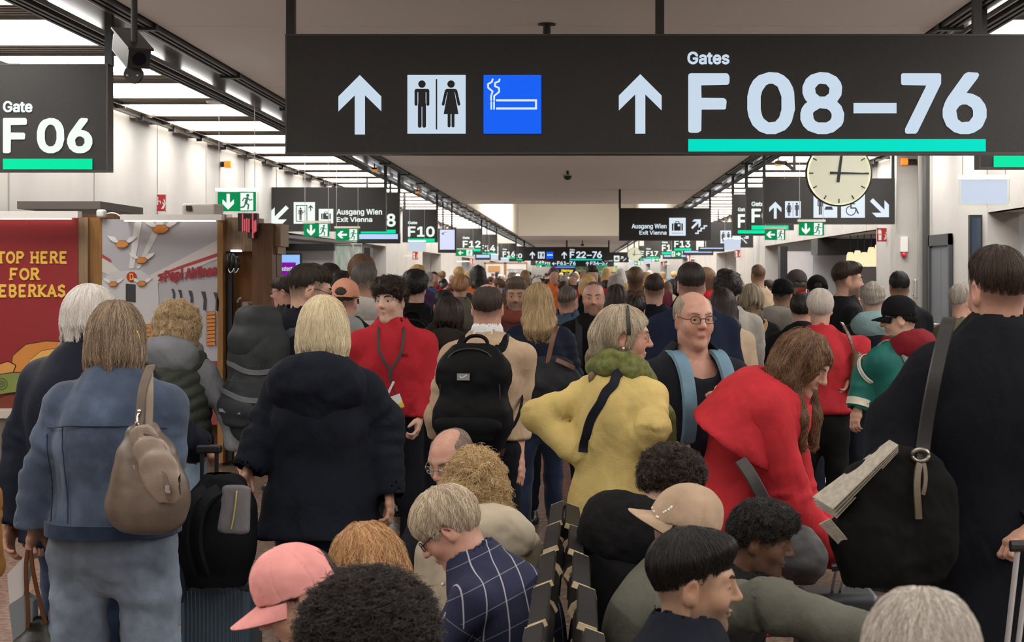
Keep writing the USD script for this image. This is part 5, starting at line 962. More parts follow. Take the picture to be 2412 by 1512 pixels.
PEOPLE = []
def person(label, u, vtop, s, face, top, bottom, hair, sex='m', skin='fair', d=None, group=None, detail=None, **o):
    o['sex'] = sex; d = d or FPX / s; a = math.radians(face); fw, rt = V3(math.sin(a), math.cos(a), 0), V3(math.cos(a), -math.sin(a), 0); Rw = np.stack([rt, fw, V3(0, 0, 1)], 1)
    goal = EYE - (vtop - VY) / s; H = o.get('H') or (goal if not o.get('sit') else 1.70)
    tgt = at(u, vtop, d); d0_ = d; near_ = s > 250
    if 'H' not in o:
        for _ in range(6):
            J = skeleton(H, o)
            H = H + (goal - J['top'][2]) * (1.0 if not o.get('sit') else 1.6)
            H = min(max(H, 1.3 if o.get('sit') else 1.0), 2.05)
    for _ in range(40):      # nobody stands inside somebody else: step back along the line of sight
        if o.get('sit') or o.get('armR') or o.get('armL') or all(np.hypot(tgt[0] - q['root'][0], tgt[1] - q['root'][1]) > (.50 if near_ else .46) for _, q in PEOPLE): break
        d *= 1.012; tgt = at(u, vtop, d); goal = tgt[2]; H = H + 0
    if d != d0_ and 'H' not in o:
        for _ in range(5): J = skeleton(H, o); H = min(max(H + (goal - J['top'][2]), 1.0), 2.05)
    J = skeleton(H, o); root = V3(tgt[0], tgt[1], 0) - Rw @ V3(J['Hc'][0], J['Hc'][1], 0); root[2] = (goal - J['top'][2]) if o.get('fit') else 0
    loc = lambda uv: Rw.T @ (at(uv[0], uv[1], d + (uv[2] if len(uv) > 2 else 0)) - root)
    for k in 'RL':
        arm = o.get('arm' + k)
        if arm:
            if 'e' in arm: J['E' + k] = loc(arm['e'])
            if 'w' in arm: J['W' + k] = loc(arm['w'])
            if 'el' in arm: J['E' + k] = J['S' + k] + V3(*arm['el']) * H
            if 'wl' in arm: J['W' + k] = J['E' + k] + V3(*arm['wl']) * H
    J['seed'] = sd = (sum(map(ord, label)) * 7.31) % 97; J['H'], J['loc'], J['root'], J['Rw'], J['d'], J['s'] = H, loc, root, Rw, d, s
    g = o.get('girth', 1.); k_ = H / 1.72; fem = sex == 'f'
    near = detail if detail is not None else s > 250
    t = thing('person', label, 'person', root, -face, group); J['prim'] = t; J['o'] = o
    hG = o.get('hG', float(np.clip(8.0 / s, .0105, .046))); hH = float(np.clip(4.0 / s, .0047, .024))
    P, C, N, up, r_ = J['P'], J['C'], J['N'], J['up'], J['rt']
    Wd = np.array([.160, .160, .128, .138, .104, .056] if fem else [.152, .150, .138, .156, .126, .060]) * k_ * g; Dd = np.array([.115, .118, .096, .115, .09, .06] if fem else [.115, .112, .108, .122, .098, .062]) * k_ * (g if g < 1.1 else g * 1.06)
    tor = [P - V3(0, 0, .07 * k_), P, P + (C - P) * .62, C + (N - C) * .22, N - up * .055 * H, N]; belly = o.get('belly', 0.)
    # --- skin: head, neck and hands, over a plain trunk under the clothes
    tone = np.array(SK[skin]) if isinstance(skin, str) else np.array(skin); Rh, Hc, hs = J['Rh'], J['Hc'], J['hs']
    F = head_field(hH / hs, sex, o.get('fat', 1.), near); nb = Rh.T @ (N - up * .03 - Hc) / hs; nb2 = Rh.T @ (N - up * .14 - Hc) / hs; rn = (.050 if fem else .060) * o.get('neck', 1.)
    lo = np.minimum(V3(-.1, -.13, -.2), np.minimum(nb, nb2) - .13); hi = np.maximum(V3(.1, .14, .14), np.maximum(nb, nb2) + .13)
    if near or True:
        F2 = Field(lo, hi, hH / hs * 1.0); off = np.round((F.lo - F2.lo) / F2.h).astype(int)
        F2.lo = F.lo - off * F2.h; F2.ax = [(F2.lo[i] + F2.h * np.arange(F2.n[i])).astype(np.float32) for i in range(3)]
        m = np.minimum(F.n, F2.n - np.maximum(off, 0)); F2.v[off[0]:off[0] + m[0], off[1]:off[1] + m[1], off[2]:off[2] + m[2]] = F.v[:m[0], :m[1], :m[2]]
        F2.cone((0, -.018, -.035), nb, rn, rn * 1.06, .035); F2.cone(nb, nb2, rn * 1.1, rn * 1.4, .05)
        for q in ('R', 'L'): F2.cone(nb + (nb2 - nb) * .25, Rh.T @ (J['S' + q] * .7 + N * .3 - Hc) / hs, rn * .8, .04, .06)
        F = F2
    hv, hf = keep_big(*F.mesh()); col = head_colors(hv, tone, o.get('beard', 0), o.get('beardc', (.05, .04, .035)), o.get('lips'), (hair['c'] if hair and hair['kind'] in ('buzz', 'short', 'crop', 'quiff', 'curlytop', 'ring') else None), o.get('scalp', .75), o.get('ringtop', hair and hair['kind'] == 'ring')); vs, fs, cs = [Hc + (hv * hs) @ Rh.T], [hf], [col]; nv = len(hv)
    # hands
    for q, sg in (('R', 1), ('L', -1)):
        arm = o.get('arm' + q) or {}
        if arm.get('nohand') or not near: continue
        E, W = J['E' + q], J['W' + q]; fd = unit(W - E); hd = unit(arm['hd']) if 'hd' in arm else fd
        if 'hw' in arm: hd = unit(Rw.T @ V3(*arm['hw']))
        m_v, m_f = hand_mesh(float(np.clip(3.3 / s, .0044, .014)), arm.get('curl', 26.), arm.get('grip', .25)); R = frame(hd, arm.get('th', (0, 1, .15)) if 'tw' not in arm else Rw.T @ V3(*arm['tw'])); p = m_v * V3(sg, 1, 1) * (hs * (.94 if fem else 1.02)); ff = m_f if sg > 0 else m_f[:, ::-1]
        vs.append(W + p @ R.T); fs.append(ff + nv); nv += len(p); hc = np.repeat(tone[None], len(p), 0) * (1 - .18 * np.exp(-((p[:, 2] + .155) / .03) ** 2))[:, None] * np.array([1.0, .93, .9]); cs.append(hc)
    if near:
        B = Field(*[fn(np.vstack([tor, [J[a + b] for a in 'SEWHKA' for b in 'RL']]), axis=0) + sg * .17 for fn, sg in ((np.min, -1), (np.max, 1))], .036)
        B.loft(tor, Wd * .86, Dd * .84, r_, .03)
        for q in 'RL': B.chain([J['S' + q], J['E' + q], J['W' + q]], (.045 * k_, .039 * k_, .027 * k_), .02); B.chain([J['H' + q], J['K' + q], J['A' + q]], (.07 * k_, .045 * k_, .034 * k_), .03)
        bv, bf = B.mesh(); vs.append(bv); fs.append(bf + nv); nv += len(bv); cs.append(np.repeat(tone[None], len(bv), 0))
    obj('body', (np.vstack(vs), np.vstack(fs)), m_skin, t, smooth=True, col=np.vstack(cs))
    Lh = lambda p: Hc + Rh @ (np.asarray(p, float) * hs); J['Lh'] = Lh
    if near and s > 200 and not o.get('noeyes'):
        for sg in (-1, 1):
            e = obj('eye', ball(Lh((sg * .031, .0785, .0075)), .0117 * hs), m_eye, t, smooth=True); ir = trimesh.creation.icosphere(2, 1.); ir.apply_scale(.0072 * hs); g2 = o.get('gaze', (0, 0)); ir.apply_translation(Lh((sg * .031 + g2[0], .0853, .0072 + g2[1]))); obj('iris', ir, m_iris, e, smooth=True)
        bc = o.get('browc', hair['c'] if hair else (.08, .06, .05)); bm = plain('brow_%d_%d_%d' % tuple(int(x * 500) for x in bc), tuple(bc), .8)
        for sg in (-1, 1): obj('eyebrow', tube([Lh((sg * .014, .1010, .030)), Lh((sg * .032, .0945, .036)), Lh((sg * .050, .078, .031))], [.0036 * hs, .0046 * hs, .0018 * hs], 6, 8), bm, t, smooth=True)
    if hair: make_hair(t, J, hair, s)
    # --- trousers / skirt
    w_ = bottom.get('wide', 0.); tk = .012 + bottom.get('t', 0.)
    G = Field(*[fn(np.vstack([P, P + V3(0, 0, .1), *[J[a + b] for a in 'HKA' for b in 'RL']]), axis=0) + sg * (.2 + w_) for fn, sg in ((np.min, -1), (np.max, 1))], hG * (1.5 if s < 600 else 1.25))
    cov = top.get('hem') is not None and not o.get('sit'); sk = .90 if cov else 1.0
    G.loft(tor[:2] + [P + (C - P) * .35], Wd[:3] * sk + tk, Dd[:3] * sk + tk, r_, .03)
    for q in 'RL':
        K, A = J['K' + q], J['A' + q]; hm = bottom.get('hem', .0); A2 = A + (K - A) * hm
        G.chain([J['H' + q], K, A2], (.086 * k_ * g * (.93 if cov else 1) + tk, (.058 + w_ * .7) * k_ + tk, (.042 + w_) * k_ + tk), .018)
        dA = unit(A2 - K); G.cone(A2 + dA * (.045 + w_ + tk), A2 + dA * .16, .055 + w_ + tk, .07 + w_, .0, '-')
    v, f = keep_big(*G.mesh()); v = smooth_q(v, f, 2); n = normals(v, f); tw_ = np.clip((top['hem'] + .02 - v[:, 2]) / .04, 0, 1) if cov else 1.
    if near: v = v + n * (tw_ * ((fbm(v * [9, 9, 14] + sd, 3) - .5) * .030 + (NS(v * [26, 26, 9] + sd) - .5) * .008))[:, None] - n * ((1 - tw_) * .012 * np.ones(len(v)))[:, None]
    obj('trousers', (v, f), cloth(bottom['c'], bottom.get('kind', 'cotton')), t, smooth=True)
    # --- shoes
    if near or True:
        sc, so = o.get('shoe', (.02, .018, .017)), o.get('sole', (.03, .028, .026))
        for q, sg in (('R', 1), ('L', -1)):
            A = J['A' + q].copy(); gz = A[2] - .07; S_ = Field(A + V3(-.1, -.14, -.1), A + V3(.1, .24, .12), max(.013, hG)); S_.ell(A + V3(0, .015, -.02), (.036, .062, .05), k=0); S_.ell(A + V3(sg * .004, .10, -.042), (.043, .10, .032), k=.03); S_.ell(A + V3(0, -.03, -.035), (.036, .045, .036), k=.03); S_.below((0, 0, -1), -(gz + .012))
            v, f = S_.mesh(); so_ = obj('shoe', (v, f), cloth(sc, 'leather' if not o.get('sneaker') else 'cotton'), t, smooth=45)
            if near: obj('sole', extrude(affinity.translate(union_all([affinity.scale(Point(0, 0).buffer(1, quad_segs=5), .043, .085), affinity.translate(affinity.scale(Point(0, 0).buffer(1, quad_segs=5), .037, .055), 0, -.115)]).buffer(.01, quad_segs=2).buffer(-.006, quad_segs=2), A[0] + sg * .003, A[1] + .095), .02).apply_translation([0, 0, gz + .001]), cloth(so, 'nylon'), so_)
    if o.get('bare', 0) and near:
        for q in 'RL': pass
    # --- top
    T = top; tt = T.get('t', .012); hem = T.get('hem', None); kd = T.get('kind', 'wool'); fl = T.get('flare', .0)
    Q = [x.copy() for x in tor]; Wt, Dt = Wd + tt, Dd + tt
    if hem is not None and not o.get('sit'):
        zz = P[2] - hem; Q[0] = P - V3(0, 0, max(.05, zz)) + V3(0, T.get('hemy', 0.), 0); Wt[0] += fl; Dt[0] += fl
    elif o.get('sit'): Q = Q[1:]; Wt, Dt = Wt[1:], Dt[1:]
    slv = T.get('sleeve', 1.); ends = [J[a + b] for a in 'SEW' for b in 'RL']
    lo, hi = np.min(np.vstack([Q, ends]), 0) - (.22 + tt + fl), np.max(np.vstack([Q, ends]), 0) + (.22 + tt + fl)
    G = Field(lo, hi, hG); G.loft(Q, Wt, Dt, r_, .045, 2.35)
    if belly: G.ell(P + (C - P) * .75 + J['fw'] * belly * .6, (.15 * k_, .11 + belly * .5, .15), k=.06)
    if fem and not T.get('nobust'):
        for sg in (-1, 1): G.ell(C + (N - C) * .38 + J['fw'] * .085 * k_ + r_ * sg * .065 * k_, (.062, .06, .062), k=.05)
    if T.get('blades', True): G.ell(C + (N - C) * .5 - J['fw'] * .05 * k_, (.13 * k_, .075 * k_ + tt, .12 * k_), k=.05)
    GA = Field(lo, hi, hG)
    for q in 'RL':
        S = J['S' + q]; E, W = J['E' + q], J['W' + q]; G.cone(N - up * .012, S + up * .008, .040 * k_ + tt * .6, .046 * k_ + tt, .04); G.cone(S, S + (E - S) * .12, (.052 if not fem else .045) * k_ * T.get('arm', 1.) + tt, (.050 if not fem else .044) * k_ * T.get('arm', 1.) + tt, .035)
        R0, R1, R2 = [x * k_ * (g ** .6) * T.get('arm', 1.) + tt * T.get('st', 1.) for x in ((.052, .045, .036) if not fem else (.045, .040, .032))]
        A_ = Field(np.min([S, E, W], 0) - R0 * 2.2, np.max([S, E, W], 0) + R0 * 2.2, hG); A_.lo = GA.lo + np.round((A_.lo - GA.lo) / hG) * hG; A_.ax = [(A_.lo[i] + hG * np.arange(A_.n[i])).astype(np.float32) for i in range(3)]
        if slv >= 1:
            A_.cone(S, E, R0, R1, 0); A_.cone(E, W, R1, R2, .016); dW = unit(W - E); rr = R2 * 1.7; A_.cone(W + dW * (rr + .012), W + dW * (rr + .14), rr, rr, 0, '-')
            if R2 - 1.4 * hG > .024: A_.cone(W - dW * .01, W + dW * .1, R2 - max(.012, 1.4 * hG), R2 - max(.012, 1.4 * hG), 0, '-')
        elif slv > 0: A_.cone(S, S + (E - S) * slv, R0, R1 + .006, 0)
        a0 = np.round((A_.lo - GA.lo) / hG).astype(int); b0 = np.maximum(a0, 0); b1 = np.minimum(a0 + A_.n, GA.n); sg_ = tuple(slice(x, y) for x, y in zip(b0, b1)); sa_ = tuple(slice(x, y) for x, y in zip(b0 - a0, b1 - a0))
        GA.v[sg_] = np.minimum(GA.v[sg_], A_.v[sa_])
    G.mix((slice(None),) * 3, GA.v, .028)
    if hem is not None and not o.get('sit'): G.below((0, 0, -1), -hem)
    cl = T.get('collar', 'crew'); nkd = unit(Lh((0, -.02, -.05)) - N); rc = rn * hs + .006; ct = max(.008, .9 * hG)
    if cl in ('stand', 'polo', 'shirt'): G.cone(N - nkd * .03, N + nkd * (.03 if cl != 'stand' else .05), rc + ct + .014, rc + ct + .006, .02)
    if cl == 'crew': G.cone(N - nkd * .02, N + nkd * .0, rc + ct + .012, rc + ct + .006, .02)
    if cl == 'scoop': G.ell(N + J['fw'] * .06 - up * .015, (.098, .12, .085), np.stack([r_, np.cross(up, r_), up], 1), .01, '-')
    G.cone(N - nkd * .02, N + nkd * .16, rc, rc + .012, .006, '-')
    if T.get('mod'): T['mod'](G, J, Lh)
    v, f = keep_big(*G.mesh()); v = smooth_q(v, f, 2 if near else 1); n = normals(v, f)
    amp = T.get('fold', 1.) * (1. if near else .5)
    def armcoord(v):
        best = np.full(len(v), 9.); sc = np.zeros(len(v))
        for q in 'RL':
            S, E, W = J['S' + q], J['E' + q], J['W' + q]
            for a_, b_, o_ in ((S, E, 0.), (E, W, np.linalg.norm(E - S))):
                uu = b_ - a_; L_ = np.linalg.norm(uu); tq = np.clip(((v - a_) @ uu) / L_ ** 2, -.1, 1.1); dd = np.linalg.norm(v - a_ - tq[:, None] * uu, axis=1); w = dd < best; best[w] = dd[w]; sc[w] = (tq * L_)[w] + o_
        return best, sc
    if near:
        ab, asq = armcoord(v); isarm = np.clip((.105 - ab) / .03, 0, 1); Ls = np.linalg.norm(J['ER'] - J['SR'])
        body_f = (fbm(v * [7, 7, 3.6] + sd, 3) - .5) * .024 + (NS(v * [20, 20, 5] + sd) - .5) * .008
        arm_f = (NS(np.stack([asq * 36, v[:, 0] * 9 + sd, v[:, 1] * 9], 1)) - .5) * .013 * (.5 + 1.6 * np.exp(-((asq - Ls) / .09) ** 2) + .7 * np.clip((asq - .42) / .1, 0, 1)) + (fbm(v * 8 + sd, 2) - .5) * .016
        dsp = amp * (body_f * (1 - isarm) + arm_f * isarm)
        if T.get('quilt') == 'h': dsp = dsp * .4 + (np.abs(np.sin(np.pi * (v[:, 2] + .01 * NS(v * 9)) / T.get('qp', .055))) ** .6 - .6) * .011
        if T.get('quilt') == 'v': zz = v[:, 2] - np.abs(v[:, 0]) * .55; dsp = dsp * .4 + (np.abs(np.sin(np.pi * zz / .05)) ** .6 - .6) * .011
        if T.get('rib'): dsp = dsp + np.sin(v[:, 2] * 2 * np.pi / .012) * .0012
        v = v + n * dsp[:, None]
    nm = T.get('name', 'jacket'); col = None
    if T.get('paint'): obj(nm, (v, f), m_skin_cloth(), t, smooth=True, col=T['paint'](v, J))
    elif kd == 'plaid' and near:
        cb = C + (N - C) * .2; uu = (v - cb) @ (J['fw'] * .8 - r_ * .6); vv = (v - cb) @ up; q_ = np.sign((v - cb) @ r_); ua = np.zeros(len(v))
        for qn in 'RL':
            S, E = J['S' + qn], J['E' + qn]; ax_ = unit(J['W' + qn] - S); n1 = unit(np.cross(ax_, [.3, .2, 1.])); n2 = np.cross(ax_, n1); w = (q_ > 0) == (qn == 'R'); ua[w] = (np.arctan2((v - E) @ n2, (v - E) @ n1) * .062)[w]
        arm_ = (ab < .085) & (asq > .06); fa = arm_[f].sum(1) >= 2
        for pn, fm, uv_ in ((nm, ~fa, np.stack([uu, vv], 1)), ('sleeves', fa, np.stack([ua, asq], 1))):
            used = np.unique(f[fm]); mp_ = np.full(len(v), -1); mp_[used] = np.arange(len(used)); obj(pn, (v[used], mp_[f[fm]]), cloth(T['c'], kd), t, smooth=True, uv=uv_[used])
    else: obj(nm, (v, f), cloth(T['c'], kd), t, smooth=True)
    J['topv'] = v; J['hG'] = hG; J['tor'], J['Wd'], J['Dd'], J['k'], J['tt'] = tor, Wd, Dd, k_, tt
    if T.get('hood'): hood(J, T['hood'] if isinstance(T['hood'], dict) else {}, T)
    if T.get('hemband'): pass
    PEOPLE.append((label, J)); return J
def m_skin_cloth():
    return mat('cloth_painted', {'a': ('attribute', {'attribute': 'col'}), 'g': ('texture_coordinate', {}), 'w': ('noise_texture', {'scale': 160, 'detail': 3}), 'b': ('bump', {'strength': .3, 'distance': .003}), 'p': ('principled_bsdf', {'roughness': .85, 'specular_ior_level': .15})},
        [('a.color', 'p.base_color'), ('g.object', 'w.vector'), ('w.fac', 'b.height'), ('b.normal', 'p.normal')])
def sdf_part(name, J, lo, hi, fn, m, h=None, fold=.0, parent=None, smooth=True, seed=0, keep=.02, xf=None):
    h = h or J['hG'] * .8; F = Field(lo, hi, h); fn(F); v, f = keep_big(*F.mesh(), keep); 
    if len(v) == 0: return None
    if fold: n = normals(v, f); v = v + n * ((fbm(v * 14 + seed + J['seed'], 3) - .5) * fold)[:, None]
    return obj(name, (xf(v) if xf else v, f), m, parent if parent is not None else J['prim'], smooth=smooth)
def hood(J, hd, T):
    N, up, fw, r_ = J['N'], J['up'], J['fw'], J['rt']; sc = hd.get('s', 1.); c = N - fw * .075 * sc - up * (.025 + hd.get('low', 0.)); R = np.stack([r_, np.cross(up, r_), up], 1); tilt = R @ rotm(hd.get('pitch', 38), 0, 0)
    def fn(F):
        F.ell(c, (.155 * sc, .095 * sc, .115 * sc), tilt, 0); F.ell(c + up * .02 + fw * .1, (.12 * sc, .1, .075 * sc), R, .05); F.ell(c + up * .085 * sc + fw * .05, (.105 * sc, .085 * sc, .07 * sc), tilt, .02, '-'); F.cone(N - up * .08 + fw * .02, N + up * .2 + fw * .03, .068, .085, .02, '-')
        if hd.get('point'): F.ell(c - up * .09 * sc - fw * .02, (.07, .06, .07), R, .06)
    sdf_part('hood', J, c - .26, c + .28, fn, cloth(hd.get('c', T['c']), hd.get('kind', T.get('kind', 'wool'))), fold=.022)

# ------------------------------------------------------------------ things worn and carried
def glasses(J, c=(.02, .018, .016), r=.0016, w=.021, hh=.016, rim=True):
    L = J['Lh']; m = plain('frame_%d' % int(sum(c) * 999), c, .3, .3); pr = J['prim']; sg = []
    fr = []
    for s in (-1, 1):
        ring = [L((s * .033 + w * math.copysign(abs(math.cos(a)) ** .7, math.cos(a)), .1065 - .006 * abs(math.cos(a)) * (1 if math.cos(a) * s > 0 else 0), .006 + hh * math.copysign(abs(math.sin(a)) ** .7, math.sin(a)))) for a in np.linspace(0, 2 * np.pi, 21)]
        if rim: fr.append(tube(ring, r, 6, raw=True))
        fr.append(tube([L((s * .055, .1005, .010)), L((s * .077, .06, .012)), L((s * .0785, .0, .012)), L((s * .080, -.02, -.004))], r, 6, 12))
    fr.append(tube([L((-.013, .108, .010)), L((0, .113, .013)), L((.013, .108, .010))], r, 6, 8)); g = obj('glasses', cat_(fr), m, pr, smooth=True)
    for s in (-1, 1):
        poly = [L((s * .033 + w * .97 * math.cos(a), .1065 - .006 * abs(math.cos(a)) * (1 if math.cos(a) * s > 0 else 0), .006 + hh * .97 * math.sin(a))) for a in np.linspace(0, 2 * np.pi, 20)[:-1]]
        c_ = np.mean(poly, 0); v = np.vstack([poly, [c_]]); f = np.array([(i, (i + 1) % 19, 19) for i in range(19)]); obj('lens', trimesh.Trimesh(v, f, process=False), m_clear, g)
def cap(J, c, brim=0., bc=None, kind='cotton', back=False, bl=.075, up_=0.):
    """brim: yaw of the brim against the face, degrees (180 = worn backwards)"""
    L, hs, Rh, Hc = J['Lh'], J['hs'], J['Rh'], J['Hc']; m = cloth(c, kind); yw = rotm(0, 0, -brim); h = max(.0045, 2.6 / J['s'])
    F = Field((-.13, -.15, -.05), (.13, .15, .2), h / hs); F.ell((0, -.006, .04), (.093, .112, .108), k=0); F.ell((0, 0.01, .075), (.08, .095, .078), k=.02); F.below((0, .10, -1), -.026)
    F.ell((0, -.006, .03), (.084, .103, .095), k=0, op='-')
    if back: F.ell(yw @ V3(0, -.125, .055), (.038, .05, .026), yw, .004, '-')
    v, f = keep_big(*F.mesh()); n = normals(v, f); az = np.arctan2(v[:, 0], v[:, 1]); v = v + n * (-.0016 * (np.abs(np.mod(az * 6 / (2 * np.pi) + .5, 1) - .5) < .03) + (fbm(v * 22, 2) - .5) * .006)[:, None]
    cp = obj('cap', (Hc + (v * hs) @ Rh.T, f), m, J['prim'], smooth=True); obj('button', ball(L((0, -.002, .150)), .006), m, cp, smooth=True)
    a = np.linspace(-1, 1, 17); ring = lambda k, dz: np.stack([np.sin(a * 1.25) * .088, np.cos(a * 1.2) * .100 + k * bl * (np.cos(a * 1.45)) ** .8, .034 - dz - k * (.016 - up_) - .020 * a ** 2 * (.4 + k)], 1)
    rows = [ring(k, dz) for k, dz in ((0, 0), (.35, 0), (.7, 0), (1, 0), (1, .005), (.7, .005), (.35, .005), (0, .005))]; v = np.vstack(rows) @ yw.T; f = []
    for i in range(7):
        for j in range(16): q = (i * 17 + j, i * 17 + j + 1, (i + 1) * 17 + j + 1, (i + 1) * 17 + j); f.append(q)
    obj('brim', (Hc + (v * hs) @ Rh.T, np.array(f)), cloth(bc or c, kind), cp, smooth=True); return cp
def shoulder_path(J, side, yoff_back, yoff_front, zb, zf, x=.085, lift=.0, t=.02):
    q = 1 if side == 'R' else -1; N, up, fw, r_ = J['N'], J['up'], J['fw'], J['rt']; k = J['H'] / 1.72; a = N + r_ * q * x * k - up * .03 * k
    return [a - up * zb - fw * yoff_back, a - up * zb * .5 - fw * (yoff_back * .9), a - up * .012 - fw * (.06 + t), a + up * (.018 + t), a + up * (.0 + t) + fw * .055, a - up * zf * .4 + fw * yoff_front, a - up * zf + fw * yoff_front * .9], [-fw, -fw, up - fw, up, up + fw, fw, fw]
def backpack(label, J, c, w=.30, h=.46, dp=.17, kind='nylon', low=.03, strap_c=None, pocket=True, c2=None, patch=None, name='backpack', straps=True, yo=.10, droop=.0, group=None, details=False):
    N, up, fw, r_ = J['N'], J['up'], J['fw'], J['rt']; Rw, root = J['Rw'], J['root']; k = J['H'] / 1.72; R = np.stack([r_, np.cross(up, r_), up], 1)
    c0 = N - up * (.02 + low + h / 2) - fw * (yo + dp / 2 + .02); base = root + Rw @ (c0 - up * h / 2); t = thing(name, label, 'backpack', base, 0, group); Wd = Rw @ R     # axes of the bag in the world
    def tr(v): return (v @ Wd.T)
    def part(nm, fn, m, fold=.016, smooth=True):
        F = Field((-w * .7, -dp * 1.1, -.05), (w * .7, dp, h * 1.15), max(.007, J['hG'] * .75)); fn(F); v, f = keep_big(*F.mesh()); n = normals(v, f); v = v + n * ((fbm(v * 15 + J['seed'], 3) - .5) * fold)[:, None]; return obj(nm, (tr(v), f), m, t, smooth=smooth)
    m = cloth(c, kind)
    part('shell', lambda F: (F.loft([(0, 0, .06), (0, -.01, h * .3), (0, 0, h * .75), (0, .01, h - .05)], (w * .46, w * .5, w * .47, w * .36), (dp * .45, dp * .5, dp * .46, dp * .34), (1, 0, 0), .05, 3.2)), m)
    if pocket: part('front_pocket', lambda F: F.loft([(0, -dp * .48, .07), (0, -dp * .5, h * .25), (0, -dp * .45, h * .46)], (w * .38, w * .39, w * .36), (dp * .14, dp * .16, dp * .11), (1, 0, 0), .03, 3.2), cloth(c2 or c, kind), .01)
    zy = -dp * .5
    obj('zipper', (lambda mm: trimesh.Trimesh(tr(mm.vertices), mm.faces, process=False))(tube([(-w * .43, -dp * .3, h * .42), (-w * .42, -dp * .38, h * .7), (-w * .25, -dp * .34, h * .92), (0, -dp * .33, h * .96), (w * .25, -dp * .34, h * .92), (w * .42, -dp * .38, h * .7), (w * .43, -dp * .3, h * .42)], .0045, 6, 30)), plain('zip_dark', (.03, .03, .032), .4, .4), t, smooth=True)
    obj('handle', trimesh.Trimesh(tr(tube([(-.05, .02, h - .03), (-.04, .03, h + .03), (.04, .03, h + .03), (.05, .02, h - .03)], .009, 7, 16).vertices), tube([(-.05, .02, h - .03), (-.04, .03, h + .03), (.04, .03, h + .03), (.05, .02, h - .03)], .009, 7, 16).faces, process=False), m, t, smooth=True)
    if details:
        def loop(z, wd, ex):
            i_ = np.interp(z, [.06, h * .3, h * .75, h - .05], [.46, .5, .47, .36]) * w + ex; j_ = np.interp(z, [.06, h * .3, h * .75, h - .05], [.45, .5, .46, .34]) * dp + ex; pts = []
            for a in np.linspace(np.pi * .95, np.pi * 2.05, 25): c_, s_ = math.cos(a), math.sin(a); q_ = (abs(c_) ** 3 + abs(s_) ** 3) ** (-1 / 3); pts.append(V3(c_ * q_ * i_, s_ * q_ * j_ - .004, z + .02 * math.sin(a * 2)))
            return ribbon(tr(np.array(pts)), tr(np.array([V3(p_[0] / w, p_[1] / dp, 0) for p_ in pts])), wd, .005, 40)
        for z, ex in ((h * .36, dp * .14), (h * .60, .008)): obj('compression_strap', loop(z, .026, ex), cloth(S_(92, 94, 98), 'nylon'), t, smooth=50)
        part('lid', lambda F: F.loft([(0, -.01, h * .86), (0, -.01, h * .98)], (w * .46, w * .40), (dp * .54, dp * .42), (1, 0, 0), .03, 3.), m, .01)
        for sx in (-1, 1): part('side_pocket', lambda F: F.loft([(sx * w * .46, 0, .06), (sx * w * .47, 0, h * .4)], (w * .10, w * .09), (dp * .34, dp * .32), (1, 0, 0), .03, 3.), cloth(c2 or c, kind), .006)
        obj('reflective_bar', (lambda mm: trimesh.Trimesh(tr(mm.vertices), mm.faces, process=False))(box(-w * .3, w * .3, -dp * .68, -dp * .655, h * .2, h * .23)), cloth(S_(128, 126, 134), 'nylon'), t)
    if patch: mm = box(-.03, .03, -.004, .004, -.016, .016); mm.apply_translation([-.02, zy - .015, h * .70]); obj('patch', trimesh.Trimesh(tr(mm.vertices), mm.faces, process=False), plain('patch_grey', patch, .6), t); mk_ = extrude(affinity.scale(LineString([(-.016, .004), (-.012, -.004), (-.004, -.003), (.017, .008)]).buffer(.0022), 1, 1), .002); mk_ = facing(mk_, -.02, zy - .018, h * .70); obj('patch_mark', trimesh.Trimesh(tr(mk_.vertices), mk_.faces, process=False), plain('mark_pale', (.62, .62, .6), .6), t)
    if straps:
        for sd in 'RL':
            pts, nn = shoulder_path(J, sd, yo + .03, .13, .10, .24, .085 + droop); q0 = 1 if sd == 'R' else -1; pts[0] = pts[0] - r_ * q0 * .045; pts[1] = pts[1] - r_ * q0 * .03 - fw * .012; pts[2] = pts[2] + r_ * q0 * .012 - fw * .012; rb = ribbon([root + Rw @ p - base for p in pts], [Rw @ n for n in nn], .055, .014, 28); obj('shoulder_strap', rb, cloth(strap_c or c, kind), t, smooth=50)
            lw = [c0 - up * h * .36 + r_ * q0 * w * .36 + fw * dp * .3, c0 - up * h * .28 + r_ * q0 * w * .5 + fw * dp * .45, c0 - up * h * .12 + r_ * q0 * (w * .5 + .02) + fw * (dp * .5 + .06), c0 + up * h * .05 + r_ * q0 * (w * .5 + .01) + fw * (dp * .5 + .16)]; obj('webbing', ribbon([root + Rw @ p - base for p in lw], [Rw @ (r_ * q0)] * 4, .028, .005, 16), cloth(strap_c or c, kind), t, smooth=50)
    return t

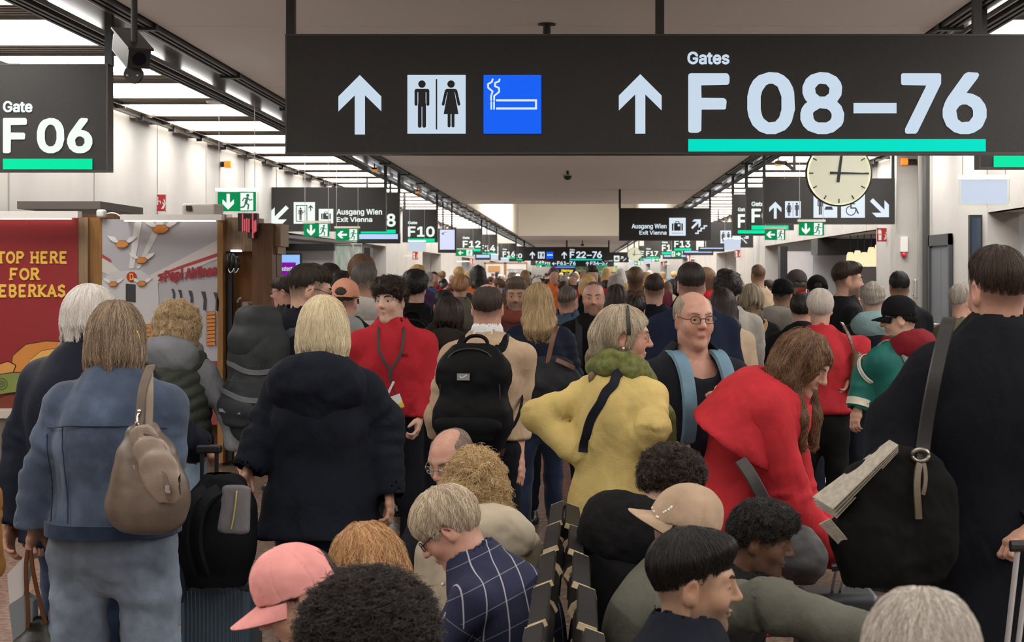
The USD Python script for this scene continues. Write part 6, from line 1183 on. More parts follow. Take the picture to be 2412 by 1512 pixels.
def vest(J, m, t=.032, hem=.8, quilt='v', name='vest', hoodd=None):
    tor, N, up, P = [x.copy() for x in J['tor']], J['N'], J['up'], J['P']; tor[0] = P - V3(0, 0, max(.05, P[2] - hem)); h = J['hG'] * .9
    F = Field(np.min(tor, 0) - .32, np.max(tor, 0) + .32, h); F.loft(tor, J['Wd'] + t, J['Dd'] + t, J['rt'], .045, 2.35); F.ell(J['C'] + (N - J['C']) * .5 - J['fw'] * .05, (.13 * J['k'], .075 + t, .12), k=.05)
    for q in 'RL': F.cone(N, J['S' + q] * .75 + N * .25, .05 + t * .7, .05 + t * .7, .04); F.cone(J['S' + q] + J['rt'] * (.03 if q == 'R' else -.03), J['E' + q], .062, .066, .015, '-')
    F.below((0, 0, -1), -hem); F.cone(N - up * .02, N + up * .2, .07, .08, .006, '-'); v, f = keep_big(*F.mesh()); v = smooth_q(v, f, 1); n = normals(v, f)
    if quilt == 'v': zz = v[:, 2] - np.abs(v[:, 0]) * .6; v = v + n * ((np.abs(np.sin(np.pi * (zz + .012 * NS(v * 8)) / .062)) ** .55 - .6) * .016 + (fbm(v * 20, 2) - .5) * .008)[:, None]
    elif quilt == 'h': v = v + n * ((np.abs(np.sin(np.pi * (v[:, 2] + .012 * NS(v * 8)) / .07)) ** .55 - .6) * .013)[:, None]
    obj(name, (v, f), m, J['prim'], smooth=True)
def carry(label, name, cat, J, pt, group=None):
    """a thing held or worn: an Xform at the world point of local point pt, with a function that takes local points to its frame"""
    base = J['root'] + J['Rw'] @ np.asarray(pt, float); t = thing(name, label, cat, base, 0, group)
    return t, (lambda p: J['root'] + np.asarray(p, float) @ J['Rw'].T - base), base
def strap_part(t, name, pts, nn, w, th, m, k=26, smooth=50): return obj(name, ribbon(pts, nn, w, th, k), m, t, smooth=smooth)

def seam(J, pts, m, r=.0026, name='seam', back=True, k=30):
    """a stitched line lying on the back of a garment; pts are (x, z) in the wearer's frame"""
    v = J['topv']; q = np.array(pts, float); t = np.linspace(0, 1, len(q)); x = np.interp(np.linspace(0, 1, k), t, q[:, 0]); z = np.interp(np.linspace(0, 1, k), t, q[:, 1]); out = []
    for a, b in zip(x, z):
        w = np.nonzero(np.hypot(v[:, 0] - a, v[:, 2] - b) < J['hG'] * 1.6)[0]
        if len(w): out.append((a, (v[w, 1].min() - .0005) if back else (v[w, 1].max() + .0005), b))
    if len(out) > 3: return obj(name, tube(np.array(out), r, 5, raw=True), m, J['prim'], smooth=True)

def on_surface(J, v, px):
    """the point of local vertices v nearest the camera under a picture point"""
    W = J['root'] + v @ J['Rw'].T; u_ = VX + W[:, 0] * FPX / W[:, 1]; w_ = VY + (EYE - W[:, 2]) * FPX / W[:, 1]; i = np.nonzero(np.hypot(u_ - px[0], w_ - px[1]) < 13)[0]
    return None if len(i) == 0 else v[i[np.argmin(W[i, 1])]]
# ------------------------------------------------------------------ the people standing in the hall, nearest first
S_ = lambda r, g, b, k=1.0: tuple(x * k for x in lin((r, g, b)))
NAVY, BLACK, DJEAN = S_(27, 31, 48), S_(21, 21, 24), S_(38, 48, 70)
JT = {}
JT['white'] = J = person('person with chin-length white hair and long dark navy jacket before the red poster', 215, 673, 640, 8, dict(c=S_(30, 34, 50), kind='nylon', hem=.76, t=.036, collar='stand', flare=.03, fold=1.2), dict(c=S_(45, 58, 84), kind='denim'),
    dict(kind='bob', c=S_(216, 210, 204), c2=S_(248, 244, 240), L=.062, w=-.006, strands=1500, clump=.004), skin='pink', girth=1.12, hy=12, armL=dict(e=(62, 1040, .02), w=(30, 1222, -.05)), armR=dict(e=(372, 1010, .02), w=(462, 1050, .12), grip=.9, curl=30))
obj('collar_eyelet', cat_([tube([J['N'] - J['fw'] * .135 - J['up'] * .10 + J['rt'] * (x + .006 * math.cos(a)) + J['up'] * .006 * math.sin(a) for a in np.linspace(0, 6.28, 9)], .002, 5, raw=True) for x in (-.02, .05)]), m_rail, J['prim'])
JT['denim'] = person('woman in a faded denim jacket and light jeans with a leather bag on her shoulder', 276, 712, 700, 2, dict(c=S_(80, 94, 118), kind='denim', hem=.872, t=.030, collar='shirt', st=1.2, fold=1.2), dict(c=S_(128, 142, 162), kind='denim', wide=.035, t=.006),
    dict(kind='bob', c=S_(118, 98, 80), c2=S_(190, 166, 142), L=.115, w=.004, strands=2600, clump=.010, tilt=-.1), sex='f', girth=1.14, sw=1.12, hipw=1.35, armL=dict(e=(112, 1085, .0), w=(82, 1235, -.02), grip=.8, curl=30), armR=dict(e=(382, 1070, -.03), w=(378, 1225, .03)))
J = JT['denim']; L = J['Lh']; clip = obj('hair_clip', tube([L((.088, -.055, .03)), L((.098, -.045, -.005)), L((.1, -.04, -.045))], .0035, 6, 10), plain('gold', (.8, .55, .2), .25, 1.), J['prim'], smooth=True)
mden = cloth(S_(50, 66, 92), 'denim'); zz = J['tor']
def band(J, name, z, hgt, m, off=.034, tilt=0):
    P, k = J['P'], J['k']; f0 = np.interp(z, [p[2] for p in J['tor']], J['Wd']); d0 = np.interp(z, [p[2] for p in J['tor']], J['Dd'])
    pts = []; n = 48
    for a in np.linspace(0, 2 * np.pi, n + 1)[:-1]:
        c_, s_ = math.cos(a), math.sin(a); q = (abs(c_) ** 2.3 + abs(s_) ** 2.3) ** (-1 / 2.3); pts.append((c_ * q, s_ * q))
    ax = np.array([np.interp(z, [p[2] for p in J['tor']], [p[i] for p in J['tor']]) for i in (0, 1)]); v = []
    for zz_, o_ in ((z, off - .012), (z, off + .004), (z + hgt, off + .004), (z + hgt, off - .012)): v += [ax.tolist() and (J['rt'] * x * (f0 + o_) + J['fw'] * y * (d0 + o_) + V3(ax[0], ax[1], zz_)) for x, y in pts]
    f = [(i * n + j, i * n + (j + 1) % n, (i + 1) * n + (j + 1) % n, (i + 1) * n + j) for i in range(3) for j in range(n)]
    return obj(name, (np.array(v), np.array(f)), m, J['prim'], smooth=40)
band(J, 'hem_band', .868, .045, mden, .047)
msm = cloth(S_(44, 56, 78), 'denim')
for q_ in ([(-.20, 1.22), (-.1, 1.235), (.1, 1.235), (.20, 1.22)], [(-.125, 1.23), (-.115, 1.05), (-.10, .92)], [(.125, 1.23), (.115, 1.05), (.10, .92)], [(-.205, 1.20), (-.19, 1.05), (-.17, .92)]): seam(J, q_, msm)
JT['curly'] = J = person('woman with curly blond hair in an olive quilted vest over a grey hoodie', 420, 710, 485, 14, dict(c=S_(112, 114, 120), kind='cotton', hem=.88, t=.022, collar='crew', name='hoodie', hood=dict(s=1.02, low=-.015)), dict(c=S_(140, 164, 190), kind='denim', wide=.02, hem=.12),
    dict(kind='curlybob', c=S_(158, 130, 96), c2=S_(220, 196, 158), L=.125, w=.012, strands=2000, step=.013), sex='f', hy=10, armR=dict(e=(538, 965, -.02), w=(566, 1082, -.1)), shoe=S_(170, 140, 105), sole=S_(200, 180, 150))
vest(J, cloth(S_(62, 66, 60), 'nylon'), .04, .86, 'v')
JT['pack'] = J = person('man in a dark navy jacket and glasses turning right under a grey hiking pack', 728, 622, 480, 48, dict(c=S_(30, 33, 46), kind='wool', hem=.84, t=.026, collar='stand'), dict(c=S_(36, 46, 66), kind='denim'),
    dict(kind='crop', c=S_(48, 36, 29), c2=S_(84, 66, 52), strands=700, fall=1, lift=1.5), hy=22, hp=14, skin='fair'); glasses(J, (.015, .014, .014))
backpack('grey hiking backpack with buckled straps worn by the man by the stall', J, S_(54, 57, 60), w=.33, h=.54, dp=.22, strap_c=S_(70, 74, 80), low=-.02, c2=S_(54, 57, 62), details=True)
JT['bobcoat'] = J = person('woman with a blond bob in a long dark navy hooded coat', 763, 700, 630, 4, dict(c=S_(30, 34, 46), kind='fleece', hem=.765, t=.034, collar='crew', flare=.05, hood=dict(s=1.22, low=.035, pitch=30, point=1), name='coat', fold=1.2), dict(c=S_(36, 46, 70), kind='denim'),
    dict(kind='bob', c=S_(214, 196, 158), c2=S_(246, 236, 212), L=.105, w=.004, strands=2200, clump=.005, tilt=-.05), sex='f', girth=1.1, sw=1.05, armL=dict(e=(640, 985, .0), w=(588, 1095, -.08), grip=.7), armR=dict(e=(904, 990, .02), w=(916, 1158, -.06)))
JT['polo'] = J = person('young man with curly dark hair in a red polo shirt and staff lanyard', 920, 650, 430, 176, dict(c=S_(168, 40, 50), kind='knit', hem=.95, t=.026, collar='polo', name='polo_shirt'), dict(c=S_(28, 30, 38)),
    dict(kind='curlytop', c=S_(46, 33, 27), c2=S_(78, 58, 46), strands=1500, t=.016, step=.006, fh=.10), skin='pale', hy=26, hp=3, armR=dict(e=(846, 905, .1), w=(860, 1000, 0)), armL=dict(e=(1012, 900, .0), w=(990, 985, -.12), grip=.5), hair_h=.022)
N, fw, rt, up = J['N'], J['fw'], J['rt'], J['up']; fr = N + fw * .16 - up * .02
kx = lambda x, z, y=.168: V3(0, N[1], 0) + rt * x + fw * y + V3(0, 0, z)
bz = EYE - (905 - VY) / 430; ml = plain('lanyard_black', (.03, .028, .03), .6)
for sg in (-1, 1): strap_part(J['prim'], 'lanyard', [N + rt * sg * .062 + fw * .0 + up * .03, kx(sg * .068, N[2] - .06, .135), kx(sg * .040, (N[2] + bz) / 2 - .01, .168), kx(.0, bz + .075, .176), kx(.002, bz + .03, .178)], [up, fw, fw, fw, fw], .016, .003, ml)
g_, u0_, v0_ = glyph('Does', 0, 22, 0, 9, 2); eb = extrude(affinity.scale(g_, 1 / 430, 1 / 430, origin=(0, 0)), .002); ev = eb.vertices; cpt = on_surface(J, J['topv'], (958, 834)); eb.vertices = cpt + (-rt * -1 if False else 0) + np.outer(ev[:, 0] - .026, J['Rw'].T @ V3(1, 0, 0)) + np.outer(ev[:, 1], V3(0, 0, 1)) + np.outer(ev[:, 2] + .003, J['Rw'].T @ V3(0, -1, 0)); obj('embroidery', eb, plain('thread_dark', S_(60, 10, 18), .8), J['prim'])
t, lf, _ = carry('yellow and white name badge hanging from the lanyard', 'badge', 'badge', J, kx(.0, bz - .08, .176)); m_y = plain('badge_yellow', (.75, .62, .08), .4)
bc = lf(kx(0, bz - .02, .178)); obj('phone_clip', bar(bc + V3(-.02, 0, -.035), bc + V3(.018, 0, .045), .024, .012), plain('badge_white', (.72, .74, .78), .35), t)
bc = lf(kx(-.03, bz - .085, .178)); obj('card', bar(bc + V3(.016, 0, -.036), bc + V3(-.01, 0, .036), .006, .062), plain('badge_white', (.72, .74, .78), .35), t); obj('card_label', bar(bc + V3(.022, -.004, -.030), bc + V3(.012, -.004, -.006), .006, .05), m_y, t); obj('strap_loop', tube([bc + V3(0, 0, .035), lf(kx(0, bz + .03, .178))], .003, 6, 6), ml, t)
JT['beige'] = J = person('man with thinning cropped hair in a beige sweater under a black backpack', 1148, 663, 490, 14, dict(c=S_(176, 152, 128), kind='knit', hem=.935, t=.018, collar='none', name='sweater', fold=1.1), dict(c=S_(26, 27, 34)),
    dict(kind='ring', c=S_(70, 56, 48), t=.005, strands=900), skin='pink', hy=-16, armR=dict(e=(1222, 945, .02), w=(1226, 1080, -.05)), armL=dict(el=(-.04, -.03, -.17), wl=(.0, .06, -.14)), shoe=S_(22, 21, 20))
sdf_part('shirt_collar', J, J['N'] - .12, J['N'] + .14, lambda F: (F.cone(J['N'] - J['up'] * .02, J['N'] + J['up'] * .028, .090, .079, 0), F.cone(J['N'] - J['up'] * .05, J['N'] + J['up'] * .12, .063, .063, 0, '-')), cloth(S_(226, 224, 228), 'cotton'), .008)
backpack('black school backpack with a small grey patch on the beige sweater man', J, S_(24, 25, 28), w=.33, h=.50, dp=.16, patch=(.22, .22, .22), low=.0)
band(J, 'belt', J['P'][2] - .02, .035, cloth(S_(70, 38, 26), 'leather'), .006)
JT['longblond'] = J = person('woman with long straight blond hair in a navy quilted jacket walking away', 1268, 668, 378, -4, dict(c=S_(28, 34, 54), kind='nylon', hem=.80, t=.034, quilt='h', collar='stand', flare=.02), dict(c=S_(34, 46, 72), kind='denim', hem=.09),
    dict(kind='long', c=S_(154, 128, 92), c2=S_(218, 194, 150), L=.165, sway=(0, -.125, 0), strands=1500), sex='f', girth=1.08, stride=9, armR=dict(e=(1352, 905, 0), w=(1345, 985, -.08)), armL=dict(el=(-.05, -.02, -.165), wl=(.0, .05, -.14)), shoe=S_(30, 34, 48), sole=S_(210, 210, 206), sneaker=1, bare=1)
JT['yellow'] = J = person('woman in a yellow sweater with hands on hips and a green scarf', 1468, 720, 625, 42, dict(c=S_(194, 172, 110), kind='knit', hem=.80, t=.022, collar='none', name='sweater', fold=1.35, flare=.02), dict(c=S_(140, 164, 186), kind='denim'),
    dict(kind='updo', c=S_(160, 144, 122), c2=S_(222, 208, 186), strands=2200, t=.018, clump=.006, cut=[((0, .13, -.02), (.075, .06, .075))], extra=[((0, -.10, -.05), (.045, .035, .05)), ((0, -.085, -.10), (.028, .028, .05))]), sex='f', hy=44, hp=4, skin='pink', girth=1.03,
    armL=dict(e=(1268, 980, .06), w=(1366, 1068, -.02), grip=.3, hw=(.75, .3, -.35)), armR=dict(e=(1538, 1010, -.20), w=(1504, 1072, -.10), grip=.3, hw=(-.15, .5, -.8)))
L = J['Lh']; m_bd = plain('headband_black', (.015, .015, .016), .4)
obj('headband', ribbon([L((s * .092 * math.sin(a) / 1, .012 - .01 * math.cos(a), .035 + .098 * math.cos(a) + .0)) for s in (1,) for a in np.linspace(-1.75, 1.75, 13)], [L((math.sin(a), 0, math.cos(a))) - L((0, 0, 0)) for a in np.linspace(-1.75, 1.75, 13)], .016, .006, 30), m_bd, J['prim'], smooth=40)
glasses(J, (.35, .3, .25), .001); obj('earring', ball(L((.081, -.004, -.040)), .005, 2), plain('pearl', (.8, .76, .7), .2), J['prim'], smooth=True)
br = [L((0, -.115, -.06)), L((-.015, -.122, -.12)), J['loc']((1406, 850, -.02)), J['loc']((1396, 885, -.04)), J['loc']((1388, 918, -.03))]
bv = tube(br, [.026, .02, .016, .013, .003], 8, 40); bv.vertices += bv.vertex_normals * (np.sin(np.arange(len(bv.vertices)) / 8 * .9) * .004)[:, None]; obj('braid', bv, hairmat(S_(120, 100, 80), S_(170, 150, 126)), J['prim'], smooth=True, uv=np.stack([bv.vertices[:, 0] * 9, bv.vertices[:, 2] * 9], 1))
def scarf(J, m, r=.038, drop=None, name='scarf', R=.086):
    N, up, fw, rt = J['N'], J['up'], J['fw'], J['rt']
    def fn(F):
        for i, (dz, rr, R_) in enumerate(((.012, r, R), (.048, r * .8, R * .92))):
            pt = [N + up * dz + rt * R_ * math.cos(a) + fw * (R_ * 1.02 * math.sin(a) + .012) - up * (.022 * (math.sin(a) + .2)) for a in np.linspace(0, 2 * np.pi, 15)]
            F.chain(pt, [rr * (1 + .16 * math.sin(3 * k + i)) for k in range(15)], .012)
        F.cone(N + up * -.1, N + up * .2, .054, .058, .01, '-')
        if drop: F.chain(drop, [r * .95, r * 1.1, r * 1.0, r * .8, r * .7][:len(drop)], .02)
    pts = np.vstack([[N], *( [drop] if drop else [])]); return sdf_part(name, J, pts.min(0) - .2, pts.max(0) + .2, fn, m, fold=.02)
scarf(J, noisy('scarf_green', S_(72, 78, 34), S_(112, 116, 62), 40, .85, .3), drop=[J['N'] + J['fw'] * .13 + J['rt'] * .02, J['C'] + J['fw'] * .17 + J['rt'] * .09 + V3(0, 0, .08), J['C'] + J['fw'] * .17 + J['rt'] * .11 - V3(0, 0, .06), J['P'] + J['fw'] * .17 + J['rt'] * .12 + V3(0, 0, .06)])
a_, b_ = J['N'] + J['rt'] * .06 - J['up'] * .02, J['P'] - J['rt'] * .17 + V3(0, 0, .03); bk = -J['fw']
tc_ = J['Rw'].T @ V3(0, -1, .1); sp_ = [q for q in (on_surface(J, J['topv'], x) for x in ((1458, 866), (1450, 879), (1440, 893), (1425, 912), (1408, 938), (1393, 965), (1380, 995), (1370, 1028), (1366, 1052), (1366, 1070))) if q is not None]
strap_part(J['prim'], 'crossbody_strap', [q + tc_ * .010 for q in sp_], [tc_] * len(sp_), .036, .006, cloth(S_(38, 40, 52), 'nylon'), 34)
JT['glasses'] = J = person('bald man with glasses and light blue backpack straps over a dark shirt', 1634, 680, 585, 162, dict(c=S_(36, 38, 46), kind='cotton', hem=.84, t=.02, collar='scoop', sleeve=.62, name='t_shirt', nobust=1), dict(c=S_(34, 46, 78), kind='denim'),
    dict(kind='ring', c=S_(150, 134, 118), c2=S_(190, 176, 160), t=.008, strands=700, ry=.02), skin='pink', girth=1.14, belly=.10, hy=0, hp=2, armL=dict(e=(1738, 985, -.03), w=(1722, 955, -.22), hw=(-.5, -.35, .15), grip=1.0, curl=40), armR=dict(e=(1530, 960, -.05), w=(1560, 1040, -.2)), fat=1.1, scalp=.35)
glasses(J, (.07, .05, .04))
t = backpack('light blue backpack worn by the bald man with glasses', J, S_(92, 122, 146), w=.30, h=.46, dp=.16, straps=False); base = np.array(UsdGeom.Xformable(t).GetLocalTransformation().ExtractTranslation()); Rw, root = J['Rw'], J['root']
for sd in 'RL':
    pts, nn = shoulder_path(J, sd, .12, .165, .22, .30, .092); pts[4] = pts[4] + J['fw'] * .035; pts[5] = pts[5] + J['fw'] * .03; pts[6] = pts[6] + J['fw'] * .035; rb = ribbon([root + Rw @ p - base for p in pts], [Rw @ n for n in nn], .062, .014, 30); obj('shoulder_strap', rb, cloth(S_(100, 132, 152), 'nylon'), t, smooth=50)
    q = pts[-1]; rb = ribbon([root + Rw @ p - base for p in (q, q - J['up'] * .08 + J['fw'] * .012, q - J['up'] * .19 + J['fw'] * .0, q - J['up'] * .26 + J['fw'] * .004)], [Rw @ J['fw']] * 4, .022, .005, 12); obj('webbing', rb, cloth(S_(150, 148, 142), 'nylon'), t, smooth=50)
t, lf, _ = carry('bright blue jacket knotted round the bald man’s waist', 'tied_jacket', 'jacket', J, J['P'] + V3(0, 0, .0)); off = V3(0, 0, 0)
def tied():
    P, fw, rt, k = J['P'], J['fw'], J['rt'], J['k']; F = Field(P - .42, P + .36, .011)
    pt = [P + rt * .185 * math.cos(a) + fw * (.165 * math.sin(a) + .02) + V3(0, 0, .055 - .055 * math.sin(a)) for a in np.linspace(0, 2 * np.pi, 19)]; F.chain(pt, [.042 + .008 * math.sin(5 * i) for i in range(19)], .02, flat=None)
    F.ell(P + fw * .225 + V3(0, 0, .0), (.05, .045, .042), k=.03); F.chain([P + fw * .22, P + fw * .235 + rt * -.045 - V3(0, 0, .12), P + fw * .20 + rt * -.075 - V3(0, 0, .30)], (.035, .045, .03), .02); F.chain([P + fw * .22, P + fw * .225 + rt * .07 - V3(0, 0, .07), P + fw * .19 + rt * .12 - V3(0, 0, .22)], (.032, .04, .03), .02)
    F.loft([P + V3(0, 0, .04) - fw * .03, P - V3(0, 0, .32) - fw * .04], (.19, .21), (.15, .16), rt, .02); F.loft([P + V3(0, 0, .14), P - V3(0, 0, .4)], (.16, .17), (.13, .13), rt, 0, op='-')
    F.cone(P + fw * .3 - V3(0, 0, .3), P + fw * .3 + V3(0, 0, -.05), .17, .12, .0, '-') if False else None
    v, f = keep_big(*F.mesh()); n = normals(v, f); v = v + n * ((fbm(v * 16, 3) - .5) * .03)[:, None]; obj('cloth', (lf(v), f), cloth(S_(14, 92, 168), 'nylon'), t, smooth=True)
tied()
t, lf, _ = carry('small piece of bread held by the bald man with glasses', 'snack', 'food', J, J['WL'] + V3(0, 0, .1)); c = lf(J['loc']((1692, 922, -.28))); obj('bread', ball(c, 1, 2).apply_translation(-c).apply_scale([.018, .018, .026]).apply_translation(c), noisy('bread', (.55, .35, .1), (.68, .48, .18), 30, .7), t, smooth=True)
JT['redcoat'] = J = person('woman with long brown hair bending forward in a red hooded coat', 1892, 788, 640, 104, dict(c=S_(178, 46, 54), kind='wool', hem=.42, t=.04, collar='none', flare=.08, name='coat', fold=1.2), dict(c=S_(24, 24, 28)),
    dict(kind='wavy', c=S_(92, 66, 48), c2=S_(150, 112, 80), L=.34, front=(-1, 1), s0=(.02, -.05, -.05), strands=2600, sway=(0, .03, 0), step=.03), sex='f', lean=30, hp=30, hy=14, hunch=1.1, armR=dict(e=(1868, 1195, -.10), w=(1972, 1305, -.05), grip=1.0, curl=30), armL=dict(e=(1890, 1190, .2), w=(1985, 1295, .06), grip=.8))
N, up, fw, rt = J['N'], J['up'], J['fw'], J['rt']
R3 = np.stack([rt, np.cross(up, rt), up], 1); lowc = N - up * .215 - fw * .03
def capelet(F):
    F.loft([lowc, N - up * .10 - fw * .03, N + up * .005], (.255, .215, .115), (.215, .185, .105), rt, .03, 2.2); F.ell(N - fw * .13 - up * .09, (.17, .08, .11), R3, .05); F.below(-up, -(up @ lowc) + .012); F.loft([lowc - up * .08, lowc + up * .03], (.225, .205), (.185, .165), rt, 0, 2.2, '-'); F.ell(N + up * .06 - fw * .01, (.105, .115, .10), R3, .02, '-')
sdf_part('hood', J, N - .42, N + .3, capelet, cloth(S_(182, 48, 56), 'wool'), fold=.018)
strap_part(J['prim'], 'bag_strap', [J['loc']((1745, 1085, -.20)), J['loc']((1775, 1130, -.26)), J['loc']((1812, 1200, -.24)), J['loc']((1850, 1260, -.22))], [J['Rw'].T @ V3(0, -1, .2)] * 4, .045, .006, cloth(S_(74, 72, 72), 'nylon'))
t, lf, _ = carry('slouchy dark grey bag hanging at the front of the red coat', 'shoulder_bag', 'bag', J, J['loc']((1885, 1380, -.22))); c0 = J['loc']((1888, 1300, -.20))
sdf_part('pouch', J, c0 - .2, c0 + .2, lambda F: (F.ell(c0, (.075, .08, .10), None, 0), F.ell(c0 - V3(0, 0, .03), (.09, .085, .075), None, .04)), cloth(S_(70, 70, 72), 'nylon'), .01, fold=.03, parent=t, xf=lf)

JT['tall'] = J = person('tall man with short brown hair in a black wool coat at the right edge', 2350, 580, 790, -8, dict(c=S_(22, 24, 32), kind='wool', hem=.55, t=.042, collar='stand', flare=.05, name='coat', fold=1.2, st=1.1), dict(c=S_(24, 25, 32)),
    dict(kind='crop', c=S_(58, 42, 33), c2=S_(92, 70, 56), strands=2600, t=.010, fade=1, fall=1, sw=.0013), skin='pink', girth=1.14, sw=1.04, hy=-4, armL=dict(e=(2118, 1010, -.02), w=(2092, 1190, -.12), grip=.5), armR=dict(e=(2530, 1010, .0), w=(2520, 1200, -.06)), fat=1.05)
JT['redtop'] = J = person('woman with short white hair in a red sweater and black trousers', 1932, 682, 385, 4, dict(c=S_(168, 44, 52), kind='knit', hem=.885, t=.022, collar='crew', name='sweater', flare=.02), dict(c=S_(26, 25, 27)),
    dict(kind='short', c=S_(196, 186, 176), c2=S_(232, 226, 220), t=.016, strands=1100, nape=-.075), sex='f', girth=1.14, armR=dict(e=(2028, 815, 0), w=(2000, 890, -.1)), armL=dict(el=(-.05, -.02, -.165), wl=(.0, .05, -.14)))
t, lf, _ = carry('brown shoulder bag on the white haired woman in red', 'shoulder_bag', 'bag', J, J['loc']((2012, 905, -.1))); c0 = J['loc']((2016, 868, -.1)); mbr = cloth(S_(92, 68, 50), 'leather')
F = Field(c0 - .16, c0 + .16, .013); F.loft([c0 - V3(0, 0, .08), c0 + V3(0, 0, .07)], (.05, .035), (.11, .09), (1, 0, 0), 0, 3); v, f = F.mesh(); obj('body', (lf(v), f), mbr, t, smooth=True)
obj('strap', ribbon([lf(J['loc'](p)) for p in ((2008, 850, -.1), (2003, 800, -.12), (1990, 772, -.08), (1985, 765, .05))], [J['Rw'].T @ V3(.3, -1, .2)] * 3 + [V3(0, 0, 1)], .022, .005, 14), mbr, t)
JT['teal'] = J = person('person in a black cap and teal satin jacket with white sleeve stripes', 2120, 695, 430, -34, dict(c=S_(22, 96, 88), kind='nylon', hem=.86, t=.034, collar='crew', hood=dict(c=S_(112, 26, 34), kind='cotton', s=.95, low=-.02)), dict(c=S_(38, 44, 56), kind='denim'),
    dict(kind='short', c=S_(24, 22, 22), strands=300), hy=-40, hp=6, skin='fair', armL=dict(e=(2040, 880, .0), w=(2022, 958, -.04)), armR=dict(el=(.05, -.02, -.165), wl=(.0, .05, -.14)), hair_h=.03); cap(J, S_(24, 24, 28))
for q in (.62, .68): c0 = J['SL'] + (J['EL'] - J['SL']) * q; ax = unit(J['EL'] - J['SL']); obj('sleeve_stripe', trimesh.creation.revolve(np.array([(.088, -.009), (.0935, -.007), (.0935, .007), (.088, .009)]), sections=28).apply_transform(trimesh.geometry.align_vectors([0, 0, 1], ax)).apply_translation(c0), cloth(S_(216, 212, 200), 'knit'), J['prim'], smooth=40)
c0 = J['WL'] - unit(J['WL'] - J['EL']) * .02; obj('cuff', trimesh.creation.revolve(np.array([(.05, -.02), (.072, -.02), (.070, .02), (.05, .02)]), sections=24).apply_transform(trimesh.geometry.align_vectors([0, 0, 1], unit(J['WL'] - J['EL']))).apply_translation(c0), cloth(S_(206, 200, 184), 'knit'), J['prim'], smooth=40)
pts, nn = shoulder_path(J, 'L', .15, .17, .22, .26, .10); obj('bag_strap', ribbon([p + J['up'] * .015 for p in pts], nn, .06, .01, 28), cloth(S_(128, 124, 118), 'nylon'), J['prim'], smooth=50)
# ------------------------------------------------------------------ back-to-back rows of seats and the people sitting on them
m_seat = plain('seat_black', (.012, .011, .012), .6, spec=.25); m_ply = noisy('seat_edge_ply', S_(190, 168, 134), S_(214, 196, 164), 40, .5); m_leg = plain('seat_alu', (.45, .45, .46), .3, .9)
def seat_row(label, x0, slope, ys, side, group):
    """seats facing side (+1 = +x); each a thin shell bent in an S at the head, with pale ply edges"""
    for i, y in enumerate(ys):
        x = x0 + slope * (y - ys[0]); t = thing('waiting_seat', label[i] if isinstance(label, list) else label, 'seat', (x, y, 0), 0, group); s = side
        prof = spline([(s * .50, 0, .455), (s * .30, 0, .425), (s * .13, 0, .42), (s * .065, 0, .46), (s * .04, 0, .56), (s * .0, 0, .72), (s * -.012, 0, .77), (s * .020, 0, .806), (s * -.022, 0, .846), (s * .022, 0, .884), (s * -.016, 0, .918)], 46)
        tg = np.gradient(prof, axis=0); tg /= np.linalg.norm(tg, axis=1, keepdims=True); nn = np.stack([-tg[:, 2], 0 * tg[:, 0], tg[:, 0]], 1) * .0075
        def shell(w0, w1, k):
            a, b = prof + nn * k, prof - nn * k; n = len(prof); v = np.vstack([a + [0, w0, 0], a + [0, w1, 0], b + [0, w1, 0], b + [0, w0, 0]]); f = []
            for j in range(n - 1):
                for q in range(4): f.append((q * n + j, ((q + 1) % 4) * n + j, ((q + 1) % 4) * n + j + 1, q * n + j + 1))
            f += [(0, 3 * n, 2 * n, n), (n - 1, 2 * n - 1, 3 * n - 1, 4 * n - 1)]; return (v, np.array(f))
        sh = obj('shell', shell(-.225, .225, 1.0), m_seat, t, smooth=30)
        for w0, w1 in ((-.231, -.225), (.225, .231)): obj('shell_edge', shell(w0, w1, 1.05), m_ply, t, smooth=30)
        obj('bracket', cat_([box(min(s * .1, s * .34), max(s * .1, s * .34), -.03, .03, .36, .42)]), m_leg, t)
    ya, yb = min(ys) - .3, max(ys) + .3; b = thing('seat_rail', ('left' if side < 0 else 'right') + '-facing row’s black seat rail with grey feet', 'seat frame', (x0, ys[0], 0))
    sl = lambda y: slope * (y - ys[0]) + side * .22
    obj('beam', bar([sl(ya), ya - ys[0], .34], [sl(yb), yb - ys[0], .34], .07, .04), m_seat, b)
    for yy in (ya + .3, (ya + yb) / 2, yb - .3): obj('leg', cat_([box(sl(yy) - .02, sl(yy) + .02, yy - ys[0] - .02, yy - ys[0] + .02, .02, .33), box(sl(yy) - .24, sl(yy) + .24, yy - ys[0] - .025, yy - ys[0] + .025, 0, .025)]), m_leg, b)
RY = [1.98, 2.46, 2.94, 3.42, 3.93, 4.42, 4.92, 5.40]; LY = [2.52, 3.0, 3.48, 3.96, 4.44, 4.98, 5.46]
seat_row(['black wavy-edged seat ' + x for x in ('under the grey cropped man at the bottom right', 'right-facing, empty, just behind the grey cropped man', 'right-facing, empty, next to the bearded young man', 'under the bearded young man in navy', 'under the man in the beige backwards cap', 'under the young man with black coils', 'under the person in the black hoodie', 'right-facing, empty, at the far end of its row')], .065, -.03, RY, 1, 'right-facing waiting seats'); seat_row(['black wavy-edged seat ' + x for x in ('left-facing, empty, beside the curly afro', 'under the person with the curly afro', 'under the person in the pink cap', 'under the woman with ginger hair', 'under the man in the checked shirt', 'under the frizzy blond woman', 'under the bald man reading')], -.115, .012, LY, -1, 'left-facing waiting seats')
SE = dict(sit=True, seat=.43)
J = person('person in a pink baseball cap sitting low at the front', 706, 1287, 1080, -100, dict(c=S_(206, 200, 190), kind='cotton', name='shirt'), dict(c=S_(50, 60, 84), kind='denim'), dict(kind='short', c=S_(70, 50, 38), strands=200), lean=20, hp=26, hy=-6, hair_h=.028, **SE)
